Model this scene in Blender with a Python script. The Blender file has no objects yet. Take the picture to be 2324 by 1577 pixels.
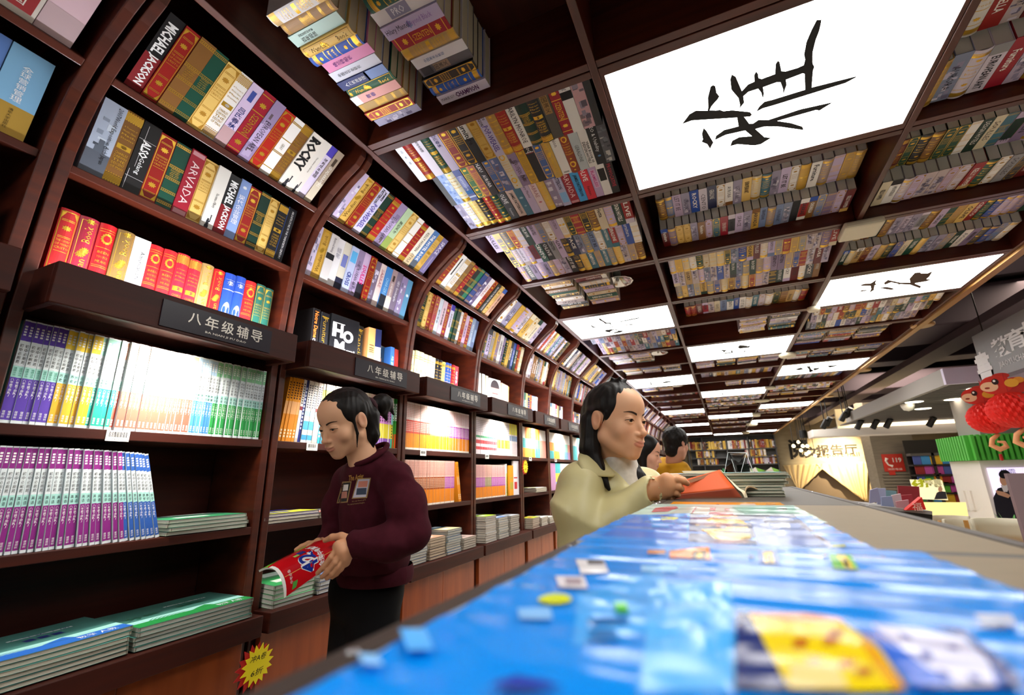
import bpy, bmesh, math, random
from math import sin, cos, pi, sqrt, radians, atan2
from mathutils import Vector, Matrix
SC = bpy.context.scene
COL = SC.collection
ZC = 1.30                      # the camera's height above the floor
# ------------------------------------------------------------------ camera, world, light, exposure
F_PX = 1040.9
YAW, PITCH, ROLL = radians(-23.870), radians(15.409), radians(-1.0737)
_f = Vector((sin(YAW)*cos(PITCH), cos(YAW)*cos(PITCH), sin(PITCH)))
_r = Vector((cos(YAW), -sin(YAW), 0)); _u = _r.cross(_f)
RIGHT = cos(ROLL)*_r + sin(ROLL)*_u
UP = -sin(ROLL)*_r + cos(ROLL)*_u
FWD = _f
cam = bpy.data.cameras.new('camera'); camo = bpy.data.objects.new('camera', cam); COL.objects.link(camo)
cam.sensor_width = 36; cam.lens = F_PX/2324*36; cam.clip_start = 0.01; cam.clip_end = 100
camo.matrix_world = Matrix(((RIGHT.x, UP.x, -FWD.x, 0), (RIGHT.y, UP.y, -FWD.y, 0), (RIGHT.z, UP.z, -FWD.z, ZC), (0, 0, 0, 1)))
cam.dof.use_dof = True; cam.dof.focus_distance = 1.75; cam.dof.aperture_fstop = 3.6
SC.camera = camo
SC.view_settings.view_transform = 'Standard'; SC.view_settings.look = 'None'
SC.view_settings.gamma = 1; SC.view_settings.use_curve_mapping = False
SC.view_settings.exposure = 0.2
SC.cycles.max_bounces = 8; SC.cycles.diffuse_bounces = 4; SC.cycles.glossy_bounces = 3; SC.cycles.transmission_bounces = 6
SC.cycles.sample_clamp_indirect = 6.0; SC.cycles.caustics_reflective = False; SC.cycles.caustics_refractive = False
W = bpy.data.worlds.new('world'); SC.world = W; W.use_nodes = True
W.node_tree.nodes['Background'].inputs[0].default_value = (1.0, 0.93, 0.86, 1); W.node_tree.nodes['Background'].inputs[1].default_value = 0.05
def area(name, loc, size, power, col, target=None, size_y=None, spread=pi):
    l = bpy.data.lights.new(name, 'AREA'); l.energy = power; l.color = col; l.size = size; l.spread = spread
    if size_y: l.shape = 'RECTANGLE'; l.size_y = size_y
    o = bpy.data.objects.new(name, l); COL.objects.link(o); o.location = loc
    d = (Vector(target) if target else Vector(loc)+Vector((0, 0, -1)))-Vector(loc)
    o.rotation_euler = d.to_track_quat('-Z', 'Y').to_euler()
    return o
PANEL = 12.0                    # radiance of the ceiling light boxes
# shop ceiling downlights over the open floor to the right of the book ceiling
for _x, _y, _p in ((4.0, 3.0, 70), (4.5, 7.5, 110), (4.0, 12.5, 130), (3.6, 17.5, 110)):
    area('downlight', (_x, _y, 3.55), 1.6, _p, (1.0, 0.84, 0.66))

# ------------------------------------------------------------------ helpers
def lin(h):
    if isinstance(h, str):
        h = h.lstrip('#'); c = [int(h[i:i+2], 16)/255 for i in (0, 2, 4)]
        return tuple(x/12.92 if x <= .04045 else ((x+.055)/1.055)**2.4 for x in c)
    return h
MATS = {}
def mat(name, color='#808080', rough=.5, metal=0, emit=0, coat=0, spec=.5, attr=False, trans=0, alpha=1, noise=None, bump=0, sheen=0, sss=0, ior=1.45):
    if name in MATS: return MATS[name]
    m = bpy.data.materials.new(name); m.use_nodes = True; nt = m.node_tree; b = nt.nodes['Principled BSDF']
    c = lin(color); b.inputs['Base Color'].default_value = (*c, 1); b.inputs['Roughness'].default_value = rough
    b.inputs['Metallic'].default_value = metal; b.inputs['Coat Weight'].default_value = coat; b.inputs['Coat Roughness'].default_value = .12
    b.inputs['Specular IOR Level'].default_value = spec; b.inputs['IOR'].default_value = ior
    b.inputs['Transmission Weight'].default_value = trans; b.inputs['Alpha'].default_value = alpha
    if sheen: b.inputs['Sheen Weight'].default_value = sheen
    if sss: b.inputs['Subsurface Weight'].default_value = sss; b.inputs['Subsurface Radius'].default_value = (.012, .005, .003); b.inputs['Subsurface Scale'].default_value = 1
    if emit: b.inputs['Emission Color'].default_value = (*c, 1); b.inputs['Emission Strength'].default_value = emit
    src = None
    if attr:
        a = nt.nodes.new('ShaderNodeAttribute'); a.attribute_name = 'Col'; src = a.outputs['Color']
        nt.links.new(src, b.inputs['Base Color'])
    if noise:
        col2, scale, detail, stretch = noise
        tc = nt.nodes.new('ShaderNodeTexCoord'); mp = nt.nodes.new('ShaderNodeMapping'); mp.inputs['Scale'].default_value = stretch
        n = nt.nodes.new('ShaderNodeTexNoise'); n.inputs['Scale'].default_value = scale; n.inputs['Detail'].default_value = detail
        nt.links.new(tc.outputs['Object'], mp.inputs['Vector']); nt.links.new(mp.outputs['Vector'], n.inputs['Vector'])
        r = nt.nodes.new('ShaderNodeValToRGB'); r.color_ramp.elements[0].position = .34; r.color_ramp.elements[1].position = .68
        r.color_ramp.elements[0].color = (*c, 1); r.color_ramp.elements[1].color = (*lin(col2), 1)
        nt.links.new(n.outputs['Fac'], r.inputs['Fac'])
        if not attr: nt.links.new(r.outputs['Color'], b.inputs['Base Color'])
        if bump:
            bp = nt.nodes.new('ShaderNodeBump'); bp.inputs['Strength'].default_value = bump; bp.inputs['Distance'].default_value = .002
            nt.links.new(n.outputs['Fac'], bp.inputs['Height']); nt.links.new(bp.outputs['Normal'], b.inputs['Normal'])
    MATS[name] = m; return m
class MB:
    """collects faces; build() links them as ONE mesh object"""
    def __init__(s): s.v = []; s.f = []; s.c = []; s.m = []; s.col = (1, 1, 1); s.mi = 0
    def add(s, vs, fs, col=None, mi=None):
        o = len(s.v); s.v += [tuple(p) for p in vs]
        c = lin(col) if col is not None else s.col; k = s.mi if mi is None else mi
        for f in fs: s.f.append([i+o for i in f]); s.c.append(c); s.m.append(k)
        return s
    def quad(s, a, b, c, d, **k): return s.add([a, b, c, d], [(0, 1, 2, 3)], **k)
    def poly(s, pts, **k): return s.add(pts, [tuple(range(len(pts)))], **k)
    def box(s, x0, x1, y0, y1, z0, z1, M=None, **k):
        vs = [Vector((x, y, z)) for x in (x0, x1) for y in (y0, y1) for z in (z0, z1)]
        if M: vs = [M @ v for v in vs]
        return s.add(vs, [(0, 1, 3, 2), (4, 6, 7, 5), (0, 4, 5, 1), (2, 3, 7, 6), (0, 2, 6, 4), (1, 5, 7, 3)], **k)
    def prism(s, pts, vec, **k):
        n = len(pts); a = [Vector(p) for p in pts]; b = [p+Vector(vec) for p in a]
        return s.add(a+b, [tuple(range(n))[::-1], tuple(range(n, 2*n))]+[(i, (i+1) % n, n+(i+1) % n, n+i) for i in range(n)], **k)
    def grid(s, fn, nu, nv, closed_u=False, **k):
        vs = [fn(i/nu, j/nv) for j in range(nv+1) for i in range(nu+(0 if closed_u else 1))]
        w = nu if closed_u else nu+1; fs = []
        for j in range(nv):
            for i in range(nu): fs.append((j*w+i, j*w+(i+1) % w, (j+1)*w+(i+1) % w, (j+1)*w+i))
        return s.add(vs, fs, **k)
    def tube(s, path, r, n=10, caps=True, **k):
        P = [Vector(p) for p in path]; R = r if isinstance(r, (list, tuple)) else [r]*len(P); vs = []; fs = []
        prev = None
        for i, p in enumerate(P):
            t = (P[min(i+1, len(P)-1)]-P[max(i-1, 0)]).normalized()
            a = prev if prev is not None else (Vector((0, 0, 1)) if abs(t.z) < .9 else Vector((1, 0, 0)))
            x = (a-t*a.dot(t)).normalized(); prev = x; y = t.cross(x)
            for j in range(n): q = 2*pi*j/n; vs.append(p+(x*cos(q)+y*sin(q))*R[i])
        for i in range(len(P)-1):
            for j in range(n): fs.append((i*n+j, i*n+(j+1) % n, (i+1)*n+(j+1) % n, (i+1)*n+j))
        if caps: fs += [tuple(range(n))[::-1], tuple(range((len(P)-1)*n, len(P)*n))]
        return s.add(vs, fs, **k)
    def lathe(s, prof, c, n=24, axis='z', **k):
        c = Vector(c); vs = []
        for r, z in prof:
            for j in range(n):
                q = 2*pi*j/n; p = (r*cos(q), r*sin(q), z)
                vs.append(c+Vector(p if axis == 'z' else ((p[2], p[0], p[1]) if axis == 'x' else (p[0], p[2], p[1]))))
        return s.add(vs, [(i*n+j, i*n+(j+1) % n, (i+1)*n+(j+1) % n, (i+1)*n+j) for i in range(len(prof)-1) for j in range(n)], **k)
    def build(s, name, mats, parent=None, smooth=False, bevel=0, loc=None, auto=None):
        me = bpy.data.meshes.new(name); me.from_pydata(s.v, [], s.f)
        if not isinstance(mats, (list, tuple)): mats = [mats]
        for m in mats: me.materials.append(m)
        me.polygons.foreach_set('material_index', [min(i, len(mats)-1) for i in s.m])
        if any(c != (1, 1, 1) for c in s.c):
            at_ = me.attributes.new('Col', 'FLOAT_COLOR', 'FACE')
            at_.data.foreach_set('color', [x for c in s.c for x in (*c[:3], 1.0)])
        if smooth: me.polygons.foreach_set('use_smooth', [True]*len(s.f))
        me.update(); o = bpy.data.objects.new(name, me); COL.objects.link(o)
        if parent is not None: o.parent = parent
        if loc is not None: o.location = loc
        if bevel:
            b = o.modifiers.new('bevel', 'BEVEL'); b.width = bevel; b.segments = 2; b.limit_method = 'ANGLE'
        return o
def empty(name, loc=(0, 0, 0)):
    o = bpy.data.objects.new(name, None); COL.objects.link(o); o.location = loc; return o
def tag(o, label=None, cat=None, group=None, kind=None):
    if label: o['label'] = label
    if cat: o['category'] = cat
    if group: o['group'] = group
    if kind: o['kind'] = kind
    return o
def copy_tree(o, parent=None):
    c = o.copy(); COL.objects.link(c)
    if parent is not None: c.parent = parent
    for ch in list(o.children): copy_tree(ch, c)
    return c
def at(px, py, axis, val):
    """the point of the room that pixel (px, py) of the photograph shows, on the plane axis = val"""
    d = RIGHT*((px-1162)/F_PX)-UP*((py-788.5)/F_PX)+FWD
    o = Vector((0, 0, ZC)); i = 'xyz'.index(axis); t = (val-o[i])/d[i]
    return o+d*t
def V(x, y, z): return Vector((x, y, z+ZC))      # z measured from the camera's level
ORD = 'first second third fourth fifth sixth seventh eighth ninth tenth eleventh twelfth thirteenth fourteenth fifteenth sixteenth seventeenth eighteenth nineteenth'.split()
def tess(pts):
    from mathutils.geometry import tessellate_polygon
    return [tuple(t) for t in tessellate_polygon([[Vector(p) for p in pts]])]
def ordn(i):
    if i < 19: return ORD[i]
    t, u = divmod(i+1, 10); T = {2: 'twent', 3: 'thirt', 4: 'fort', 5: 'fift', 6: 'sixt', 7: 'sevent'}[t]
    return T+'ieth' if u == 0 else T+'y-'+ORD[u-1]
_TC = {}
def text_geo(s, bold=0., res=2):
    k = (s, bold, res)
    if k not in _TC:
        cu = bpy.data.curves.new('lettering', 'FONT'); cu.body = s; cu.size = 1; cu.resolution_u = res; cu.offset = bold; cu.align_x = 'LEFT'
        ob = bpy.data.objects.new('lettering', cu); me = ob.to_mesh()
        vs = [(v.co.x, v.co.y) for v in me.vertices]; fs = [tuple(p.vertices) for p in me.polygons]
        ob.to_mesh_clear(); bpy.data.objects.remove(ob); bpy.data.curves.remove(cu)
        if vs:
            x0 = min(v[0] for v in vs); x1 = max(v[0] for v in vs); y0 = min(v[1] for v in vs); y1 = max(v[1] for v in vs)
        else: x0 = x1 = y0 = y1 = 0
        w = max(x1-x0, 1e-6); h = max(y1-y0, 1e-6)
        _TC[k] = ([((x-x0)/w-.5, (y-y0)/h-.5) for x, y in vs], fs, w, h)
    return _TC[k]
def text_on(mb, s, fn, w, h, col=None, mi=None, bold=0., res=2, fit=True, maxs=2.2):
    """lettering centred on fn(0,0), fitted into w x h; fn maps (x,y) to 3D"""
    vs, fs, tw, th = text_geo(s, bold, res)
    sx = w/tw; sy = h/th
    if fit: sx = min(sx, sy*maxs); sy = min(sy, sx*maxs)
    else: sx = sy = min(sx, sy)
    mb.add([fn(x*tw*sx, y*th*sy) for x, y in vs], [f for f in fs], col=col, mi=mi)
# materials of the setting
WOOD = mat('mahogany', '#3a150d', .38, coat=.1, noise=('#52200f', 3.0, 5, (3, .6, 9)), spec=.5)
WOODX = mat('mahogany_cross', '#3a150d', .38, coat=.1, noise=('#52200f', 3.0, 5, (.6, 6, 9)), spec=.5)
WOODL = mat('dark_shelf_board', '#34150f', .5, spec=.25, noise=('#42190f', 4.0, 4, (5, .5, 9)))
CHERRY = mat('cherry_door', '#8a3d17', .42, coat=.15, noise=('#a14d20', 3.0, 5, (6, 6, .7)))
BLACKV = mat('black_gap', '#0a0605', .7)
CREAM = mat('silver_lettering', '#c9c2b8', .35, metal=.3)
PLATE = mat('sign_plate', '#1c1420', .35, spec=.3)
PAPER = mat('paper', '#cfc4b0', .85, noise=('#b9ad98', 60, 2, (1, 1, 12)))
GREYP = mat('grey_page_edges', '#b9b4ac', .85)
CLOTH = mat('book_cloth', '#ffffff', .42, attr=True, spec=.4)
GLOSS = mat('glossy_cover', '#ffffff', .22, attr=True, spec=.5, coat=.3)
MATTE = mat('printed_matter', '#ffffff', .6, attr=True, spec=.3)
GOLD = mat('gold_foil', '#d9ac3c', .32, metal=.75)
SILVER = mat('silver_foil', '#c4c8d2', .3, metal=.8)
LETTER = [MATTE, GOLD, SILVER]
PANELM = mat('light_panel', '#fffdf8', .5, emit=PANEL)
INK = mat('black_ink', '#16161c', .6)
BRASS = mat('brass_edge', '#a9793a', .35, metal=.6)
# ------------------------------------------------------------------ the setting: room shell
RIBS = [-2.1, -1.24, -.37, .50, 1.348, 2.215, 3.08, 3.99, 4.74, 5.60, 6.50, 7.32, 8.20, 9.13, 9.97, 10.85, 11.70, 12.55, 13.38, 14.30, 15.42, 16.22, 17.1, 18.0, 18.85, 19.63, 20.45, 21.25, 22.3]
R0 = 3                                           # RIBS[R0] is the rib nearest the camera that the photo shows
BX = [-1.275, -.253, .902, 1.975]                # beams along the room
ZB = 1.40                                        # beam undersides, from the camera's level
YE = 22.3
mb = MB(); mb.box(-2.1, 9.0, -3.0, 23.2, -.05, 0); tag(mb.build('floor', mat('floor_tile', '#ded6c8', .35, noise=('#d4ccbe', 2, 3, (1, 1, 1)))), kind='structure')
mb = MB(); mb.box(-2.1, -2.0, -3, 23.2, 0, 3.1); tag(mb.build('wall_left', WOODL), kind='structure')
mb = MB(); mb.box(-2.0, 2.0, -2.1, 22.4, 1.72+ZC, 1.76+ZC); tag(mb.build('ceiling', WOODL), kind='structure')
CEIL = bpy.data.objects['ceiling']
def cbox(name, x0, x1, y0, y1, z0, z1, m=WOOD, bev=.003): 
    b = MB(); b.box(x0, x1, y0, y1, z0+ZC, z1+ZC); return b.build(name, m, CEIL, bevel=bev)
for i, x in enumerate(BX):
    w = .028 if i in (1, 2) else .03
    cbox('beam', x-w*.5, x+w*.5, -2.0, YE, ZB+(.0 if i else .0), 1.73, WOOD)
for k, y in enumerate(RIBS):
    if k == len(RIBS)-1: continue
    for a in range(3):
        for s in (-1, 1):                         # two boards with a dark joint between them
            cbox('crossbeam', BX[a]+.014, BX[a+1]-.014, y+s*.019-.016, y+s*.019+.016, ZB+.004, 1.72, WOODX, .002)
        if k < 12: cbox('joint', BX[a]+.014, BX[a+1]-.014, y-.003, y+.003, ZB+.03, 1.7, BLACKV, 0)
b = MB(); b.box(1.985, 2.045, -2, YE, ZB+ZC-.02, ZB+ZC+.03); b.box(2.03, 2.045, -2, YE, ZB+ZC+.03, ZB+ZC+.28)
tag(b.build('trim_1', BRASS), kind='structure')
# ------------------------------------------------------------------ wall of bookcases
FP = [(-1.69, -1.30), (-1.69, .45), (-1.676, .60), (-1.660, .78), (-1.636, .94), (-1.610, 1.02), (-1.575, 1.095), (-1.525, 1.163), (-1.46, 1.228), (-1.385, 1.290), (-1.32, 1.335), (-1.293, 1.37), (-1.288, 1.40)]
XB = -1.97
def side_panel(y, par):
    pts = [V(x, y, z) for x, z in FP]+[V(-1.288, y, 1.70), V(XB, y, 1.70), V(XB, y, -1.30)]
    b = MB(); b.prism(pts, (0, .03, 0)); return b.build('side_panel', WOOD, par, bevel=.003)
def frame_t(x0, z0, x1, z1):
    t = Vector((x1-x0, 0, z1-z0)).normalized(); return t, Vector((-t.z, 0, t.x))   # along the spine, into the case
SHELF = {'top': (Vector((-1.522, 0, 1.165)), *frame_t(-1.575, 1.095, -1.40, 1.275)),
         'mid': (Vector((-1.648, 0, .905)), *frame_t(-1.66, .78, -1.575, 1.095)),
         'low': (Vector((-1.672, 0, .515)), *frame_t(-1.676, .6, -1.665, .78))}
WHERE = ['nearest', 'second', 'third', 'fourth', 'fifth', 'sixth', 'seventh', 'eighth']
def slab(par, name, o, t, n, y0, y1, depth, th, m=WOODL):
    b = MB(); q = [Vector((o.x, y0, o.z+ZC)), Vector((o.x, y0, o.z+ZC))+n*depth]
    p = [q[0], q[1], q[1]-t*th, q[0]-t*th]; b.prism(p, (0, y1-y0, 0)); return b.build(name, m, par, bevel=.0025)
CASES = []
SIGN = '八年级辅导'
for u in range(-1, len(RIBS)-R0-1):
    k = R0+u; ya, yb = RIBS[k], RIBS[k+1]; far = u > 6
    bc = empty('bookcase', (-1.8, (ya+yb)/2, 0)); CASES.append(bc)
    who = ('cut off at the picture edge before the near sign' if u == -1 else (ordn(u)+' from the near end'))
    tag(bc, 'mahogany bookcase bay with arched top, '+('cut off beside the first lit bay' if u < 0 else ordn(u)+' signed bay along the wall'), 'bookcase', 'bookcase bays along the wall')
    inv = Matrix.Translation(-bc.location)
    i0 = len(bpy.data.objects)
    ch = []
    ya_, yb_ = ya+.006, yb-.006
    ch += [side_panel(ya_, None), side_panel(yb_-.03, None)]
    y0, y1 = ya_+.03, yb_-.03
    b = MB(); b.box(XB-.01, XB, y0, y1, 0, 3.0); ch.append(b.build('back_panel', WOODL))
    for nm, (o, t, n) in SHELF.items(): ch.append(slab(None, 'shelf', o, t, n, y0, y1, .27 if nm != 'low' else .29, .024, WOOD if nm != 'low' else WOODL))
    for z, th, xf in ((.152, .030, -1.692), (-.178, .028, -1.692)):
        b = MB(); b.box(XB, xf, y0, y1, z-th+ZC, z+ZC); ch.append(b.build('shelf', WOODL, bevel=.002))
    b = MB(); b.box(XB, -1.60, ya_+.008, yb_-.008, -.55+ZC, -.48+ZC); ch.append(b.build('ledge', WOODL, bevel=.003))
    ym = (y0+y1)/2
    for a, c in ((y0, ym-.001), (ym+.001, y1)):
        b = MB(); b.box(-1.69, -1.665, a, c, .06, -.552+ZC); ch.append(b.build('cabinet_door', CHERRY, bevel=.002))
    b = MB(); b.box(-1.70, -1.68, y0, y1, 0, .06); ch.append(b.build('plinth', WOODL))
    # fascia box with the sign plate; a lit strip is let into its underside
    f0, f1 = ya_+.024, yb_-.036
    b = MB(); b.box(-1.572, -1.55, f0, f1, .455+ZC, .572+ZC)
    b.box(-1.70, -1.572, f0, f0+.02, .455+ZC, .572+ZC); b.box(-1.70, -1.572, f1-.02, f1, .455+ZC, .572+ZC)
    b.box(-1.70, -1.572, f0+.02, f1-.02, .475+ZC, .488+ZC)
    fa = b.build('fascia', WOODL, bevel=.003); ch.append(fa)
    s0 = f0+.335*(f1-f0); s1 = f0+.84*(f1-f0)
    b = MB(); b.box(-1.55, -1.546, s0, s1, .466+ZC, .553+ZC); pl = b.build('sign_plate', PLATE); pl.parent = fa
    if u <= 9:
        b = MB(); yc = (s0+s1)/2+.02; wd = (s1-s0)*.66
        text_on(b, '\u2009\u2009'.join(SIGN) if False else SIGN[0], lambda x, y: V(-1.5452, yc-wd/2+wd*.06+x, .517+y), .042, .036, res=3, bold=.012)
        for i in range(1, 5): text_on(b, SIGN[i], lambda x, y, i=i: V(-1.5452, yc-wd/2+wd*(.06+.22*i)+x, .517+y), .046, .044, res=3, bold=.012)
        text_on(b, 'BA NIAN JI FU DAO', lambda x, y: V(-1.5452, yc+x, .481+y), .15, .0095, res=1, bold=.01)
        lt = b.build('lettering', CREAM); lt.parent = fa
    if u >= -1:
        b = MB(); b.box(-1.60, -1.585, ym-.16, ym+.16, .468+ZC, .474+ZC); st = b.build('lamp_strip', mat('warm_strip', '#ffe2b0', .5, emit=6)); st.parent = fa
    if -1 <= u <= 9:
        z = .152-.0015; yt = y0+.15 if u else y0+.245
        b = MB(); b.box(-1.692, -1.690, yt, yt+.062, z-.032+ZC, z+ZC, col='#e8e6e2')
        rb = random.Random(u+50); yy = yt+.007
        while yy < yt+.053:
            w = rb.choice((.0008, .0014, .002)); b.box(-1.690, -1.6897, yy, yy+w, z-.020+ZC, z-.004+ZC, col='#141414'); yy += w+rb.choice((.0008, .0012, .0018))
        text_on(b, '232201', lambda x, y: V(-1.6896, yt+.031+x, z-.026+y), .03, .006, col='#222222', res=1)
        ch.append(b.build('price_tag', MATTE))
    for o in ch:
        o.parent = bc; o.matrix_parent_inverse = inv
    if u >= 0 and u <= 14:
        lp = area('shelf_lamp', (-1.60, ym-.03, .47+ZC), .03, 7.5, (1, .93, .82), (-1.80, ym-.03, .22+ZC), .22, spread=radians(125))
        lp.parent = bc; lp.matrix_parent_inverse = inv
        up = area('cove_lamp', (-1.598, ym, .53+ZC), f1-f0-.06, 8.0, (.93, .95, 1), (-1.60, ym, 1.2+ZC), .014)
        up.parent = bc; up.matrix_parent_inverse = inv
        b = MB(); b.tube([(-1.598, f0+.03, .512+ZC), (-1.598, f1-.03, .512+ZC)], .008, 8); o = b.build('lamp_tube', mat('white_tube', '#e8e8e8', .4), fa); o.matrix_parent_inverse = Matrix.Identity(4)
# ------------------------------------------------------------------ light boxes in the book ceiling
LIGHTS = [(1, 4), (0, 7), (2, 7), (1, 9), (0, 11), (2, 11), (1, 13), (0, 16), (2, 16), (1, 18), (0, 20), (2, 20), (0, 25), (2, 25), (1, 26), (0, 1), (2, 2)]
LBOX = {}
for c, k in LIGHTS:
    x0, x1 = BX[c]+.03, BX[c+1]-.03; y0, y1 = RIBS[k]+.042, RIBS[k+1]-.042
    lb = empty('ceiling_light', ((x0+x1)/2, (y0+y1)/2, ZB+ZC))
    inv = Matrix.Translation(-lb.location)
    b = MB(); b.box(x0, x1, y0, y1, ZB+.006+ZC, ZB+.012+ZC); o = b.build('diffuser', PANELM, lb); o.matrix_parent_inverse = inv
    b = MB()
    for q in ((x0-.014, x0, y0-.01, y1+.01), (x1, x1+.014, y0-.01, y1+.01), (x0, x1, y0-.01, y0), (x0, x1, y1, y1+.01)): b.box(*q, ZB+.004+ZC, ZB+.05+ZC)
    o = b.build('frame', WOODX, lb); o.matrix_parent_inverse = inv
    LBOX[(c, k)] = lb
    nth = ordn(sum(1 for a in LIGHTS if a[0] == c and a[1] < k and a[1] > 2))
    tag(lb, 'white backlit panel with brush writing, '+nth+' along the '+('bookcase side row', 'middle row', 'brass edge row')[c]+' of the book ceiling' if k > 2 else 'white backlit ceiling panel overhead behind the camera, '+('bookcase side', 'middle', 'brass edge')[c], 'ceiling light', 'backlit panels in the book ceiling')
# ------------------------------------------------------------------ books
class Ops:
    """printed and stamped decoration of one spine; s runs 0..1 across it, z in metres up it"""
    def __init__(s, t, h, bulge): s.t, s.h, s.b = t, h, bulge; s.mb = MB(); s.nu = 6 if bulge else 1
    def P(s, u, z, off=.0004):
        k = 1-(2*u-1)**2
        return ((u-.5)*s.t, -s.b*k-off, z)
    def rect(s, u0, u1, v0, v1, col=None, mi=0, off=.0004):
        z0, z1 = v0*s.h, v1*s.h
        s.mb.grid(lambda a, b: s.P(u0+(u1-u0)*a, z0+(z1-z0)*b, off), s.nu, 1, col=col, mi=mi)
    def text(s, tx, uc, vc, wid, hei, mode='d', col=None, mi=0, bold=0., res=1, maxs=2.2, off=.0008):
        """wid: length along the reading direction (fraction of h, or of t for 'h'); hei: letter height (fraction of t; for 'h' of h)"""
        t, h = s.t, s.h
        if mode == 'd': text_on(s.mb, tx, lambda x, y: s.P(uc+y/t, vc*h-x, off), wid*h, hei*t, col, mi, bold, res, True, maxs)
        elif mode == 'u': text_on(s.mb, tx, lambda x, y: s.P(uc-y/t, vc*h+x, off), wid*h, hei*t, col, mi, bold, res, True, maxs)
        elif mode == 'h': text_on(s.mb, tx, lambda x, y: s.P(uc+x/t, vc*h+y, off), wid*t, hei*h, col, mi, bold, res, True, maxs)
        else:
            n = len(tx); st = wid*h/n
            for i, c in enumerate(tx):
                if c.strip(): text_on(s.mb, c, lambda x, y, i=i: s.P(uc+x/t, vc*h+wid*h/2-st*(i+.5)+y, off), hei*t, st*.86, col, mi, bold, res, True, 1.3)
    def lines(s, ls, v0, v1, hei=.8, wid=.7, uc=.5, **k):
        st = (v1-v0)/len(ls)
        for i, l in enumerate(ls): s.text(l, uc, v1-st*(i+.5), wid, st*hei, 'h', **k)
    def flower(s, uc, vc, r, n=5, col=None, mi=1, ph=0.):
        pts = []; n += 3
        for i in range(4*n):
            q = 2*pi*i/(4*n)+ph; rr = r*(.70+.18*cos(n*q)+.12*cos(2*q)); pts.append(s.P(min(.97, max(.03, uc+rr*cos(q))), vc*s.h+rr*s.t*sin(q)))
        c = s.P(uc, vc*s.h)
        s.mb.add([c]+pts, [(0, i+1, (i+1) % len(pts)+1) for i in range(len(pts))], col=col, mi=mi)
    def ring(s, uc, vc, r0, r1, n=28, col=None, mi=1, rays=0):
        a = []; b = []
        for i in range(n):
            q = 2*pi*i/n; R = r1*(1+(.16 if rays and i % 2 else 0))
            a.append(s.P(uc+r0*cos(q), vc*s.h+r0*s.t*1.25*sin(q))); b.append(s.P(uc+R*cos(q), vc*s.h+R*s.t*1.25*sin(q)))
        s.mb.add(a+b, [(i, (i+1) % n, n+(i+1) % n, n+i) for i in range(n)], col=col, mi=mi)
    def zig(s, v0, v1, up, mi=1):
        n = 7
        for i in range(n):
            u0, u1 = i/n, (i+1)/n; a = v0 if up else v1; b = v1 if up else v0
            s.mb.add([s.P(u0, a*s.h), s.P(u1, a*s.h), s.P((u0+u1)/2, b*s.h)], [(0, 1, 2)], mi=mi)
    def outline(s, u0, u1, v0, v1, w, mi=1, col=None):
        wv = w*s.t/s.h
        s.rect(u0, u1, v0, v0+wv, mi=mi, col=col); s.rect(u0, u1, v1-wv, v1, mi=mi, col=col)
        s.rect(u0, u0+w, v0, v1, mi=mi, col=col); s.rect(u1-w, u1, v0, v1, mi=mi, col=col)
def bars(o, vs, u0=.0, u1=1., w=.008, mi=1, col=None):
    for v in vs: o.rect(u0, u1, v-w/2, v+w/2, mi=mi, col=col)
def st_frame(o, a, rb, simple):
    gk = dict(mi=0, col='#a87a24') if sum(lin(a['c'])) > 1.0 else dict(mi=1)
    o.outline(.05, .95, .03, .97, .05, **gk)
    for v in (.12, .135, .32, .335, .50, .66, .675, .86, .875): o.rect(.16, .84, v-.0025, v+.0025, **gk)
    for u, v, sg in ((.08, .06, 1), (.92, .06, -1), (.08, .94, 1), (.92, .94, -1)):
        e = .22; zz = .06*(1 if v < .5 else -1)
        o.mb.add([o.P(u, v*o.h-zz*.3*o.h), o.P(u+sg*e, v*o.h-zz*.3*o.h), o.P(u, (v+zz)*o.h)], [(0, 1, 2)], **gk)
    o.flower(.5, .235, .26, 6, ph=.4, **gk); o.flower(.5, .775, .26, 6, ph=.4, **gk)
    if not simple: o.lines(['THE COUNT', 'OF MONT', 'CRISTO'], .52, .645, .62, .72, **gk)
def st_bands(o, a, rb, simple):
    for v in (.95, .62, .44, .25, .07):
        o.rect(0, 1, v+.014, v+.02, mi=1); o.rect(0, 1, v-.02, v-.014, mi=1)
        for i in range(8): o.flower(.06+.125*i, v, .05, 4, ph=.4)
    if not simple: o.lines(['WICKED', 'MAID', 'AND', 'MARY ANN', 'GRAY'], .47, .60, .62, .6, mi=1)
def st_darwin(o, a, rb, simple):
    for i in range(5): o.rect(0, 1, .88+i*.018, .892+i*.018, mi=1)
    o.rect(0, 1, .868, .874, mi=1); o.zig(.968, .985, True); o.zig(.855, .868, False)
    for i in range(5): o.rect(0, 1, .03+i*.018, .042+i*.018, mi=1)
    o.zig(.125, .14, True); o.zig(.012, .028, False)
    o.rect(.1, .9, .475, .54, mi=1); o.flower(.5, .508, .2, 6, mi=0, col=a['c'])
    if not simple:
        o.lines(['A Treasury of', "World's Classic", 'Mach', 'Stories'], .6, .80, .5, .76, mi=1)
        o.lines(['CHARLES', 'DARWIN', 'THE', 'DESCENT', 'OF MAN'], .2, .44, .72, .72, mi=1)
def st_script(o, a, rb, simple):
    mi = 0 if a.get('tc') else 1
    o.outline(.10, .90, .04, .96, .025, mi=mi, col=a.get('tc'))
    dn = a.get('dn'); o.text('Wandian', .5, .69 if dn else .31, .36, .42, 'd' if dn else 'u', mi=mi, col=a.get('tc'), maxs=1.6); o.text('Book', .5, .21 if dn else .79, .2, .42, 'd' if dn else 'u', mi=mi, col=a.get('tc'))
    for d in (-.03, .0, .03): o.flower(.5+d*3, .57+d, .26, 7, mi=1, ph=d*20)
    o.flower(.5, .95, .25, 5)
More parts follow.
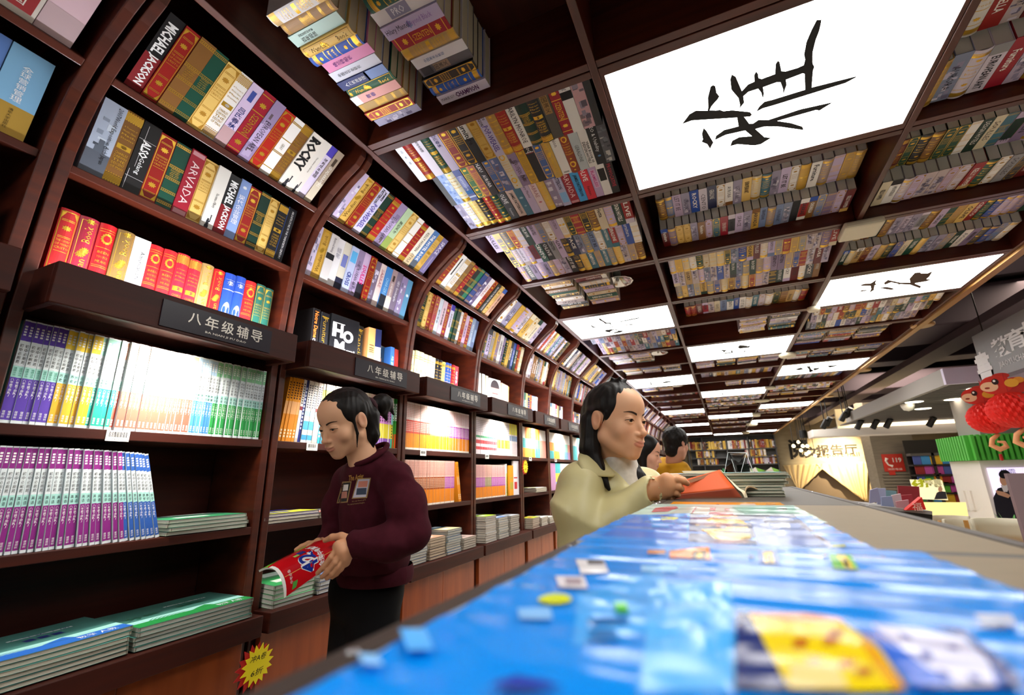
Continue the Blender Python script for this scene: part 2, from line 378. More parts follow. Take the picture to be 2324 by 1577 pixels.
def st_wreath(o, a, rb, simple):
    for v in (.90, .70, .48, .46, .93): o.rect(.05, .95, v-.003, v+.003, mi=1)
    o.ring(.5, .815, .2, .30, rays=1); o.ring(.5, .22, .2, .32, rays=1); o.flower(.5, .36, .14, 4); o.flower(.5, .08, .14, 4)
    if not simple: o.lines(['BEEN', 'YOU PICK', 'ME AND'], .50, .67, .5, .66, mi=1)
def st_oval(o, a, rb, simple):
    o.mb.add([o.P(.5, .43*o.h)]+[o.P(.5+.34*cos(2*pi*i/24), .43*o.h+.62*o.t*sin(2*pi*i/24)*1.25) for i in range(24)], [(0, i+1, (i+1) % 24+1) for i in range(24)], mi=2)
    o.rect(0, 1, .74, .755, mi=2); o.rect(.1, .9, .9, .905, mi=2); o.flower(.5, .85, .32, 6, mi=2); o.rect(0, 1, 0, .15, col='#0c1030')
    o.text('MARK TWAIN', .5, .24, .7, .018, 'h', mi=2); o.flower(.5, .06, .2, 4, mi=2)
def st_goldbars(o, a, rb, simple):
    for v in (.93, .91, .70, .45, .20, .06, .04): o.rect(0, 1, v-.006, v+.006, mi=1)
    o.rect(.0, 1, .05, .13, mi=1); o.rect(0, 1, .86, .9, mi=1)
    o.flower(.5, .8, .2, 6); o.flower(.5, .3, .22, 6)
    if not simple: o.lines(['Amazing', 'book'], .5, .66, .6, .7, mi=1)
def st_plain(o, a, rb, simple):
    t = a.get('t'); tc = a.get('tc', '#1a1a1e'); md = a.get('m', 'd')
    for r in a.get('r', ()): o.rect(r[0], r[1], r[2], r[3], col=r[4])
    for q in a.get('g', ()): o.rect(0, 1, q-.006, q+.006, mi=1)
    for q in a.get('fl', ()): o.flower(.5, q[0], q[1], 5, mi=q[2] if len(q) > 2 else 1, col=q[3] if len(q) > 3 else None)
    if t and not (simple and len(t) > 14): o.text(t, a.get('uc', .5), a.get('vc', .55), a.get('w', .6), a.get('s', .55), md, col=tc, mi=a.get('mi', 0), bold=a.get('b', 0.), maxs=a.get('x', 2.2))
    if not simple:
        for q in a.get('t2', ()): o.text(q[0], q[5] if len(q) > 5 else .5, q[1], q[2], q[3], q[4] if len(q) > 4 else 'd', col=q[6] if len(q) > 6 else tc, mi=a.get('mi', 0), bold=q[7] if len(q) > 7 else 0.)
def st_photo(o, a, rb, simple):
    P = a.get('pc', ('#8d86a0', '#b6afc4', '#6c6680', '#cfc9d8'))
    for i in range(14):
        v = rb.uniform(.02, .75); u = rb.uniform(0, .6); hh = rb.uniform(.02, .12); o.rect(u, min(1, u+rb.uniform(.2, .5)), v, v+hh, col=rb.choice(P), off=.0002+.00001*i)
    st_plain(o, a, rb, simple)
def st_statue(o, a, rb, simple):
    o.rect(.30, .62, .0, .05, col='#26262c'); o.rect(.36, .58, .05, .12, col='#26262c'); o.rect(.40, .54, .12, .15, col='#26262c'); o.rect(.58, .66, .1, .2, col='#26262c'); o.flower(.62, .21, .08, 4, mi=0, col='#26262c')
    st_plain(o, a, rb, simple)
STY = {'frame': (st_frame, 0), 'bands': (st_bands, 0), 'darwin': (st_darwin, 0), 'script': (st_script, .2), 'wreath': (st_wreath, .2), 'oval': (st_oval, .2), 'goldbars': (st_goldbars, .16), 'plain': (st_plain, 0), 'photo': (st_photo, 0), 'statue': (st_statue, 0)}
COLN = {}
def book_mesh(a, t, h, d, rb, simple=False, cov=None, let=None, pag=None, M=None, full=True):
    """adds one book's cover, lettering and pages to the given mesh builders (its own axes: x along the shelf, y into it, z up)"""
    fn, bu = STY[a['st']]; bu = a.get('bulge', bu)*t
    n = 8 if bu else 1; th = .0024
    out = [(-t/2, d)]+[((i/n-.5)*t, -bu*(1-(2*i/n-1)**2)) for i in range(n+1)]+[(t/2, d)]
    if full:
        inn = [(t/2-th, d)]+[((.5-i/n)*(t-2*th), th-bu*(1-(2*i/n-1)**2)) for i in range(n+1)]+[(-t/2+th, d)]
        c = MB(); c.prism([Vector((x, y, 0)) for x, y in out+inn], (0, 0, h), col=a['c'])
    else:
        c = MB(); m = n+3; pts = [Vector((x, y, 0)) for x, y in out]
        c.add([p for p in pts]+[p+Vector((0, 0, h)) for p in pts], [(i, i+1, m+i+1, m+i) for i in range(m-1)], col=a['c'])
    o = Ops(t, h, bu)
    if a.get('c2'): o.rect(0, 1, 0, a.get('f', .5), col=a['c2'], off=.0002)
    fn(o, a, rb, simple)
    p = MB(); e = 0 if a.get('pb') else .004
    p.box(-t/2+th, t/2-th, .003-bu*.3, d-e, e*.7, h-e*.7, col='#c9bda6' if not a.get('gp') else '#d2cec6')
    for src, dst in ((c, cov), (o.mb, let), (p, pag)):
        vs = [M @ Vector(v) for v in src.v] if M is not None else src.v
        k = len(dst.v); dst.v += [tuple(v) for v in vs]; dst.f += [[i+k for i in f] for f in src.f]; dst.c += src.c; dst.m += src.m
NBOOK = [0]
def make_book(a, t, h, d, M, label, group, rb, cat='book'):
    c, l, p = MB(), MB(), MB(); book_mesh(a, t, h, d, rb, False, c, l, p)
    o = c.build('book', GLOSS if a.get('gl') else CLOTH)
    if l.v: l.build('lettering', LETTER, o)
    p.build('page_block', MATTE, o)
    o.matrix_world = M; NBOOK[0] += 1
    return tag(o, label, cat, group)
STUFF = [MB(), MB(), MB()]
def stuff_book(a, t, h, d, M, rb, simple=True): book_mesh(a, t, h, d, rb, simple, *STUFF, M=M, full=False)
def basis(o, x, y, z):
    return Matrix(((x.x, y.x, z.x, o.x), (x.y, y.y, z.y, o.y), (x.z, y.z, z.z, o.z), (0, 0, 0, 1)))
# colours of the bindings
RED, CRIM, DRED, GRN, DGRN, CRM, BRN, BLK, BLU, NAVY, WHT, LIL, MAU, TAN, GREY, DGREY, PNK, GOLDC, TEAL, LBL = '#8e1410', '#93162a', '#5e0f14', '#0f4434', '#0b2d22', '#dcb765', '#7b5224', '#17161a', '#24489c', '#1b2247', '#e8e5e2', '#bfaed0', '#7f6c8c', '#b59258', '#8b8a8e', '#3c3d42', '#d9879f', '#c39a3e', '#37687a', '#8fb3dc'
def B(st, c, words, w=1., h=1., **k): return dict(st=st, c=c, lab=words, w=w, h=h, **k)
def fr(c, n, **k): return B('frame', c, n+' gold-framed book', **k)
def bd(c, n, **k): return B('bands', c, n+' book with pairs of gold bands', **k)
def dw(c, n, **k): return B('darwin', c, n+' book with gilt end blocks', **k)
def gb(c, n, **k): return B('goldbars', c, n+' book with gold bars', **k)
def pl(c, t, n, **k): return B('plain', c, n, t=t, **k)
MJ = lambda: pl(BLK, 'MICHAEL', 'black and red book with white capitals', tc='#eeeeee', c2='#7d1a20', f=.47, b=.03, vc=.70, w=.40, s=.66, x=2.4, t2=(('JACKSON', .28, .40, .66, 'd', .5, '#e9e6e6', .03),))
EA = lambda: B('photo', '#8f7da0', 'mauve art book with faded photograph', t='EUROPEAN ART', tc='#3a3344', vc=.42, w=.5, s=.5, pc=('#7a6a8a', '#a493b4', '#5e4f58'), r=((0, 1, .28, .6, '#b3a0c6'),))
SZ = lambda: pl(CRIM, 'SZENTEN', 'crimson book with gilt capitals', mi=1, vc=.48, w=.32, s=.5, g=(.3, .68, .94, .07), fl=((.8, .3), (.18, .3)))
JP = lambda: pl('#c6c0dc', 'POP-WEASEL', 'pale lilac book with violet capitals', tc='#5a4ea0', b=.02, vc=.38, w=.55, s=.6, x=1.8, t2=(('JAMES', .86, .2, .32, 'd', .7, '#20202c', .02), ('PATTERSON', .82, .3, .36, 'd', .3, '#20202c', .02)))
AR = lambda: pl(CRIM, 'ARVADA', 'crimson book with large pale capitals', tc='#e6c3c4', vc=.5, w=.66, s=.55, x=1.6, r=((.08, .92, .92, .985, '#c58b92'), (.08, .92, .015, .08, '#c58b92')))
RK = lambda: B('statue', '#ddd6cc', 'cream book with bold black capitals and statue', t='ROCKY', tc='#0f0f11', b=.04, vc=.64, w=.58, s=.85, x=1.6, w_=1.2)
U1T = [MJ(), fr(RED, 'red'), bd(BRN, 'brown'), bd(GRN, 'dark green'), fr(CRM, 'cream'), dw('#e0dcd6', 'white'), pl('#c8b4d2', '吕氏春秋', 'lilac book with navy stacked characters', m='v', tc='#1f2c6a', vc=.45, w=.34, s=.62, r=((.3, .7, .74, .9, '#3a4a92'), (0, 1, 0, .28, '#b08f92'))), SZ(), EA(), fr('#a81c12', 'scarlet', ), B('plain', '#e6e2de', 'white book with faint gold lattice bands', g=(.92, .9, .62, .4, .38, .12), t='GRAY', tc='#8a8478', vc=.5, w=.1, s=.3), dw(BRN, 'brown'), RK(), B('statue', '#d8d2ca', 'slim cream book with small statue print', t='The statue of liberty', tc='#6a645e', vc=.55, w=.3, s=.2, w_=.8), pl('#cfc4dc', '财务成本管理', 'white and violet textbook', m='v', tc='#26262c', vc=.58, w=.38, s=.5, r=((0, 1, .82, 1, '#4a3ea8'),), w_=.8), pl('#a3917f', 'GUADARRAMAS', 'taupe book with small white title', tc='#ece6de', vc=.5, w=.4, s=.4, r=((0, 1, .0, .38, '#c9bda8'), (.3, .7, .72, .86, '#46382c')), w_=.8)]
U1M = [B('photo', '#a9b4c8', 'pale blue exposition book with harbour photograph', t='2007World Exposition Aichi Japan', tc='#16181e', vc=.56, w=.8, s=.26, uc=.72, pc=('#59606c', '#8791a2', '#454b55', '#c4cfdd'), r=((0, 1, 0, .3, '#565b66'),), w_=1.3), dw(BRN, 'brown'), pl('#1b191a', 'ALSO', 'black book with thin white crossing lines', tc='#f2f2f2', b=.035, vc=.62, w=.24, s=.52, x=1.5, t2=(('Gelang', .38, .24, .34),), r=((.02, .98, .74, .745, '#cfcfcf'), (.3, .32, .35, .95, '#cfcfcf'), (.1, .12, .02, .3, '#cfcfcf'), (0, 1, .2, .204, '#cfcfcf')), w_=1.25), fr(RED, 'red'), bd(GRN, 'dark green'), AR(), fr(CRM, 'cream'), B('statue', '#dedad2', 'white book with small statue print', t='The statue of liberty', tc='#3a3836', vc=.45, w=.24, s=.3), MJ(), pl('#7f98cc', '现代企业管理', 'blue textbook with white stacked characters', m='v', tc='#f0f0f4', vc=.5, w=.5, s=.6, fl=((.88, .22, 2),)), fr('#8e1a16', 'red'), bd(DGRN, 'dark green'), fr(CRM, 'cream'), dw(BLK, 'black'), pl('#15151c', 'ARCHITECTURE IN THE TWENTIETH CENTURY', 'black architecture book with long white title', tc='#e2e2e2', vc=.5, w=.9, s=.5, x=1.3, uc=.6, r=((0, .1, 0, 1, '#2a4a90'),))]
U1L = [fr('#9c1c1e', 'red', bulge=.12), B('script', '#8e1f32', 'maroon script-lettered book'), B('wreath', '#b3141c', 'scarlet wreath-stamped book'), B('script', '#75592f', 'brown script-lettered book'), pl('#f1efec', 'American Style', 'white book with thin black title', tc='#16161a', vc=.62, w=.42, s=.36, uc=.6, x=1.4, r=((.3, .6, .03, .08, '#5d86a8'), (.4, .5, .08, .2, '#6d94b4'), (.2, .7, .0, .03, '#8fb0c8'))), B('wreath', '#b51a20', 'scarlet wreath-stamped book'), B('wreath', '#b01c22', 'scarlet wreath-stamped book'), dw('#b21a2c', 'rose red', bulge=.2), dw('#b21a2c', 'rose red', bulge=.2), B('script', '#9a7b4c', 'tan script-lettered book'), B('script', '#b4151a', 'bright red script-lettered book'), B('oval', '#1f3f96', 'blue book with silver oval'), B('oval', '#1f3f96', 'blue book with silver oval'), B('wreath', '#b41a1e', 'slim red wreath-stamped book'), fr('#1d5548', 'teal green', bulge=.12, w_=.9), fr('#1d5548', 'teal green', bulge=.12, w_=.9)]
U0T = [pl('#4b3f2c', None, 'dark olive book'), pl('#c9bfb6', '云', 'beige book with red seal print', m='v', tc='#1a1a1a', vc=.62, w=.2, s=.7, r=((.12, .9, .06, .34, '#8e2a2c'),), t2=(('中国', .2, .2, .5, 'v', .5, '#d9cfc6'),)), B('plain', '#d8b8c2', 'pale pink book with small pink label', r=((.35, .62, .5, .64, '#e0708c'), (0, 1, 0, .3, '#b9a0a4')))]
U0M = [pl('#8d9298', None, 'grey book'), pl('#5f84c8', '宏观经济学', 'blue economics textbook with white title label', m='v', tc='#16181e', vc=.66, w=.4, s=.42, r=((.26, .74, .44, .88, '#e6e8ec'), (.2, .8, .28, .36, '#e6e8ec')), t2=(('第五版', .32, .5, .05, 'h'),)), pl('#7fb2d8', '全球营销管理', 'sky blue and ochre textbook', m='v', tc='#f4f4f4', vc=.6, w=.44, s=.5, c2='#a98637', f=.34, t2=(('清华大学出版社', .18, .24, .26, 'v', .5, '#4a3a18'),))]
U0L = [pl('#3a2c4e', '三国', 'purple book with pale characters', m='v', tc='#d4bfe0', vc=.45, w=.3, s=.7, r=((.05, .95, .72, .84, '#9a86b4'),))]
U2T = [B('photo', '#bcaac8', 'lilac book with violet print', w_=.7), B('script', '#caa04a', 'gold script-lettered book', tc='#6e4d10', bulge=0), fr(RED, 'red'), JP(), bd(DGRN, 'dark green'), gb('#a01a16', 'red', bulge=0), EA(), pl('#a9c09a', '我的天才', 'light green book with black characters', m='v', tc='#1c1c1c', vc=.55, w=.3, s=.5, r=((0, 1, 0, .3, '#8a9c4c'),)), fr('#d6b468', 'cream'), B('plain', '#e2dcd6', 'white book with faint gold lattice bands', g=(.9, .6, .4, .1)), gb('#931418', 'dark red', bulge=0), pl('#e0d8c8', 'KELLY HOPPEN', 'cream book with brown capitals', tc='#3c2c1c', vc=.62, w=.5, s=.4, t2=(('STYLE', .18, .24, .4),), r=((0, 1, 0, .28, '#c9b48e'),)), pl('#4b72a8', 'THE HOTEL BOOK', 'blue book with bold white capitals', tc='#f0f0f0', b=.02, vc=.55, w=.7, s=.5, x=1.5, r=((0, 1, 0, .2, '#4d5560'),)), dw('#c9a050', 'golden tan'), pl('#6f6690', 'SPACE', 'purple grey book with white capitals', tc='#efeaf4', vc=.74, w=.34, s=.55, r=((.4, .6, .12, .5, '#8f86ac'),))]
U2M = [B('photo', '#c4b6cc', 'lilac book with faint print', w_=.7), B('script', '#c4983c', 'gold script-lettered book', tc='#7a5a18', bulge=0), pl('#c8c2c0', 'Retired living', 'white book with black block', tc='#5a5660', vc=.78, w=.3, s=.4, r=((0, 1, .48, .6, '#18181c'),)), pl('#d8d4d6', '蜡笔', 'white book with faint grey characters', m='v', tc='#9a96a4', vc=.7, w=.24, s=.6), pl('#cfc8b8', None, 'cream book with navy block and label', r=((.15, .85, .48, .74, '#6d74b0'), (0, 1, 0, .24, '#23243a'))), pl('#b4bcdc', 'CROSS', 'pale blue book with navy capitals', tc='#2b3a86', b=.02, vc=.3, w=.3, s=.6, r=((.1, .9, .66, .9, '#58a8dc'),)), EA(), pl('#cbb0d4', 'SOULLES', 'lilac and black book with pink capitals', tc='#e02a86', b=.02, vc=.52, w=.42, s=.55, c2='#2a2832', f=.34), fr(RED, 'red'), B('photo', '#6f5f74', 'dark mauve photograph book'), pl('#dcc8c4', 'SABRAE', 'pinkish cream book with rose capitals', tc='#b06a74', vc=.66, w=.42, s=.5), pl('#3f7fc0', 'CHARGERS', 'blue and black book with pale capitals', tc='#9cd0f0', vc=.55, w=.4, s=.5, c2='#1e222c', f=.34), pl('#a48a8c', 'GUADARRAMAS', 'taupe book with dark tag', tc='#f0e8e4', vc=.5, w=.36, s=.4, r=((.3, .7, .72, .86, '#3a2a24'), (0, 1, 0, .36, '#d6cfc4'))), pl('#77697e', 'GEO Gondangdia', 'grey mauve book with white title', tc='#e8e4ec', vc=.55, w=.5, s=.5), B('photo', '#8d7ca4', 'violet photograph book'), pl('#5b93b8', None, 'sky blue book with white bird print', fl=((.6, .3, 0, '#dfeaf2'),))]
U3T = [gb('#8a2a18', 'rust', bulge=0), pl('#dedad6', None, 'white book with black dashed rule', r=((.4, .6, .4, .9, '#1a1a1a'),)), dw('#ddd9d4', 'white'), bd('#7b5a34', 'brown'), gb('#8e1418', 'dark red', bulge=0), bd(BLK, 'black'), bd('#1f6a50', 'emerald green'), bd('#2a3f78', 'blue'), B('photo', '#5f4f74', 'violet photograph book'), pl('#dcd2d4', 'SABRAE', 'pinkish white book with rose capitals', tc='#b06a74', vc=.6, w=.4, s=.5), fr(RED, 'red'), pl(BLK, 'ARCHITECTURE IN THE TWENTIETH', 'black book with long white title', tc='#e4e4e4', vc=.5, w=.85, s=.4), fr('#d3b06a', 'cream'), pl('#d8a488', 'JAMES PATTERSON', 'peach book with black capitals', tc='#1c1c24', b=.02, vc=.45, w=.6, s=.5, r=((0, 1, .86, 1, '#3a5aa0'),))]
U3M = [dw(DGRN, 'dark green', w_=.8), fr(CRM, 'cream'), fr(RED, 'red'), fr('#a33a4a', 'rose'), pl('#c9d0dc', '电子商务', 'pale blue textbook with small characters', m='v', tc='#26304a', vc=.5, w=.4, s=.4), pl('#d9bcc8', '城市规划管理', 'pink textbook with stacked characters', m='v', tc='#30283a', vc=.55, w=.5, s=.45), SZ(), pl('#d0cbe2', '财务成本管理', 'white and violet textbook', m='v', tc='#26262c', vc=.55, w=.4, s=.4, r=((0, 1, .84, 1, '#4a3ea8'),)), bd('#124a36', 'green'), bd(DGRN, 'dark green'), B('plain', '#e0dcd8', 'white book with faint gold lattice bands', g=(.9, .6, .4, .1)), fr(RED, 'scarlet'), pl('#c7a6c4', '商务谈判', 'mauve textbook with stacked characters', m='v', tc='#3a2448', vc=.5, w=.4, s=.4), gb('#8c1a1c', 'red', bulge=0), pl('#8ea0bc', 'KELLY HOPPEN', 'grey blue book with white capitals', tc='#f0f0f0', vc=.5, w=.6, s=.4), pl('#6a7aa0', None, 'steel blue book', r=((.2, .8, .3, .7, '#9ab0cc'),))]
U3L = [B('plain', '#dccf9e', 'cream reference volume of a matching set', g=(.86, .8, .3, .24, .06), t='全集', tc='#6a5a2a', vc=.55, w=.2, s=.4, m='v', bulge=.12, w_=1.1) for _ in range(6)]+[gb(BLK, 'black'), gb(BLK, 'black'), gb('#d2b25c', 'cream'), gb('#20408c', 'blue'), gb('#20408c', 'blue'), gb('#8c141c', 'red'), pl('#c2182c', '红楼梦', 'crimson and white paperback', m='v', tc='#f0e0e0', vc=.66, w=.4, s=.5, c2='#e8e4e2', f=.3)]
PALET = [RED, CRIM, DRED, GRN, DGRN, CRM, BRN, BLK, BLU, NAVY, WHT, WHT, LIL, LIL, MAU, TAN, GREY, DGREY, '#c9c0cf', '#d9d3cf', GOLDC, TEAL, '#6d7fa8', '#b7a3c0', '#9c8a86', '#cfc2a6']
CNAME = {RED: 'red', CRIM: 'crimson', DRED: 'dark red', GRN: 'green', DGRN: 'dark green', CRM: 'cream', BRN: 'brown', BLK: 'black', BLU: 'blue', NAVY: 'navy', WHT: 'white', LIL: 'lilac', MAU: 'mauve', TAN: 'tan', GREY: 'grey', DGREY: 'charcoal', GOLDC: 'gold', TEAL: 'teal', '#c9c0cf': 'pale lilac', '#d9d3cf': 'off-white', '#6d7fa8': 'steel blue', '#b7a3c0': 'pale mauve', '#9c8a86': 'taupe', '#cfc2a6': 'beige'}
TIT = ['EUROPEAN ART', 'SZENTEN', 'ARVADA', 'JAMES PATTERSON', 'CENTO', 'OLIVE', 'MARILYN MONROE', 'THE HOTEL BOOK', 'KELLY HOPPEN', 'SPACE', 'ROCKY', 'CHAMPION', 'Furniture', 'DESIGN HOTELS', 'GERALDINE', 'AURORA', 'SABRAE', 'LET IT BE', 'Arletta', 'CINDERELLA', 'SOULLES']
def rnd_spec(rb):
    c = rb.choice(PALET); r = rb.random(); n = CNAME[c]
    dark = sum(lin(c)) < .5
    if r < .2: return fr(c, n)
    if r < .34: return gb(c, n)
    if r < .42: return dw(c, n, bulge=.12)
    if r < .5: return bd(c, n)
    t = rb.choice(TIT)
    if r < .62: return B('photo', rb.choice(['#8d86a0', '#a99ab0', '#77809a', '#b8a8a8']), 'photograph-printed book', t=t, tc='#2a2632', vc=.5, w=.5, s=.45)
    return pl(c, t, n+' book with '+('pale' if dark else 'dark')+' lettering', tc='#e8e4de' if dark else '#22202a', vc=rb.uniform(.4, .65), w=rb.uniform(.4, .7), s=.5, b=rb.choice((0, .02)), r=((0, 1, rb.choice((0, .8)), rb.choice((.16, 1)), rb.choice(PALET)),) if rb.random() < .35 else ())
def fill(specs, length, rb, lo=.8):
    ws = [s.get('w_', 1)*rb.uniform(.9, 1.1) for s in specs]; k = length/sum(ws); return [w*k for w in ws]
def wall_row(u, which, specs, gap_l, gap_r, hgt, place, group, rb, ind=True, inset=.008):
    o, t, n = SHELF[which]; k = R0+u; y0 = RIBS[k]+.038+gap_l; y1 = RIBS[k+1]-.038-gap_r
    ths = fill(specs, y1-y0, rb); y = y0
    for i, (a, th) in enumerate(zip(specs, ths)):
        h = hgt*a.get('h', 1)*rb.uniform(.965, 1.0)
        p = Vector((o.x, y+th/2, o.z+ZC))+n*(inset+rb.uniform(0, .008))+t*.0008
        M = basis(p, Vector((0, 1, 0)), n, t)
        if ind: make_book(a, th*.975, h, .165, M, a['lab']+', '+ordn(i)+' on '+place, group, rb)
        else: stuff_book(a, th*.975, h, .165, M, rb, u > 4)
        y += th
RB = random.Random(7)
wall_row(1-1, 'top', U1T, .022, .035, .262, 'top shelf, first bay', 'books on the top shelf of the first bay', RB)
wall_row(0, 'mid', U1M, .012, .04, .246, 'second shelf, first bay', 'books on the second shelf of the first bay', RB)
wall_row(0, 'low', U1L, .015, .035, .272, 'shelf over first sign', 'books above the first sign', RB, inset=.03)
for w, sp, hh in (('top', U0T, .26), ('mid', U0M, .25), ('low', U0L, .26)):
    wall_row(-1, w, sp, .86-.06*len(sp)-.165, .03+.03*(w == 'low'), hh, {'top': 'top', 'mid': 'second', 'low': 'third'}[w]+' shelf, cut-off bay', 'books in the cut-off bay', RB)
wall_row(1, 'top', U2T, .01, .045, .262, 'top shelf, second bay', 'books on the top shelf of the second bay', RB)
wall_row(1, 'mid', U2M, .01, .045, .25, 'second shelf, second bay', 'books on the second shelf of the second bay', RB)
wall_row(2, 'top', U3T, .01, .05, .262, 'top shelf, third bay', 'books on the top shelf of the third bay', RB)
wall_row(2, 'mid', U3M, .01, .05, .25, 'second shelf, third bay', 'books on the second shelf of the third bay', RB)
wall_row(2, 'low', U3L, .01, .20, .25, 'shelf over third sign', 'books above the third sign', RB, inset=.03)
for u in range(3, 25):
    for w in ('top', 'mid', 'low'):
        n = RB.choice((9, 12, 14)) if w != 'low' else RB.choice((6, 8, 10))
        g = RB.uniform(.02, .12) if w != 'low' else RB.uniform(.1, .3)
        wall_row(u, w, [rnd_spec(RB) for _ in range(n)], .01, g, .25, '', None, RB, ind=False, inset=.01 if w != 'low' else .03)
# --------- books in the ceiling cells: spines face down
UX, UYN, UZU = Vector((1, 0, 0)), Vector((0, -1, 0)), Vector((0, 0, 1))
def ceil_rows(c, k, rows, rb, ind=None, x0=.05, x1=.03, zt=1.475, tilt=.055, step=0., hgt=.285, place='', group=None, gp=False, n=20):
    """rows of books side by side; the head of each book is at its near end"""
    X0, X1 = BX[c]+.016+x0, BX[c+1]-.016-x1; Y0, Y1 = RIBS[k]+.04, RIBS[k+1]-.045; nr = len(rows) if isinstance(rows, list) else rows
    pitch = (Y1-Y0)/nr
    for j in range(nr):
        sp = rows[j] if isinstance(rows, list) else [rnd_spec(rb) for _ in range(n+rb.randint(-1, 1))]
        off = rb.uniform(0, .03) if j else 0
        ths = fill(sp, X1-X0-off, rb); x = X0+(off if j % 2 else 0)
        ang = atan2(tilt, pitch) if tilt else 0
        for i, (a, th) in enumerate(zip(sp, ths)):
            h = min(hgt, pitch*.985)*rb.uniform(.96, 1.0) if not step else pitch*rb.uniform(.93, .97)
            z = Vector((0, -cos(ang), sin(ang))); y = Vector((0, sin(ang), cos(ang)))
            p = Vector((x+th/2, Y1-pitch*(nr-1-j)-.002-(.0 if step else .0), zt-step*j-tilt+ZC+rb.uniform(0, .006)))
            M = basis(p, UX, y, z)
            if gp: a = dict(a, gp=1)
            if ind and ind(j, i): make_book(a, th*.97, h, .15, M, a['lab']+', '+ordn(i)+', '+['near', 'middle', 'far'][j]+' row, '+place, group, rb)
            else: stuff_book(a, th*.97, h, .15, M, rb, k > 6)
            x += th
def ceil_stack(c, k, x0, w, specs, rb, ya=None, yb=None, ind=False, place='', group=None, z=1.452, rot=0., deep=.24):
    """books one behind the other across the cell, titles reading along the cross beam"""
    Y0 = RIBS[k]+.04 if ya is None else ya; Y1 = RIBS[k+1]-.05 if yb is None else yb
    ths = fill(specs, Y1-Y0, rb); y = Y0
    for i, (a, th) in enumerate(zip(specs, ths)):
        r = rot+rb.uniform(-.006, .006); ux = Vector((-sin(r), -cos(r), 0)); vz = Vector((-cos(r), sin(r), 0))
        h = w*rb.uniform(.95, 1.0)
        p = Vector((x0+w+rb.uniform(-.008, .008), y+th/2, z+rb.uniform(0, .012)+ZC))
        M = basis(p, ux, UZU, vz)
        if ind: make_book(a, th*.97, h, deep, M, a['lab']+', '+ordn(i)+' in '+place, group, rb)
        else: stuff_book(a, th*.97, h, .2, M, rb, k > 7)
        y += th
SA = [dw('#e2e0e2', 'white', bulge=.1), bd('#a5825a', 'tan', bulge=.12), pl('#bcd8d0', '百年孤独', 'mint green book with black characters', m='v', tc='#16201c', vc=.68, w=.3, s=.42, uc=.32, t2=(('加西亚马尔克斯', .68, .3, .2, 'v', .72),)), B('script', '#e0b862', 'cream script-lettered book', tc='#4c3510', dn=1), gb('#2a55b4', 'royal blue', bulge=.14), pl('#dc88b4', '格兰特船长', 'pink book with purple characters', m='v', tc='#5b2a7a', vc=.62, w=.4, s=.5), pl('#d4d6e4', '中国近代史研究', 'pale grey book with small black characters', m='v', tc='#1e2230', vc=.62, w=.5, s=.3), pl('#28346e', '人力资源管理', 'navy and light blue textbook', m='v', tc='#e8ecf4', vc=.66, w=.44, s=.44, r=((0, 1, 0, .42, '#8fa8dc'), (0, 1, .38, .42, '#3f8ad0'))), B('script', '#1d5a40', 'green script-lettered book', dn=1), pl('#e8a8a0', '青春', 'salmon book with white end block', m='v', tc='#7068a8', vc=.6, w=.2, s=.5, r=((0, 1, .84, 1, '#e6e6ee'),)), bd('#b08e50', 'gold tan'), fr('#a3302c', 'red'), B('photo', '#9a95ae', 'lilac photograph book')]
SB = [gb('#174c40', 'green', bulge=.14), pl('#dcd8dc', None, 'white book with grey picture block', r=((.1, .9, .4, .75, '#8d8ca8'),), t2=(('PRO', .58, .2, .5, 'd', .5, '#e8e8ee'),)), pl('#b8acd0', 'Hilary Mantel', 'lilac novel with serif title', tc='#2a2438', vc=.76, w=.4, s=.5, t2=(('Beyond Black', .36, .4, .5, 'd', .5, '#8a6ab0'),), fl=((.55, .3, 0, '#7a86b8'),)), SZ(), dw('#b4935c', 'gold tan', bulge=.12), pl('#d8d6de', '中国美术史教程', 'white book with small blue characters', m='v', tc='#4a6aa0', vc=.6, w=.4, s=.3), pl('#55545c', '三国演义', 'grey and brown book with dark characters', m='v', tc='#20202a', vc=.62, w=.34, s=.5, r=((.15, .85, .42, .72, '#8f7a68'), (.1, .9, .76, .96, '#3a3a42'))), fr('#1a1c20', 'black', ), gb('#2a58b0', 'royal blue', bulge=.14), pl('#d0c8dc', 'CHAMPION', 'pale lilac book with plum block capitals', tc='#4a1c54', b=.03, vc=.42, w=.46, s=.55, x=1.6, t2=(('MARIE LU', .82, .26, .3, 'd', .5, '#4a4458'),))]
ceil_stack(0, 3, -1.185, .225, SA, RB, .74, 1.285, True, 'first ceiling stack', 'books in the first ceiling stack')
ceil_stack(0, 3, -.875, .225, SB, RB, .83, 1.30, True, 'second ceiling stack', 'books in the second ceiling stack')
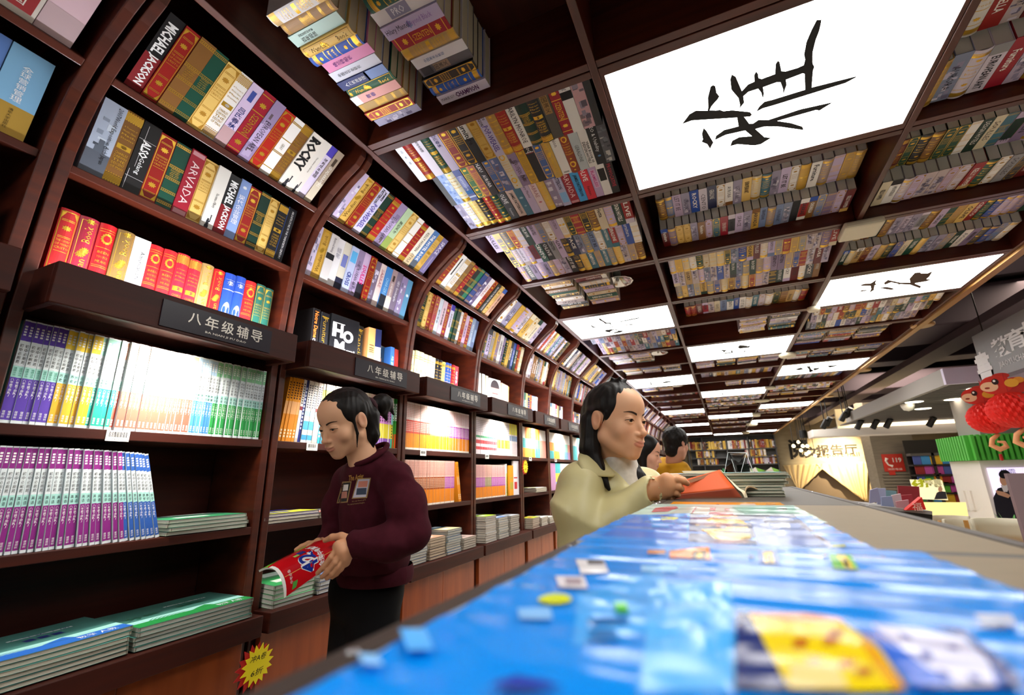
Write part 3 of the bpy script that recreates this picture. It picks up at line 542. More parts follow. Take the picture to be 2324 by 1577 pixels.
K4 = [[pl('#dfe2ea', '云水谣', 'white book with tiny characters', m='v', tc='#6a7a90', vc=.6, w=.4, s=.3, w_=.8), dw(RED, 'red', bulge=.14), pl('#d9d3e2', '财务成本管理', 'white and lilac textbook', m='v', tc='#26262c', vc=.75, w=.3, s=.4), dw(GRN, 'green', bulge=.14), pl('#c6bbd6', '吕氏春秋', 'lilac book with navy characters', m='v', tc='#1f2c6a', vc=.7, w=.3, s=.5), fr('#8e3036', 'dull red'), fr('#26262a', 'black'), pl('#e2e0dc', 'Furniture', 'white and charcoal furniture book', tc='#1a1a1c', b=.02, vc=.66, w=.5, s=.6, c2='#34363a', f=.55), fr('#d2ae58', 'golden'), JP(), gb('#b08a44', 'gold tan'), dw('#a01c1c', 'red', bulge=.14), pl('#e6e3de', 'MARILYN MONROE', 'white book with black serif capitals', tc='#121214', vc=.5, w=.8, s=.56, x=1.3), bd(DGRN, 'dark green', bulge=.14), dw(BLK, 'black', bulge=.14), pl('#4a463e', '三国演义', 'charcoal and tan book', m='v', tc='#2a2014', vc=.72, w=.4, s=.5, r=((.15, .85, .5, .95, '#9a7a4a'),)), SZ(), pl('#e2dfdc', 'living', 'white book with black block', tc='#8a8a90', vc=.88, w=.2, s=.5, r=((0, 1, .62, .76, '#161618'),)), B('photo', '#c49aa0', 'pink book with building photograph', pc=('#5a5260', '#7a6a72', '#8d8496')), pl('#2a2b2e', None, 'charcoal book', w_=.7)],
      [pl('#30343a', None, 'charcoal spined book', w_=.7), B('photo', '#8aa4d8', 'pale blue picture book', pc=('#b4c8ea', '#6f8cc8')), B('goldbars', '#e6e2c8', 'cream book with gold bars'), pl('#4a5a98', 'Furniture', 'blue book-pattern cover', tc='#d8e0f0', vc=.5, w=.4, s=.4, r=((.1, .9, .4, .7, '#8a94c8'), (0, 1, .2, .3, '#2c6aa8'), (0, 1, .1, .14, '#c8d4ea'))), fr('#2f6a44', 'green'), fr('#a85a58', 'faded red'), pl('#2a2b30', 'AURORA', 'black book with white capitals', tc='#e8e8e8', b=.02, vc=.4, w=.34, s=.5, t2=(('FOLKU', .8, .3, .5, 'd', .5, '#e8e8e8', .02),)), fr('#44649c', 'blue'), B('photo', '#5a6ea0', 'blue photograph book'), B('wreath', '#d8d0bc', 'cream wreath-stamped book', bulge=.1), EA(), fr('#b08a34', 'gold'), pl('#1c1c20', 'TALOC', 'black book with thin red stripe', tc='#e8e4e0', b=.02, vc=.85, w=.24, s=.4, r=((0, 1, .72, .735, '#d8d0cc'), (0, 1, .70, .71, '#a83a3a'))), fr('#3f5e9c', 'blue'), B('script', '#c09a48', 'gold script-lettered book'), pl('#e6e2de', 'Fashion', 'white fashion book with thin title', tc='#3a3a40', vc=.82, w=.3, s=.4, r=((.2, .8, .06, .07, '#222222'), (.2, .8, .04, .05, '#222222'))), B('wreath', '#8a3a22', 'rust wreath-stamped book'), pl('#b4bcc0', 'GERALDINE', 'pale grey book with thin capitals', tc='#4a5054', vc=.4, w=.4, s=.4), pl('#dedad6', 'DESIGN HOTELS', 'white hotels yearbook with bold title', tc='#1a1a1a', b=.02, vc=.35, w=.5, s=.34, uc=.3, t2=(('YEAR BOOK 05', .35, .5, .3, 'd', .7, '#1a1a1a', .02),)), pl('#17181c', 'SEO & Usability', 'black book with white web title', tc='#e8e8ea', vc=.6, w=.6, s=.5, fl=((.2, .2, 0, '#5a8ab8'),)), B('photo', '#55565c', 'grey photograph book', pc=('#3a3a40', '#6f7078', '#b8b4b0'))],
      [B('photo', '#8d88a8', 'violet photograph book'), B('goldbars', '#e4e4e6', 'white book with gold bars', bulge=.1), B('goldbars', '#e0c880', 'pale cream book with gold bars', bulge=.1), gb(BLK, 'black'), gb('#a8201c', 'red'), gb(GRN, 'green'), pl('#3a3e44', 'OLIVE', 'charcoal book with white capitals', tc='#e4e4e6', b=.02, vc=.66, w=.3, s=.55, t2=(('Furniture', .22, .26, .3, 'd', .5, '#d4d4d8'),)), pl('#d8bfb4', 'JAMES PATTERSON', 'pale peach novel with black capitals', tc='#141418', b=.025, vc=.42, w=.66, s=.46, x=1.3, r=((.2, .8, .82, .94, '#b88ac0'),)), pl('#46748c', None, 'teal blue book with white bird', fl=((.55, .3, 0, '#a8c8d8'), (.3, .2, 0, '#88b0c4'))), pl('#c4b4d4', 'Hilary Mantel', 'lilac novel with serif title', tc='#3a3048', vc=.7, w=.42, s=.4), pl('#e0ccd0', 'SABRAE', 'pinkish white book with rose capitals', tc='#a86a74', vc=.66, w=.42, s=.5, fl=((.3, .24, 0, '#c86a7a'),)), gb('#d4ae54', 'cream'), B('photo', '#9484a0', 'mauve photograph book'), pl('#b4b0d0', 'PATTERSON', 'pale violet novel with navy capitals', tc='#22264a', b=.02, vc=.7, w=.4, s=.5, r=((.1, .9, .1, .4, '#86b4e0'),)), AR(), pl('#3f9ad8', 'JAMES PATTERSON', 'bright blue novel with black capitals', tc='#0e1420', b=.025, vc=.45, w=.6, s=.5, x=1.4), pl('#d02238', 'OLIVE', 'bright red book with white capitals', tc='#f4e4e4', b=.02, vc=.7, w=.36, s=.55, t2=(('Furniture', .24, .26, .3, 'd', .5, '#2a1014'),)), pl('#b49ac0', 'BLAMELESS', 'lilac book with pink boxed title', tc='#b02a7a', b=.02, vc=.5, w=.44, s=.4, r=((.2, .8, .26, .74, '#d8b0d0'),)), pl('#dedbd8', None, 'white book with black cover block', r=((.1, .9, .4, .72, '#1c1c1c'),)), pl('#19191c', 'PROVOCATIVE', 'black book with red outlined capitals', tc='#b03040', b=.02, vc=.5, w=.62, s=.5)]]
ceil_rows(0, 4, K4, RB, lambda j, i: True, x0=.045, x1=.02, place='first ceiling cell', group='books in the first ceiling cell')
RB2 = random.Random(21)
ceil_rows(0, 5, 3, RB2, lambda j, i: True, place='second ceiling cell', group='books in the second ceiling cell', hgt=.29, n=20)
RB3 = random.Random(33)
ceil_rows(2, 4, 3, RB3, lambda j, i: j == 2 and i < 9, n=17, tilt=0, step=.07, zt=1.60, gp=True, place='cell beside largest panel', group='books beside the largest light panel', x0=.0)
ceil_rows(2, 3, 3, RB3, None, n=17, tilt=0, step=.07, zt=1.60, gp=True)
ceil_rows(1, 5, 3, RB3, None, n=23, tilt=0, step=.062, zt=1.60, gp=True)
ceil_rows(1, 6, 3, RB3, None, n=22)
ceil_rows(2, 5, 3, RB3, None, n=20, tilt=0, step=.07, zt=1.61, gp=True)
ceil_rows(2, 6, 3, RB3, None, n=20, tilt=0, step=.06, zt=1.60, gp=True)
for c, k, mode in ((0, 8, 'r'), (1, 7, 'p'), (2, 8, 'r'), (1, 11, 'p'), (0, 13, 'p'), (0, 14, 'p'), (2, 12, 'p'), (2, 13, 'r'), (1, 14, 'r'), (1, 15, 'r'), (1, 20, 'r'), (2, 17, 'r'), (0, 17, 'r'), (0, 21, 'p'), (1, 22, 'r')):
    if mode == 'r': ceil_rows(c, k, 3, RB3, None, n=20)
    else: ceil_rows(c, k, 2, RB3, None, n=19, tilt=0, step=.13, zt=1.62, gp=True)
def stk(c, k, m, w=.22, x0=.06):
    for i in range(m):
        sp = [rnd_spec(RB3) for _ in range(RB3.choice((9, 10, 11)))]
        ceil_stack(c, k, BX[c]+x0+i*(w+.03), w, sp, RB3, rot=RB3.uniform(-.14, .14), ya=RIBS[k]+.09, yb=RIBS[k+1]-.14)
stk(0, 6, 2, .25, .10); stk(0, 9, 2, .25); stk(0, 10, 3, .25); stk(1, 8, 2, .25, .58); stk(1, 10, 4, .24); stk(2, 9, 3, .26); stk(2, 10, 4, .23); stk(1, 12, 2, .25, .45); stk(0, 12, 2, .25); stk(0, 15, 2); stk(2, 14, 3); stk(2, 15, 3); stk(1, 16, 2); stk(1, 17, 3); stk(0, 18, 3); stk(2, 18, 3); stk(1, 19, 3); stk(0, 19, 2)
# ------------------------------------------------------------------ thin workbooks standing on the lit shelves
def st_wb(o, a, rb, simple):
    for r in a.get('r', ()): o.rect(r[0], r[1], r[2], r[3], col=r[4], off=.0003)
    for q in a.get('t2', ()): o.text(q[0], .5, q[1], q[2], q[3], q[4], col=q[5], maxs=1.6)
    for v0, v1, c, n in a.get('dash', ()):
        for i in range(n): v = v0+(v1-v0)*i/n; o.rect(.25, .75, v, v+(v1-v0)/n*.62, col=c, off=.0006)
    if a.get('side'):
        x = -o.t/2-.0003; h = o.h; m = o.mb
        def q(y0, y1, v0, v1, c, e=0): m.quad((x-e, y0, v0*h), (x-e, y1, v0*h), (x-e, y1, v1*h), (x-e, y0, v1*h), col=c)
        q(.010, .2, .0, 1, a['side'][0]); q(.012, .2, .03, .19, a['side'][1], .0002)
STY['wb'] = (st_wb, 0)
def wb_bixuan(c, cd, n, sub, top=None, subc='#1d1d22'):
    tp = top or c
    return dict(st='wb', c='#dbe4e8', lab='slim workbook with '+n+' spine bands', r=((0, 1, .79, .985, tp), (0, 1, .03, .43, c), (0, 1, .43, .54, '#a8dcd4')), side=('#6fc6b8', cd),
                t2=(('初中必刷题', .66, .2, .6, 'v', '#1d1d22'), (sub, .485, .085, .6, 'v', subc), ('八年级下册RJ', .33, .18, .55, 'v', '#f2f2f2'), ('理想树', .08, .07, .5, 'v', '#f2f2f2')), dash=((.84, .95, '#f0f0f0', 4),))
PUR = wb_bixuan('#5a3ea6', '#241a5c', 'violet', '道德法治', subc='#1d8a6a'); AMB = wb_bixuan('#e0a52c', '#8a4a14', 'amber', '历史', '#e8c840'); TEA = wb_bixuan('#1f9484', '#0e4038', 'teal', '生物学', '#9fd8cc')
COR = wb_bixuan('#dc5f4e', '#c42c20', 'coral', '语文', '#efb9a0'); BLE = wb_bixuan('#4a90d8', '#2060b8', 'sky blue', '物理', '#b4d4ee'); GRE = wb_bixuan('#2e9a4c', '#12883c', 'green', '英语', '#8fd0a0')
MAG = wb_bixuan('#87267e', '#4e1450', 'magenta', '英语'); DBL = wb_bixuan('#2f5cae', '#1c3c8c', 'deep blue', '数学')
def wb_band(bands, n, base='#ece8e6', dash=(), side=None): return dict(st='wb', c=base, lab=n, r=tuple((0, 1, a, b, c) for a, b, c in bands), dash=dash, side=side)
PROTO = {}
def workbook(key, a, t, h, d, M, label, group, rb):
    if key not in PROTO or len(PROTO[key]) < 2:
        c, l, p = MB(), MB(), MB(); book_mesh(dict(a, pb=1), t, h, d, rb, False, c, l, p)
        o = c.build('workbook', MATTE); l.build('lettering', LETTER, o); p.build('page_block', MATTE, o)
        PROTO.setdefault(key, []).append(o)
    else:
        o = copy_tree(rb.choice(PROTO[key]))
    o.matrix_world = M; return tag(o, label, 'workbook', group)
def wb_place(u, z, y, xin, lean, dy=0):
    q = Vector((0, -sin(lean), cos(lean))); ux = Vector((0, cos(lean), sin(lean)))
    return basis(Vector((-1.692-xin, y, z+.001+ZC)), ux, Vector((-1, 0, 0)), q)
RW = random.Random(3)
def wb_shelf(u, z, seq, y0, y1, place, group, h=.282, d=.20, lean=lambda f: 0., ind=True, jit=.011, inn=.012):
    n = len(seq); st = (y1-y0)/n
    for i, (key, a) in enumerate(seq):
        y = y0+st*(i+.5); M = wb_place(u, z, y, inn+RW.uniform(0, jit), lean(i/max(1, n-1)))
        hh = h*a.get('h', 1)
        if ind: workbook((key, round(st, 3)), a, st*.93, hh, d, M, a['lab']+', '+ordn(i)+' on the '+place, group, RW)
        else: book_mesh(dict(a, pb=1), st*.93, hh, d, RW, True, *WSTUFF, M=M, full=False)
WSTUFF = [MB(), MB(), MB()]
G1 = 'workbooks under the first sign'
seq = [('p', PUR)]*8+[('a', AMB)]*7+[('t', TEA)]*5+[('c', COR)]*19+[('b', BLE)]*6+[('g', GRE)]*17
wb_shelf(0, .152, seq, .548, 1.306, 'lit shelf, first bay', G1)
n_ = 33
for i in range(n_):
    f = i/(n_-1); an = radians(16.5)*f**1.6; y = .515+.0148*i
    a, key = (MAG, 'm') if i < 26 else (DBL, 'd')
    workbook((key, 2), a, .0112, .272, .19, wb_place(0, -.178, y, .012+RW.uniform(0, .01), an), a['lab']+', '+ordn(i)+' of the leaning row, first bay', 'workbooks leaning under the lit shelf', RW)
OR1 = wb_band(((.0, .42, '#e8901c'), (.42, .62, '#f0b070'), (.62, 1, '#ee9a14')), 'orange workbook', '#e8901c', ((.66, .95, '#5a2c08', 7), (.06, .2, '#f4e2c0', 3)))
NV2 = wb_band(((.0, 1, '#23307e'),), 'navy workbook', '#23307e', ((.2, .9, '#c8d0f0', 12),))
WB2 = wb_band(((.04, .12, '#3f9ad6'), (.2, .34, '#4aa6de'), (.42, .5, '#9ccae8')), 'white workbook with blue blocks', dash=((.55, .95, '#5a5a66', 10),))
WR2 = wb_band(((.5, .56, '#8a2a34'), (.0, .06, '#c8b8a8')), 'white workbook with dark red tab', dash=((.6, .95, '#4a4048', 9),))
CY2 = wb_band(((.0, .62, '#2f9ad8'), (.62, .9, '#d8e44a')), 'cyan workbook', dash=((.1, .55, '#e4f2fa', 8),))
YL2 = wb_band(((.0, .7, '#e6e030'), (.7, 1, '#f0f0e4')), 'yellow workbook', dash=((.1, .6, '#3a3a2a', 8),))
PK2 = wb_band(((.0, .18, '#c8489a'), (.18, .5, '#e6d838'), (.5, .8, '#dca0d8'), (.8, 1, '#f0dce8')), 'pink and yellow banded workbook', dash=((.2, .48, '#4a4420', 5), (.55, .95, '#7a4a78', 6)))
TL2 = wb_band(((.0, .18, '#36b08a'), (.18, .46, '#e8d83a'), (.46, .8, '#90d8d4'), (.8, 1, '#e8e0e0')), 'teal and yellow banded workbook', dash=((.2, .48, '#4a4420', 5),))
PL2 = wb_band(((.0, .18, '#8a5ab8'), (.18, .46, '#e8d83a'), (.46, 1, '#cf7fd0')), 'purple and yellow banded workbook', dash=((.5, .95, '#5a2a60', 8),))
GN2 = wb_band(((.0, .28, '#e25a22'), (.28, .5, '#4aa43a'), (.55, .9, '#e8ece8'), (.9, 1, '#2f9a3c')), 'green and orange workbook', '#2f9a3c', dash=((.56, .88, '#2f7a34', 6),))
s2 = [('o', OR1)]*5+[('wr0', WR2)]+[('n', NV2)]+[('w', WB2)]*4+[('wr', WR2)]*2+[('c2', CY2)]*5+[('y', YL2)]*5+[('pk', PK2)]*6+[('tl', TL2)]*5+[('pk', PK2)]*3+[('pl', PL2)]*8+[('tl', TL2)]*1+[('gn', GN2)]*2
wb_shelf(1, .152, s2, 1.395, 2.175, 'lit shelf, second bay', 'workbooks under the second sign', lean=lambda f: -radians(6)*max(0, 1-f*2.2), jit=.006)
RO3 = wb_band(((.04, .34, '#e88a16'), (.34, .62, '#d8402c'), (0, .04, '#f0e4d8')), 'white, red and orange banded workbook', '#f2dfda', ((.38, .6, '#f0d0c4', 6), (.68, .97, '#d88a80', 8)))
SO3 = wb_band(((.04, .34, '#e88a16'), (.34, .62, '#e27a5a'), (0, .04, '#f0e4d8')), 'white, salmon and orange banded workbook', '#f4e4de', ((.38, .6, '#f0d8cc', 6), (.68, .97, '#e0a090', 8)))
MO3 = wb_band(((.04, .34, '#e88a16'), (.34, .62, '#b04ab0'), (0, .04, '#f0e4d8')), 'white, magenta and orange banded workbook', '#f4e4e8', ((.38, .6, '#e8d0e8', 6), (.68, .97, '#d08a9a', 8)))
DO3 = wb_band(((.04, .34, '#dd8014'), (.34, .62, '#9c4a1c'), (0, .04, '#e8dcd0')), 'shade-dimmed white, red and orange workbook', '#d8b0a4', ((.38, .6, '#d8b89c', 6), (.66, .97, '#b8685c', 9)))  # same bands as the lit row; the lower shelf's shade is in the colours
PO3 = wb_band(((.04, .34, '#dd8014'), (.34, .62, '#a84aa0'), (0, .04, '#e8dcd0')), 'shade-dimmed white, purple and orange workbook', '#d8b0a8', ((.38, .6, '#d8b0d4', 6), (.66, .97, '#b8687c', 9)))  # magenta set again, darkened in colour for the unlit shelf
BO3 = wb_band(((.04, .34, '#dd8014'), (.34, .62, '#8f8260'), (0, .04, '#e8dcd0')), 'shade-dimmed white, khaki and orange workbook', '#d8b4a8', ((.38, .6, '#c8bc9c', 6), (.66, .97, '#b8706c', 9)))  # white and orange bands darkened the same way for shelf shade
wb_shelf(2, .152, [('r3', RO3)]*16+[('s3', SO3)]*14+[('m3', MO3)]*17, 2.262, 3.035, 'lit shelf, third bay', 'workbooks under the third sign', jit=.003)
wb_shelf(2, -.178, [('d3', DO3)]*30+[('p3', PO3)]*8, 2.262, 2.83, 'second shelf, third bay', 'workbooks below the third lit shelf', jit=.003, h=.27)
for j in range(2):
    workbook(('o3', j), OR1, .014, .27, .2, wb_place(2, -.178, 2.90+.02*j, .012, radians(11)), 'leaning orange workbook, '+('inner' if j == 0 else 'outermost')+' of two ending the third bay row', 'workbooks below the third lit shelf', RW)
LG4 = wb_band(((.12, .2, '#d4444c'), (.28, .38, '#d4444c'), (.44, .5, '#4aa070')), 'white workbook with two red bands', '#f2e8f0', ((.6, .95, '#b0a0b0', 7),))
LM4 = wb_band(((.2, .46, '#a8dc28'),), 'white workbook with lime block', '#f4f0f2', ((.55, .95, '#c0b8c4', 7),))
YB4 = wb_band(((.46, .62, '#8aa4c8'), (.66, 1, '#f0ea60')), 'yellow and blue banded workbook', '#f0e6e8', ((.06, .4, '#d8c0d0', 7),))
wb_shelf(3, .152, [('l4', LG4)]*15+[('m4', LM4)]*10+[('y4', YB4)]*7, 3.14, 3.93, 'lit shelf, fourth bay', 'workbooks under the fourth sign', jit=.003)
wb_shelf(3, -.178, [('p4', PO3)]*8+[('b4', BO3)]*6+[('q4', PO3)]*14, 3.14, 3.66, 'second shelf, fourth bay', 'workbooks below the fourth lit shelf', jit=.003, h=.25)
workbook(('y5', 0), YL2, .012, .26, .2, wb_place(3, -.178, 3.68, .01, 0), 'thin yellow workbook ending the fourth bay row', 'workbooks below the fourth lit shelf', RW)
# cover-out workbooks at the end of that shelf
for j, (y, col, hh, lab, bl) in enumerate(((3.74, '#e79a1c', .25, 'orange workbook shown cover-out beside a white one', '#b8a83a'), (3.83, '#ece8ee', .29, 'white workbook with red frame shown cover-out', '#c8303a'))):
    b = MB(); b.box(-1.72, -1.705, y, y+.09+.03*j, -.178+ZC, -.178+hh+ZC, col=col); o = b.build('workbook', MATTE)
    b = MB(); b.box(-1.705, -1.7045, y+.02, y+.08, -.178+.05+ZC, -.178+.11+ZC, col=bl); b.box(-1.705, -1.7045, y+.01, y+.085, -.178+.14+ZC, -.178+.15+ZC, col=bl); b.build('lettering', MATTE, o)
    tag(o, lab, 'workbook', 'cover-out workbooks in the fourth bay')
WPAL = ['#3fa8b0', '#e8d84a', '#e89a8a', '#8fd0c0', '#f0ece8', '#c48fc0', '#6fa8d8', '#ef9030', '#58b070']
for u in range(4, 24):
    for z in (.152, -.178):
        if z < 0 and u not in (5, 7, 8, 10, 12, 15): continue
        k = R0+u; y0, y1 = RIBS[k]+.05, RIBS[k+1]-.05; seq = []
        for _ in range(5):
            c1, c2, c3 = RW.choice(WPAL), RW.choice(WPAL), RW.choice(WPAL); a = wb_band(((0, .3, c1), (.3, .62, c2), (.62, 1, c3 if RW.random() < .4 else '#f0ecea')), 'x', '#eee9e6')
            seq += [('s', a)]*RW.choice((4, 7, 9))
        wb_shelf(u, z, seq, y0, y1, '', None, ind=False, jit=.002)
# ------------------------------------------------------------------ booklets lying in piles
BK = {}
def booklet(key, w, l, t, cover, deco, M, label, group, paper='#cfc6b4', spine=None, sag=0., rb=None, cat='booklet', name='booklet'):
    """lies flat: x across (page edge at +x, spine at -x), y along, z up; sag bows its near end down"""
    nx, ny = 4, 10
    def zz(x, y): return sag*((y/l)**2*1.0)+sag*.3*(x/w)**2
    b = MB()
    for s, e in ((0, .0012), (1, t)):
        z1 = (t if s else .0012); z0 = z1-.0012
        b.grid(lambda u, v: (w*(u-.5), l*(v-.5), z1+zz(w*(u-.5), l*(v-.5))), nx, ny, col=cover if s else spine or cover)
    b.grid(lambda u, v: (-w/2-.0004-.25*t*sin(pi*v), l*(u-.5), t*v+zz(-w/2, l*(u-.5))), ny, 4, col=spine or cover)
    o = b.build(name, GLOSS)
    p = MB(); e = .0015
    for v0, v1 in ((.08, .34), (.38, .66), (.70, .95)):
        c = paper
        p.grid(lambda u, v: (w/2-e*(1+(v0*7 % 2)), l*(u-.5), t*(v0+(v1-v0)*v)+zz(w/2, l*(u-.5))), ny, 1, col=c)
        for s in (-1, 1): p.grid(lambda u, v: (w*(u-.5), s*(l/2-e), t*(v0+(v1-v0)*v)+zz(w*(u-.5), s*l/2)), nx, 1, col=c)
    p.grid(lambda u, v: (w/2-e*3, l*(u-.5), t*(.05+.9*v)+zz(w/2, l*(u-.5))), ny, 1, col='#8f8676')
    for s in (-1, 1): p.grid(lambda u, v: (w*(u-.5), s*(l/2-e*3), t*(.05+.9*v)+zz(w*(u-.5), s*l/2)), nx, 1, col='#8f8676')
    p.build('page_block', MATTE, o)
    if deco:
        d = MB(); deco(d, lambda x, y, off=.0005: (x, y, t+off+zz(x, y)), w, l); d.build('lettering', MATTE, o)
    o.matrix_world = M
    return tag(o, label, cat, group)
def flat(x, y, z, ang=0, roll=0): return Matrix.Translation(Vector((x, y, z+ZC))) @ Matrix.Rotation(ang, 4, 'Z') @ Matrix.Rotation(roll, 4, 'Y')
def strip(d, P, x0, x1, y0, y1, col, n=8, off=.0005):
    d.grid(lambda u, v: P(x0+(x1-x0)*u, y0+(y1-y0)*v, off), 2, n, col=col)
def deco_paper(band, dark, ch):
    def f(d, P, w, l):
        strip(d, P, w/2-.05, w/2-.002, -l/2+.001, l/2-.001, band)
        strip(d, P, w/2-.085, w/2-.05, -l/2+.001, l/2-.001, '#a6e0dc')
        for i in range(9): y = -l*.36+i*.012; d.poly([P(w/2-.05, y, .001), P(w/2-.05, y+.006, .001), P(w/2-.078+.002*i, y+.03, .001)], col=band)
        d.poly([P(w/2-.05, .0, .0012), P(w/2-.05, .07, .0012), P(w/2-.078, .055, .0012)], col=band)
        text_on(d, ch, lambda x, y: P(w/2-.15+.03*0-y+.03, -l*.30+x, .001), .10, .034, col=dark, res=3, bold=.02)
        for i in range(3): strip(d, P, w/2-.15, w/2-.125, .0+i*.03, .022+i*.03, dark, 2, .001)
        strip(d, P, w/2-.18, w/2-.17, -.02, .12, '#c8dcd8', 4, .001)
        text_on(d, '八年级下册', lambda x, y: P(w/2-.175-y, .05+x, .0014), .13, .012, col=dark, res=1)
        text_on(d, '数学 人教', lambda x, y: P(w/2-.026-y, l*.30+x, .0012), .09, .026, col='#eef6ff', res=1)
    return f
RB4 = random.Random(11)
def pile(n, x, y, z, w, l, t, cover, deco, label, group, ang=0., jit=.004, sag=0., paper='#cfc6b4', spine=None, roll=0, ja=.02, cat='booklet'):
    for i in range(n):
        top = i == n-1
        w_ = ('lowest', 'topmost')[top] if i in (0, n-1) else ordn(i)+' up'
        booklet(None, w, l, t*.96, cover, deco if top else None, flat(x+RB4.uniform(-jit, jit), y+RB4.uniform(-jit, jit), z+.001+t*i, ang+RB4.uniform(-ja, ja), roll), label+', '+w_+' in its pile' if n > 1 else label, group, paper, spine, sag*(.2+.8*i/max(1, n-1)), cat=cat)
pile(6, -1.745, .726, -.478, .25, .37, .0115, '#5c9c94', deco_paper('#2f70d0', '#24306e', '分卷'), 'blue-banded test paper set, first ledge', 'test papers with blue band', sag=.012)
pile(5, -1.742, 1.112, -.478, .25, .37, .0125, '#5c9c90', deco_paper('#27984a', '#14503a', '分卷'), 'green-banded test paper set, first ledge', 'test papers with green band', paper='#c4c2b6')
def deco_pl(c1, c2):
    def f(d, P, w, l):
        strip(d, P, -w*.1, w/2-.004, -l/2+.004, l/2-.004, c1); strip(d, P, -w/2+.01, -w*.2, -l*.2, l*.35, c2, 4, .001); strip(d, P, w*.1, w*.3, -l*.3, l*.1, c2, 4, .001)
    return f
pile(4, -1.79, 1.145, -.177, .2, .285, .0125, '#8fcabc', deco_pl('#3f9a68', '#dcebe4'), 'green and mint workbook beside the leaning row', 'flat workbooks beside the leaning row', paper='#cac6ba', spine='#1f7a46', ja=.03)
pile(3, -1.79, 1.50, -.177, .2, .28, .0125, '#4038a4', deco_pl('#d8d83c', '#5a50c0'), 'violet and yellow booklet, second shelf, second bay', 'flat booklets in the second bay', spine='#e4e4e8')
pile(2, -1.79, 1.76, -.177, .2, .22, .0125, '#c8d8d4', deco_pl('#d85a3c', '#e8f0ee'), 'white and red booklet behind the woman in maroon', 'flat booklets in the second bay')
pile(5, -1.735, 1.50, -.478, .20, .20, .0165, '#7cc090', deco_pl('#3aa45c', '#d8e8dc'), 'fat green workbook on the ledge under the red magazine', 'green workbooks on the second ledge', paper='#c9c8c0', spine='#2f9a50', roll=.06)
pile(5, -1.735, 1.72, -.478, .20, .20, .0155, '#8fa0c0', deco_pl('#7088c0', '#dfe4ec'), 'grey blue workbook on the ledge beside the green pile', 'grey workbooks on the second ledge', paper='#cfccc4')
for y, n, t, c, c1, c2, pp, nm in ((2.33, 6, .0145, '#5f86b8', '#e4e8ee', '#3a6ab0', '#cdc6b6', 'white and blue'), (2.53, 8, .0148, '#3a3f55', '#d8a88c', '#e0e0e0', '#d3bca0', 'pale brown-edged'), (2.72, 10, .0145, '#3f8fc8', '#e8d8a8', '#dfe8ee', '#cbc3b0', 'sky blue topped'), (2.92, 5, .0145, '#7a6a6a', '#d0b8b0', '#9a8a88', '#c9bfb0', 'grey covered')):
    pile(n, -1.73, y, -.478, .2, .178, t, c, deco_pl(c1, c2), nm+' workbook on the third ledge', nm+' workbooks on the third ledge', paper=pp, ja=.012)
for y, n, t, c, c1, c2, pp, nm, sp in ((3.24, 11, .0165, '#e4e6ea', '#b0d838', '#f0f0ec', '#c8beb0', 'lime topped', '#dfe4ee'), (3.46, 9, .017, '#b8c4d4', '#7090c8', '#e8e8ec', '#cdc4b6', 'pale blue topped', '#8fb0b8'), (3.68, 9, .0165, '#8f98a4', '#c8ccd4', '#5a6068', '#c8c0b4', 'silver topped', '#5a5a60')):
    pile(n, -1.73, y, -.478, .2, .185, t, c, deco_pl(c1, c2), nm+' workbook on the fourth ledge', nm+' workbooks on the fourth ledge', paper=pp, ja=.012, spine=sp)
for y, n, t, c, c1, c2, nm in ((4.16, 6, .015, '#8a1f24', '#c8d43c', '#c03a30', 'red and lime'), (4.38, 5, .015, '#d8d4d6', '#e4e0e2', '#b8b0b4', 'white'), (4.60, 4, .015, '#dcdcdc', '#e8e6e4', '#b0b0b0', 'off-white')):
    pile(n, -1.73, y, -.478, .2, .18, t, c, deco_pl(c1, c2), nm+' workbook on the fifth ledge', nm+' workbooks on the fifth ledge', ja=.02)
pile(3, -1.78, 4.46, -.177, .2, .3, .014, '#e4e2e0', deco_pl('#e8e8e4', '#d8dc40'), 'white and yellow booklet, second shelf, fifth bay', 'flat booklets in the fifth bay')
pile(4, -1.36, 3.52, -1.30+.0, .21, .285, .02, '#e6ece8', deco_pl('#58b088', '#e8f0ea'), 'white and green booklet piled on the floor by the cabinets', 'booklets on the floor', ang=.3)
# dark books and single volumes shown cover-out on the second display shelf
o_, t_, n_v = SHELF['low']
def upright(name, y, w, h, d, xin, col, side, lab, deco=None, ang=0, cat='book', lean=0, grp='display books above the second sign'):
    M = Matrix.Translation(Vector((o_.x-xin, y, o_.z+ZC+.002))) @ Matrix.Rotation(ang, 4, 'Z') @ Matrix.Rotation(lean, 4, 'Y')
    b = MB(); b.box(-d, 0, -w/2, w/2, 0, h, M, col=col); o = b.build(name, GLOSS, bevel=.001)
    q = MB(); s = MB(); q.box(-d+.002, -.002, -w/2+.003, w/2-.0+.0006*0-.003, h-.001, h+.0006, M, col='#cbbfa8'); q.build('page_block', MATTE, o)
    if side: s.box(-d, 0, -w/2-.0006, -w/2, 0, h, M, col=side)
    if deco: deco(s, lambda y_, z_, e=.001: M @ Vector((e, y_, z_)), w, h)
    if s.v: s.build('lettering', LETTER, o)
    return tag(o, lab, cat, grp)
def d_home(s, P, w, h):
    for ch, y, z, a, b in (('H', -.042, .70, .066, .25), ('O', .020, .63, .070, .23), ('M', -.03, .40, .075, .24), ('E', .034, .25, .056, .24)):
        text_on(s, ch, lambda u, v: P(y+u, z*h+v), a, b*h, col='#e9e7e4', res=4, bold=.05, fit=False)
    for y0, y1, z0, z1 in ((-.078, -.005, .835, .85), (-.078, -.07, .57, .85), (.0, .065, .115, .125), (.0, .008, .12, .38), (.058, .066, .12, .38)): s.quad(P(y0, z0*h), P(y1, z0*h), P(y1, z1*h), P(y0, z1*h), col='#e9e7e4')
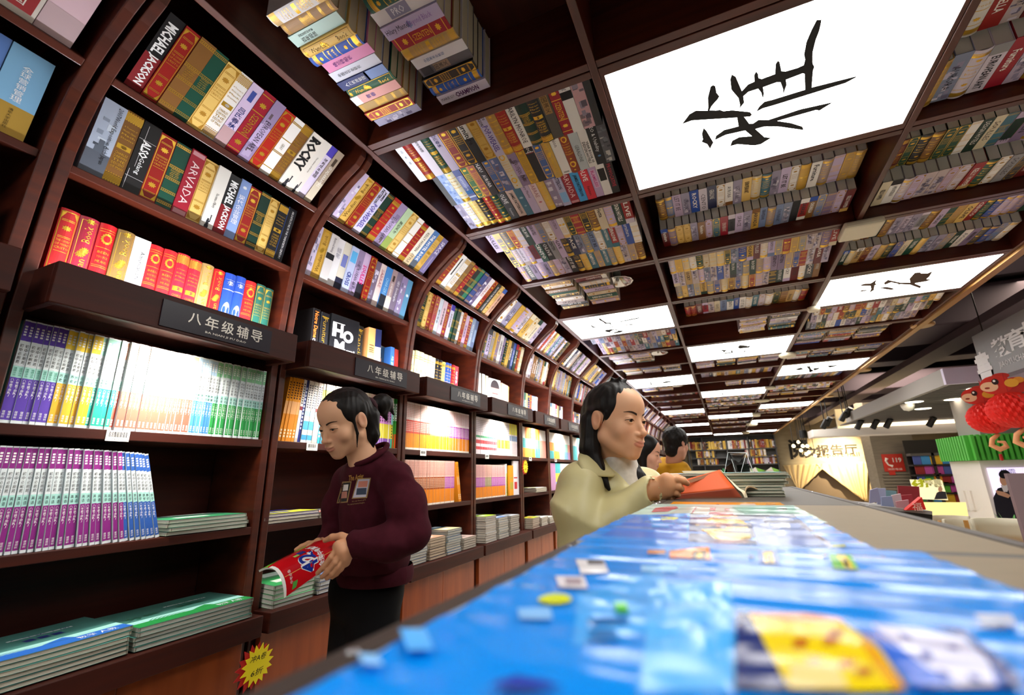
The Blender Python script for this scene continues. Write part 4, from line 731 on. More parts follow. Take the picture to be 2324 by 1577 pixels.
def d_gold(t):
    def f(s, P, w, h):
        text_on(s, t, lambda x, y: P(y, h*.62-x), h*.55, w*.5, mi=1, res=1)
        for z in (.12, .2, .9, .36): s.quad(P(-w*.4, z*h), P(w*.4, z*h), P(w*.4, z*h+.006), P(-w*.4, z*h+.006), mi=1)
        s.poly([P(-w*.3, .05*h), P(w*.3, .05*h), P(w*.1, .11*h), P(0, .14*h), P(-w*.1, .11*h)], mi=1)
    return f
def d_notre(s, P, w, h):
    text_on(s, 'Notre Dame', lambda x, y: P(y, h*.70-x), h*.5, w*.55, col='#e8762a', res=2, bold=.02); text_on(s, 'cathedral', lambda x, y: P(y, h*.24-x), h*.4, w*.55, col='#efe4dc', res=2, bold=.02)
GD = 'display books above the second sign'
upright('book', 1.405, .045, .262, .19, .14, '#141316', None, 'black book with orange script set far back in the second bay', lambda s, P, w, h: text_on(s, 'Notre Dame cath', lambda x, y: P(y, h*.5-x), h*.9, w*.5, col='#c86a22', res=1))
upright('book', 1.512, .042, .262, .19, .012, '#1a1719', '#1d1a1a', 'black book with orange and white script spine, left of the large white word', d_notre)
upright('book', 1.566, .052, .258, .19, .012, '#1c1c20', None, 'black book with gilt bell, beside the large white word', d_gold('Furniture'))
upright('book', 1.685, .175, .268, .035, -.004, '#19191c', '#101012', 'black book shown cover-out with four huge white letters', d_home, ang=radians(-6))
upright('book', 1.806, .05, .262, .17, .01, '#1d1c1a', None, 'black book with gilt lily, right of the large white word', d_gold('Francis'))
def d_org(s, P, w, h):
    s.quad(P(w*.02, h*.55), P(w*.5, h*.55), P(w*.5, h), P(w*.02, h), col='#1d2450'); s.quad(P(w*.02, 0), P(w*.5, 0), P(w*.5, h*.62), P(w*.02, h*.62), col='#e6e8ee')
    text_on(s, '雍正王朝', lambda x, y: P(w*.26+y, h*.36-x), h*.4, w*.26, col='#1f2c6a', res=1)
    for z in (.62, .56, .52, .48): s.quad(P(-w*.4, z*h), P(-w*.06, z*h), P(-w*.06, z*h+.004), P(-w*.4, z*h+.004), col='#4a3024')
    s.quad(P(w*.06, h*.1), P(w*.46, h*.1), P(w*.46, h*.2), P(w*.06, h*.2), col='#2f5ca8')
upright('book', 1.888, .082, .265, .15, -.02, '#e0a060', '#c88a50', 'orange book with navy end and white wrapper on the second display shelf', d_org, ang=radians(-14))
def d_face(s, P, w, h):
    cy, cz = -.01, h*.58
    s.poly([P(cy+.042*cos(q*.3), cz+.058*sin(q*.3)-.004*(sin(q*.3) < -.5), .0012) for q in range(21)], col='#7a4a30')
    s.poly([P(cy+.044*cos(q*.15), cz+.012+.05*sin(q*.15), .0016) for q in range(0, 22)], col='#151212')
    for e in (-.015, .015): s.quad(P(cy+e-.008, cz+.004, .002), P(cy+e+.008, cz+.004, .002), P(cy+e+.008, cz+.008, .002), P(cy+e-.008, cz+.008, .002), col='#1c100c')
    s.quad(P(cy-.014, cz-.034, .002), P(cy+.014, cz-.034, .002), P(cy+.014, cz-.030, .002), P(cy-.014, cz-.030, .002), col='#5a2a20')
    text_on(s, '教你', lambda x, y: P(-.0+x, h*.16+y, .0016), .09, .045, col='#c9c2b8', res=1)
upright('book', 2.005, .13, .215, .06, .05, '#16242e', '#16242e', 'dark blue book with a face on its cover, second display shelf', d_face, ang=radians(10))
upright('book', 2.092, .034, .215, .16, .02, '#2f62a8', None, 'slim blue book beside the cover with a face', lambda s, P, w, h: text_on(s, '马云', lambda x, y: P(y, h*.6-x), h*.3, w*.5, col='#b8d0e8', res=1))
upright('book', 2.13, .036, .21, .16, .02, '#8c1c18', None, 'slim red book ending the second display shelf')
M_ = Matrix.Translation(Vector((o_.x+.012, 2.03, o_.z+ZC+.002)))
b = MB(); b.box(-.13, .02, -.055, .095, 0, .045, M_, col='#d878b4'); o = b.build('book', GLOSS, bevel=.001); q = MB(); q.box(-.125, .0206, -.02, .0956, .003, .042, M_, col='#ece2e6'); q.build('page_block', MATTE, o)
q = MB(); text_on(q, 'A', lambda x, y: M_ @ Vector((.0206, -.038+x, .022-y)), .02, .02, col='#8a2a6a'); q.build('lettering', MATTE, o)
tag(o, 'thick pink paperback lying flat before the cover with a face', 'book', GD)
def d_port(s, P, w, h):
    s.poly([P(w*.36*cos(q*.3), h*.62+h*.28*sin(q*.3)) for q in range(21)], col='#c89888'); s.poly([P(w*.38*cos(q*.157), h*.70+h*.26*sin(q*.157), .0014) for q in range(21)], col='#3a3034')
    s.quad(P(-w*.5, 0, .0016), P(w*.5, 0, .0016), P(w*.5, h*.3, .0016), P(-w*.5, h*.3, .0016), col='#dfe4ec'); s.quad(P(-w*.1, h*.06, .002), P(w*.5, h*.06, .002), P(w*.5, h*.16, .002), P(-w*.1, h*.16, .002), col='#4a70b0')
    s.quad(P(-w*.25, h*.5, .002), P(w*.25, h*.5, .002), P(w*.25, h*.53, .002), P(-w*.25, h*.53, .002), col='#7a2a30')
G4 = 'display books above the fourth sign'
upright('book', 3.155, .05, .262, .17, .01, '#c9c2b4', '#8a8478', 'grey edged book first above the fourth sign', grp=G4)
upright('book', 3.225, .05, .265, .17, .01, '#d8e2ee', '#9a9488', 'white and blue spined book above the fourth sign', lambda s, P, w, h: text_on(s, '红顶商人', lambda x, y: P(y, h*.6-x), h*.5, w*.5, col='#2f62b0', res=1), grp=G4)
upright('book', 3.285, .04, .262, .17, .01, '#e8d8a8', None, 'cream spined book above the fourth sign', lambda s, P, w, h: text_on(s, '大宅门', lambda x, y: P(y, h*.6-x), h*.4, w*.5, col='#3a3028', res=1), grp=G4)
upright('book', 3.41, .17, .255, .03, .0, '#e2e6ea', None, 'portrait covered book above the fourth sign', d_port, ang=radians(-8), grp=G4)
upright('book', 3.61, .17, .245, .03, .0, '#e4a88e', None, 'peach covered book with two small figures above the fourth sign', lambda s, P, w, h: [s.poly([P(c+.012*cos(q), .03+.02*sin(q)) for q in [i*.42 for i in range(15)]], col='#3a2c30') for c in (-.05, .02)] and text_on(s, '人生若只如初见', lambda x, y: P(.05+y, h*.6-x), .1, .012, col='#f0e4dc', res=1), ang=radians(5), grp=G4)
# ------------------------------------------------------------------ sale bursts
def burst(x, y, z, r, lab, ang=0, ln=('冲A卷', '6折'), nrm='x'):
    c = Vector((x, y, z+ZC)); e = empty('sale_tag', c); tag(e, lab, 'sale tag', 'yellow starburst sale tags')
    def P(a, b, off=0): return Matrix.Rotation(ang, 3, 'Z') @ Vector((off, a, b))
    for nm, R, col, off in (('backing', 1.14, '#c41f20', -.004), ('star', 1, '#ffe81e', 0)):
        b = MB(); n = 15; rr = random.Random(5); pts = []
        for i in range(2*n):
            q = pi*i/n+.1; k = R*r*((1+rr.uniform(-.06, .08)) if i % 2 == 0 else .72); pts.append(P(k*cos(q)-(.012 if R > 1 else 0), k*sin(q)-(.004 if R > 1 else 0), off))
        b.prism(pts, P(0, 0, .002)); o = b.build(nm, mat('tag_'+nm, col, .5), e)
    b = MB()
    for i, t in enumerate(ln): text_on(b, t, lambda u, v: P(u+.25*v, v+(.026-.05*i)*r/.07, .0026), r*(1.0, .75)[i], r*.34, col='#1a1a10', res=2)
    b.build('lettering', MATTE, e)
burst(-1.585, 1.318, -.63, .062, 'large yellow starburst sale tag hanging under the first ledge')
burst(-1.66, 4.005, .06, .06, 'yellow starburst sale tag hanging between the fourth and fifth bays')
burst(-1.62, 4.75, -.17, .058, 'small yellow starburst sale tag beside the cream jacket', ang=.5)
# ------------------------------------------------------------------ the narrow display counter the camera looks along
TS = 1.24
def TB(b, x0, x1, y0, y1, z0, z1, **k): b.box(x0*TS, x1*TS, y0*TS, y1*TS, z0*TS+ZC, z1*TS+ZC, **k)
dc = empty('display_counter', (.04, 1.0, 0)); tag(dc, 'tall narrow display counter with grey laminate top and dark metal edges, running under the magazines', 'counter')
INVC = Matrix.Translation(-dc.location)
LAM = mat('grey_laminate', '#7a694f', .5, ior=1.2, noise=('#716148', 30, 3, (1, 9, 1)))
LAM2 = mat('laminate_dim_reflection', '#4c453d', .5, ior=1.2)  # same top; the far panels' duller reflection is put into this colour
EDGE = mat('dark_metal_edge', '#3a312d', .5, ior=1.25)
def cpart(b, name, m, bev=0): o = b.build(name, m, bevel=bev); o.parent = dc; o.matrix_parent_inverse = INVC; return o
ys = [-.4, -.05, .452, .968, 1.50, 1.92]
for a, c in zip(ys, ys[1:]):
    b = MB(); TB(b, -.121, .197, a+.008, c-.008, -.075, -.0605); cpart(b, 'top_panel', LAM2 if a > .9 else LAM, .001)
    b = MB(); TB(b, -.121, .197, c-.008, c+.008, -.075, -.0606); cpart(b, 'joint_strip', EDGE)
for x0, x1 in ((-.1345, -.121), (.197, .2105)):
    b = MB(); TB(b, x0, x1, -.4, 1.93, -.095, -.0595); s = cpart(b, 'edge_strip', EDGE, .0015)
    for y in (.145, .40, .47, .95, 1.0, 1.48):
        b = MB(); b.lathe([(0, .0013), (.0022, .0011), (.0032, 0)], ((x0+x1)/2*TS, y*TS, -.0595*TS+ZC), 10); o = b.build('screw', mat('steel', '#c8c8cc', .25, metal=1), s)
        o.matrix_world = Matrix.Identity(4)
b = MB(); b.box(-.125*TS, .20*TS, -.4*TS, 1.92*TS, 0, -.08*TS+ZC); cpart(b, 'cabinet_body', mat('counter_body', '#4a423c', .6))
b = MB(); TB(b, -.13, .206, 1.918, 1.93, -.095, -.06); cpart(b, 'end_strip', EDGE)
# magazines: artwork is laid out on the cover planes
FILM = mat('laminated_cover', '#ffffff', .13, attr=True, ior=1.13)
def cover_slab(name, quad, z, t, col, label, wave=.0004, art=None, group=None, cat='magazine', k=60, freq=70.):
    """quad: far-left, far-right, near-right, near-left (x, y); a thin booklet with softly rippled laminated cover"""
    z *= TS; t *= TS; A, Bq, C, D = [Vector((q[0]*TS, q[1]*TS, 0)) for q in quad]
    def xy(u, v): return (D*(1-u)+C*u)*(1-v)+(A*(1-u)+Bq*u)*v
    def zz(x, y): return wave*(sin(y*freq+3*sin(x*9))+.6*sin(y*freq*2.3+x*14))
    b = MB(); b.grid(lambda u, v: (lambda p: (p.x, p.y, z+ZC+zz(p.x, p.y)))(xy(u, v)), 14, k, col=col)
    n = 15*(k+1)
    rim = [xy(u/10, 0) for u in range(11)]+[xy(1, v/12) for v in range(1, 13)]+[xy(1-u/10, 1) for u in range(1, 11)]+[xy(0, 1-v/12) for v in range(1, 13)]
    o = b.build(name, FILM, smooth=True)
    p = MB(); vs = [Vector((q.x, q.y, z+ZC-.0002+zz(q.x, q.y))) for q in rim]; lo = [Vector((q.x, q.y, z+ZC-t)) for q in rim]; m = len(rim)
    p.add(vs+lo, [(i, (i+1) % m, m+(i+1) % m, m+i) for i in range(m)]+[tuple(range(m, 2*m))], col='#d8d2c4'); p.build('page_block', MATTE, o)
    if art:
        d = MB(); lay = [0]
        def poly(pts, col):                     # pts: pixels of the photograph on this cover
            lay[0] += 1; q = [at(x, y, 'z', z+ZC) for x, y in pts]
            bm = bmesh.new(); vv = [bm.verts.new((v.x, v.y, 0)) for v in q]; [bm.faces.new([vv[i] for i in t]) for t in tess([(v.x, v.y, 0) for v in q])]
            bmesh.ops.subdivide_edges(bm, edges=bm.edges[:], cuts=7, use_grid_fill=True)
            bm.verts.index_update(); d.add([(v.co.x, v.co.y, z+ZC+.00025+.00005*lay[0]+zz(v.co.x, v.co.y)) for v in bm.verts], [tuple(w.index for w in f.verts) for f in bm.faces], col=col); bm.free()
        art(poly); d.build('lettering', FILM, o)
    return tag(o, label, cat, group)
def Q(x0, y0, x1, y1, sk=0): return [(x0, y1), (x1, y1), (x1+sk, y0), (x0+sk, y0)]
def art1(p):
    p([(1310, 1350), (1500, 1290), (1540, 1420), (1300, 1470)], '#3f9ce8'); p([(1480, 1330), (1660, 1320), (1670, 1577), (1450, 1577)], '#4aa8ec')
    p(Q(1455, 1283, 1540, 1296), '#8fc8f4'); p([(1520, 1248), (1610, 1244), (1614, 1272), (1520, 1270)], '#e8862c'); p(Q(1570, 1250, 1600, 1270, 4), '#3a2c18'); p(Q(1580, 1254, 1592, 1268, 3), '#f0c820'); p(Q(1470, 1247, 1510, 1258), '#d89058')
    p(Q(1725, 1253, 1768, 1282, -4), '#1a64c0'); p(Q(1735, 1256, 1758, 1280, -3), '#e8c020'); p(Q(1745, 1262, 1752, 1278, -3), '#20203a')
    p([(1882, 1262), (1932, 1262), (1950, 1294), (1893, 1293)], '#5ab038'); p([(1898, 1264), (1920, 1265), (1940, 1291), (1920, 1290)], '#e8c41c'); p([(1912, 1272), (1920, 1272), (1930, 1288), (1920, 1288)], '#30301a')
    for x in (1700, 1868, 2000): p(Q(x, 1263, x+10, 1267), '#123a70')
    p(Q(1318, 1271, 1382, 1305, -12), '#d8d4d8'); p(Q(1335, 1274, 1372, 1284, -3), '#54505a'); p(Q(1270, 1310, 1335, 1338, -10), '#d4d0d8'); p(Q(1285, 1316, 1322, 1330, -4), '#9a8a92')
    p([(1215+30*cos(i*.52)*1.3+45, 1366+11*sin(i*.52)) for i in range(12)], '#c8d020'); p(Q(1180, 1385, 1255, 1408, -6), '#7db4ea'); p(Q(1400, 1375, 1428, 1398, -6), '#4ab848')
    for y, w in ((1410, 90), (1432, 60), (1455, 70)): p(Q(1340, y, 1340+w, y+7, -8), '#0f60a8')
    p([(1675, 1400), (1718, 1398), (1800, 1577), (1668, 1577)], '#1c2c6c'); p([(1672, 1398), (1725, 1398), (1728, 1412), (1672, 1412)], '#2a2a58')
    p([(1700, 1402), (1830, 1398), (1900, 1412), (1960, 1450), (2010, 1500), (2060, 1577), (1795, 1577)], '#e4c80c'); p([(1700, 1402), (1830, 1398), (1905, 1412), (1920, 1424), (1720, 1418)], '#d87a1c'); p([(1960, 1455), (1990, 1490), (2060, 1577), (2030, 1577), (1960, 1480)], '#d8941c')
    for x, y in ((1800, 1465), (1870, 1462), (1830, 1505), (1905, 1510), (1945, 1530), (1880, 1440)): p(Q(x, y, x+34, y+18, 4), '#b4641c')
    p([(1795, 1520), (1900, 1520), (1930, 1577), (1790, 1577)], '#e8d088')
    p([(1945, 1440), (2110, 1450), (2220, 1500), (2300, 1577), (2075, 1577), (2000, 1490)], '#2c62cc'); p([(1980, 1428), (2090, 1440), (2190, 1460), (2250, 1520), (2268, 1577), (2180, 1577), (2060, 1500)], '#c8c8e4')
    for x, y in ((2040, 1448), (2150, 1478), (2130, 1540), (2200, 1550), (2090, 1500)): p([(x, y), (x+26, y+4), (x+34, y+20), (x+12, y+18)], '#2a3c9c')
    p([(2110, 1436), (2190, 1442), (2324, 1560), (2324, 1577), (2290, 1577), (2200, 1462)], '#16307c'); p([(2215, 1412), (2300, 1414), (2310, 1434), (2230, 1428)], '#8a94b0')
    p([(1130, 1560), (1170, 1548), (1240, 1560), (1280, 1577), (1110, 1577)], '#2436a0'); p(Q(925, 1445, 985, 1490, -20), '#5aaaf0'); p(Q(825, 1500, 870, 1530, -16), '#8ac0f4')
cover_slab('magazine', [(-.1055, .390), (.1025, .378), (.108, .082), (-.0995, .082)], -.0500, .0096, '#0583e0', 'nearest bright blue exam magazine with yellow block and white sticker labels', .0005, art1, 'blue magazines on the counter', k=90, freq=90)
def art2(p):
    p([(1442, 1172), (1560, 1166), (1558, 1232), (1350, 1224)], '#3f78d8'); p([(1470, 1168), (1566, 1166), (1566, 1200), (1480, 1196)], '#2490e8')
    p([(1508+22*cos(i*.52)+10, 1177+4*sin(i*.52)) for i in range(12)], '#c8c828'); p([(1566, 1168), (1800, 1168), (1900, 1246), (1562, 1240)], '#1c2c6c')
    p([(1578, 1192), (1620, 1172), (1672, 1172), (1695, 1190), (1706, 1224), (1625, 1226)], '#dcae20'); p([(1610, 1176), (1620, 1170), (1670, 1170), (1680, 1178)], '#d88a1c'); p([(1608, 1204), (1700, 1203), (1705, 1222), (1630, 1222)], '#f0e498')
    for x in (1625, 1650, 1676): p(Q(x, 1190, x+12, 1198), '#b06a1c')
    p([(1700, 1172), (1790, 1172), (1880, 1240), (1720, 1240)], '#7088c8'); 
    for x, y in ((1728, 1190), (1752, 1192), (1776, 1190), (1735, 1206), (1765, 1208)): p(Q(x, y, x+18, y+9, -3), '#d8dcec')
    p(Q(1890, 1238, 1920, 1243), '#b8c060'); p([(1330, 1222), (1420, 1226), (1410, 1236), (1330, 1232)], '#2c5cc0'); p([(1625, 1226), (1700, 1226), (1700, 1236), (1630, 1236)], '#7a3a4c')
cover_slab('magazine', [(-.124, .655), (.0865, .672), (.0885, .412), (-.121, .40)], -.0545, .0025, '#2f86e4', 'second blue exam magazine with yellow house shape lying behind the nearest one', .0005, art2, 'blue magazines on the counter', k=80, freq=80)
def art3(p):
    p([(1488, 1152), (1534, 1149), (1540, 1153), (1515, 1161), (1478, 1162)], '#b0344c'); p([(1545, 1152), (1612, 1151), (1605, 1166), (1520, 1166)], '#b8c4b8'); p([(1612, 1153), (1625, 1153), (1623, 1159), (1610, 1159)], '#a82c48'); p(Q(1645, 1155, 1656, 1159), '#a82c48'); p([(1610, 1163), (1664, 1163), (1664, 1169), (1606, 1169)], '#b03048')
    p([(1660, 1151), (1800, 1150), (1815, 1164), (1690, 1166)], '#86bcae'); p([(1765, 1153), (1785, 1153), (1788, 1157), (1762, 1157)], '#1c2a30'); p([(1578, 1152), (1582, 1152), (1572, 1166), (1568, 1166)], '#a84458')
cover_slab('magazine', [(-.127, .905), (.0945, .905), (.0945, .625), (-.127, .625)], -.0572, .0012, '#b6d4cc', 'mint magazine with crimson boxes between the blue magazines and the open book', .0003, art3, 'mint magazine', k=40)
def art4(p): p(Q(1625, 1144, 1632, 1146), '#3a2410'); p([(1680, 1144), (1712, 1143), (1718, 1147), (1680, 1148)], '#e8c0b0'); p(Q(1738, 1143, 1760, 1146), '#e09040')
cover_slab('magazine', [(-.10, 1.0), (.084, 1.0), (.086, .74), (-.10, .74)], -.0586, .0012, '#f09a1c', 'flat orange magazine under the open orange book', .0002, art4, 'orange magazine', k=30)
# pile of teal-edged booklets behind the open book and two clear stands on it
for i in range(8):
    booklet(None, .34, .27, .0080, '#68b0a4' if i < 7 else '#b8dcd8', deco_pl('#8fc8bc', '#e8f0ee') if i == 7 else None, flat(-.022-.005*(i % 3)+(.015 if i > 3 else 0), 1.66+RB4.uniform(-.006, .006), -.0744+.0082*i, RB4.uniform(-.03, .03)), 'teal-edged booklet, '+('lowest' if i == 0 else 'topmost' if i == 7 else ordn(i)+' up')+' in the pile behind the open book', 'teal-edged booklets on the counter', '#ded6c0')
CLEAR = mat('clear_acrylic', '#f4f8f8', .04, trans=1, ior=1.3, spec=.3)
tent = empty('acrylic_stand', (.1, 2.0, ZC-.074)); tag(tent, 'clear tent-shaped acrylic leaflet stand on the counter behind the teal-edged pile', 'leaflet stand')
def tp(px, py, y): return at(px, py, 'y', y)
IT = Matrix.Translation(-tent.location)
def sheet(pts, nm, m, t=.003):
    b = MB(); b.prism(pts, (0, t, 0)); o = b.build(nm, m); o.parent = tent; o.matrix_parent_inverse = IT; return o
for (a, c, d, e) in (((1652, 1027), (1694, 1027), (1675, 1096), (1640, 1098)), ((1656, 1029), (1694, 1028), (1718, 1095), (1678, 1098))):
    P4 = [tp(*a, 2.06), tp(*c, 2.06), tp(*d, 2.01), tp(*e, 2.01)]; sheet(P4, 'clear_panel', CLEAR, .003)
    b = MB()
    for i in range(4): b.tube([P4[i], P4[(i+1) % 4]], .0011, 6)
    o = b.build('panel_edge', mat('acrylic_edge', '#dfe6e6', .2), tent); o.matrix_parent_inverse = IT
b = MB()
for q, c in ((((1645, 1062), (1662, 1050), (1668, 1090), (1642, 1092)), '#e0a890'), (((1648, 1072), (1672, 1070), (1674, 1094), (1642, 1096)), '#c8dcd0'), (((1672, 1056), (1700, 1052), (1706, 1092), (1676, 1094)), '#b8d8d4'), (((1640, 1062), (1650, 1066), (1648, 1094), (1638, 1094)), '#58b070')):
    b.prism([tp(x, y, 2.045) for x, y in q], (0, .002, 0), col=c)
o = b.build('leaflet', MATTE, tent); o.matrix_parent_inverse = IT
# ------------------------------------------------------------------ people: bodies and clothes grown as smooth surfaces
import numpy as np
from mathutils.bvhtree import BVHTree
def pp(px, py, d):
    """the point at depth d (along the lens axis) that pixel (px, py) shows"""
    return Vector((0, 0, ZC))+(RIGHT*((px-1162)/F_PX)-UP*((py-788.5)/F_PX)+FWD)*d
def smin(a, b, k):
    if k <= 0: return np.minimum(a, b)
    h = np.clip(.5+.5*(b-a)/k, 0, 1); return b+(a-b)*h-k*h*(1-h)
def s_rc(P, a, b, ra, rb):
    a = np.array(a); b = np.array(b); ba = b-a; L = ba@ba+1e-12
    t = np.clip(((P-a)@ba)/L, 0, 1); return np.linalg.norm(P-a-t[..., None]*ba, axis=-1)-(ra+(rb-ra)*t)
def s_el(P, c, r, R=None):
    q = P-np.array(c)
    if R is not None: q = q@np.array(R)
    r = np.array(r); k0 = np.linalg.norm(q/r, axis=-1); k1 = np.linalg.norm(q/(r*r), axis=-1); return k0*(k0-1)/np.maximum(k1, 1e-9)
def surfnet(fn, lo, hi, h):
    """mesh of the zero level of fn over the box lo..hi"""
    n = [int(math.ceil((hi[i]-lo[i])/h))+1 for i in range(3)]
    ax = [lo[i]+h*np.arange(n[i]) for i in range(3)]
    f = np.empty(n, np.float32)
    for i0 in range(0, n[0], 16):
        g = np.stack(np.meshgrid(ax[0][i0:i0+16], ax[1], ax[2], indexing='ij'), -1); f[i0:i0+16] = fn(g)
    s = f < 0; m = np.zeros([k-1 for k in n], bool); cnt = np.zeros(m.shape, np.int8)
    cs = [(i, j, k) for i in (0, 1) for j in (0, 1) for k in (0, 1)]
    sl = lambda c: tuple(slice(c[i], n[i]-1+c[i]) for i in range(3))
    for c in cs: cnt += s[sl(c)]
    m = (cnt > 0) & (cnt < 8); idx = np.full(m.shape, -1, np.int64); w = np.argwhere(m); idx[m] = np.arange(len(w))
    acc = np.zeros((len(w), 3)); num = np.zeros(len(w))
    for a in cs:
        for d in range(3):
            if a[d]: continue
            b = list(a); b[d] = 1
            fa = f[w[:, 0]+a[0], w[:, 1]+a[1], w[:, 2]+a[2]]; fb = f[w[:, 0]+b[0], w[:, 1]+b[1], w[:, 2]+b[2]]
            x = (fa < 0) != (fb < 0); t = np.where(x, fa/np.where(x, fa-fb, 1), 0)
            p = np.tile(np.array(a, float), (len(w), 1)); p[:, d] += t; acc += p*x[:, None]; num += x
    v = np.array(lo)+(w+acc/num[:, None])*h
    F = []
    for d in range(3):
        e = [slice(None)]*3; e2 = [slice(None)]*3; e[d] = slice(0, n[d]-1); e2[d] = slice(1, n[d])
        x = np.argwhere(s[tuple(e)] != s[tuple(e2)]); u, q = (d+1) % 3, (d+2) % 3
        ok = (x[:, u] > 0) & (x[:, q] > 0) & (x[:, u] < n[u]-1) & (x[:, q] < n[q]-1); x = x[ok]
        def cell(du, dq): y = x.copy(); y[:, u] += du; y[:, q] += dq; return idx[y[:, 0], y[:, 1], y[:, 2]]
        quad = np.stack([cell(-1, -1), cell(0, -1), cell(0, 0), cell(-1, 0)], 1)
        inside = s[tuple(e)][tuple(x.T)]; quad[~inside] = quad[~inside][:, ::-1]; F.append(quad)
    return v, np.concatenate(F)
def smooth(v, F, it):
    for _ in range(it):
        a = np.zeros_like(v); c = np.zeros(len(v))
        for i in range(4):
            for j in (1, 3): np.add.at(a, F[:, i], v[F[:, (i+j) % 4]]); np.add.at(c, F[:, i], 1)
        v = .5*v+.5*a/np.maximum(c, 1)[:, None]
    return v
def np_mesh(name, parts, m, parent=None, vcol=None):
    vs = np.concatenate([p[0] for p in parts]); o = 0; fs = []
    for v, F in parts: fs.append(F+o); o += len(v)
    fs = np.concatenate(fs); me = bpy.data.meshes.new(name)
    me.vertices.add(len(vs)); me.vertices.foreach_set('co', vs.astype(np.float32).ravel()); me.loops.add(fs.size); me.loops.foreach_set('vertex_index', fs.astype(np.int32).ravel())
    me.polygons.add(len(fs)); me.polygons.foreach_set('loop_start', np.arange(0, fs.size, 4, dtype=np.int32)); me.polygons.foreach_set('use_smooth', np.ones(len(fs), bool))
    me.materials.append(m)
    if vcol is not None:
        at_ = me.attributes.new('Col', 'FLOAT_COLOR', 'POINT'); at_.data.foreach_set('color', np.concatenate([vcol, np.ones((len(vcol), 1))], 1).astype(np.float32).ravel())
    me.update(calc_edges=True); me.validate(); ob = bpy.data.objects.new(name, me); COL.objects.link(ob)
    if parent is not None: ob.parent = parent
    return ob
class Body:
    """a list of shapes blended one after another"""
    def __init__(s): s.ops = []
    def rc(s, a, b, ra, rb, k=.03): s.ops.append(('rc', tuple(a), tuple(b), ra, rb, k)); return s
    def chain(s, pts, rs, k=.03):
        for i in range(len(pts)-1): s.rc(pts[i], pts[i+1], rs[i], rs[i+1], k)
        return s
    def el(s, c, r, k=.03, R=None): s.ops.append(('el', tuple(c), r, R, k)); return s
    def cut(s, c, r, k=.01, R=None): s.ops.append(('cut', tuple(c), r, R, k)); return s
    def __call__(s, P):
        d = None
        for o in s.ops:
            if o[0] == 'rc': q, k = s_rc(P, *o[1:5]), o[5]
            else: q, k = s_el(P, o[1], o[2], o[3]), o[4]
            if o[0] == 'cut': d = -smin(-d, q, k)
            else: d = q if d is None else smin(d, q, k)
        return d
    def mesh(s, h, pad=.02, it=2, extra=None, lo=None, hi=None):
        A = []
        for o in s.ops:
            if o[0] == 'rc': r = max(o[3], o[4]); A += [np.array(o[1])-r, np.array(o[1])+r, np.array(o[2])-r, np.array(o[2])+r]
            elif o[0] == 'el': r = max(o[2]); A += [np.array(o[1])-r, np.array(o[1])+r]
        A = np.array(A); l = A.min(0)-pad if lo is None else np.array(lo); u = A.max(0)+pad if hi is None else np.array(hi)
        fn = (lambda P: s(P)+extra(P)) if extra else s
        v, F = surfnet(fn, l, u, h); return smooth(v, F, it), F
def head_sdf(P, eye_open=.0042, smile=.0):
    X = np.abs(P[..., 0]); S = np.stack([X, P[..., 1], P[..., 2]], -1)
    d = smin(s_el(P, (0, -.010, .032), (.0735, .094, .083)), s_el(P, (0, .022, -.030), (.060, .066, .078)), .03)
    d = smin(d, s_rc(S, (.047, .0, -.052), (.010, .064, -.096), .021, .0155), .02)
    d = smin(d, s_el(P, (0, .068, -.098), (.019, .016, .014)), .012)
    d = smin(d, s_el(S, (.037, .056, -.030), (.024, .022, .022)), .022)
    d = smin(d, s_el(P, (0, .03, .046), (.060, .060, .055)), .02)
    d = -smin(-d, s_el(S, (.032, .103, .001), (.019, .018, .012)), .016)
    d = smin(d, s_el(P, (0, .070, -.062), (.032, .026, .03)), .02)
    d = smin(d, s_rc(P, (0, .083, .006), (0, .103, -.033), .0055, .0085), .011)
    d = smin(d, s_el(P, (0, .1035, -.036), (.0098, .0098, .0085)), .007)
    d = smin(d, s_el(S, (.0128, .0915, -.0395), (.0075, .010, .0068)), .005)
    d = -smin(-d, s_el(S, (.0062, .1015, -.0475), (.0036, .0048, .0030)), .002)
    zs = -.0665+smile*np.clip(X/.024, 0, 1)**2*1.0
    L = np.stack([X, P[..., 1], P[..., 2]-zs], -1)
    d = smin(d, s_el(L, (0, .0920, .0042), (.0225, .0072, .0044)), .004)
    d = smin(d, s_el(L, (0, .0905, -.0052), (.019, .0076, .0052)), .004)
    d = -smin(-d, s_rc(L, (0, .1025, 0), (.024, .0925, .0005), .0016, .0012), .0025)
    d = smin(d, s_el(S, (.0315, .0735, .0), (.0145, .0142, .0138)), .006)
    d = -smin(-d, s_el(S, (.0322, .0885, -.0022), (.0135, .0085, eye_open)), .0012)
    d = smin(d, s_el(S, (.0755, -.012, -.004), (.0075, .018, .030)), .006)
    d = -smin(-d, s_el(S, (.0845, -.006, .0), (.0065, .010, .018)), .006)
    return d
def skin_cols(v, base, lip, blush, hairline=None):
    base, lip, blush = (np.array(lin(c)) for c in (base, lip, blush)); X = np.abs(v[:, 0]); c = np.tile(base, (len(v), 1))
    def mixin(w, col):
        nonlocal c; c = c*(1-w[:, None])+col*w[:, None]
    mixin(.35*np.exp(-((X-.036)**2+(v[:, 1]-.075)**2+(v[:, 2]+.032)**2)/.00040), blush)
    mixin(.35*np.exp(-((X)**2+(v[:, 1]-.104)**2+(v[:, 2]+.037)**2)/.0002), blush)
    mixin(.5*np.exp(-((X-.08)**2+(v[:, 1]+.01)**2+(v[:, 2])**2)/.0006), blush)
    q = ((X/.0235)**2+((v[:, 2]+.0672)/.0098)**2); mixin(np.where(v[:, 1] > .082, np.clip((1.15-q)/.3, 0, 1), 0)*.6, lip)
    return c
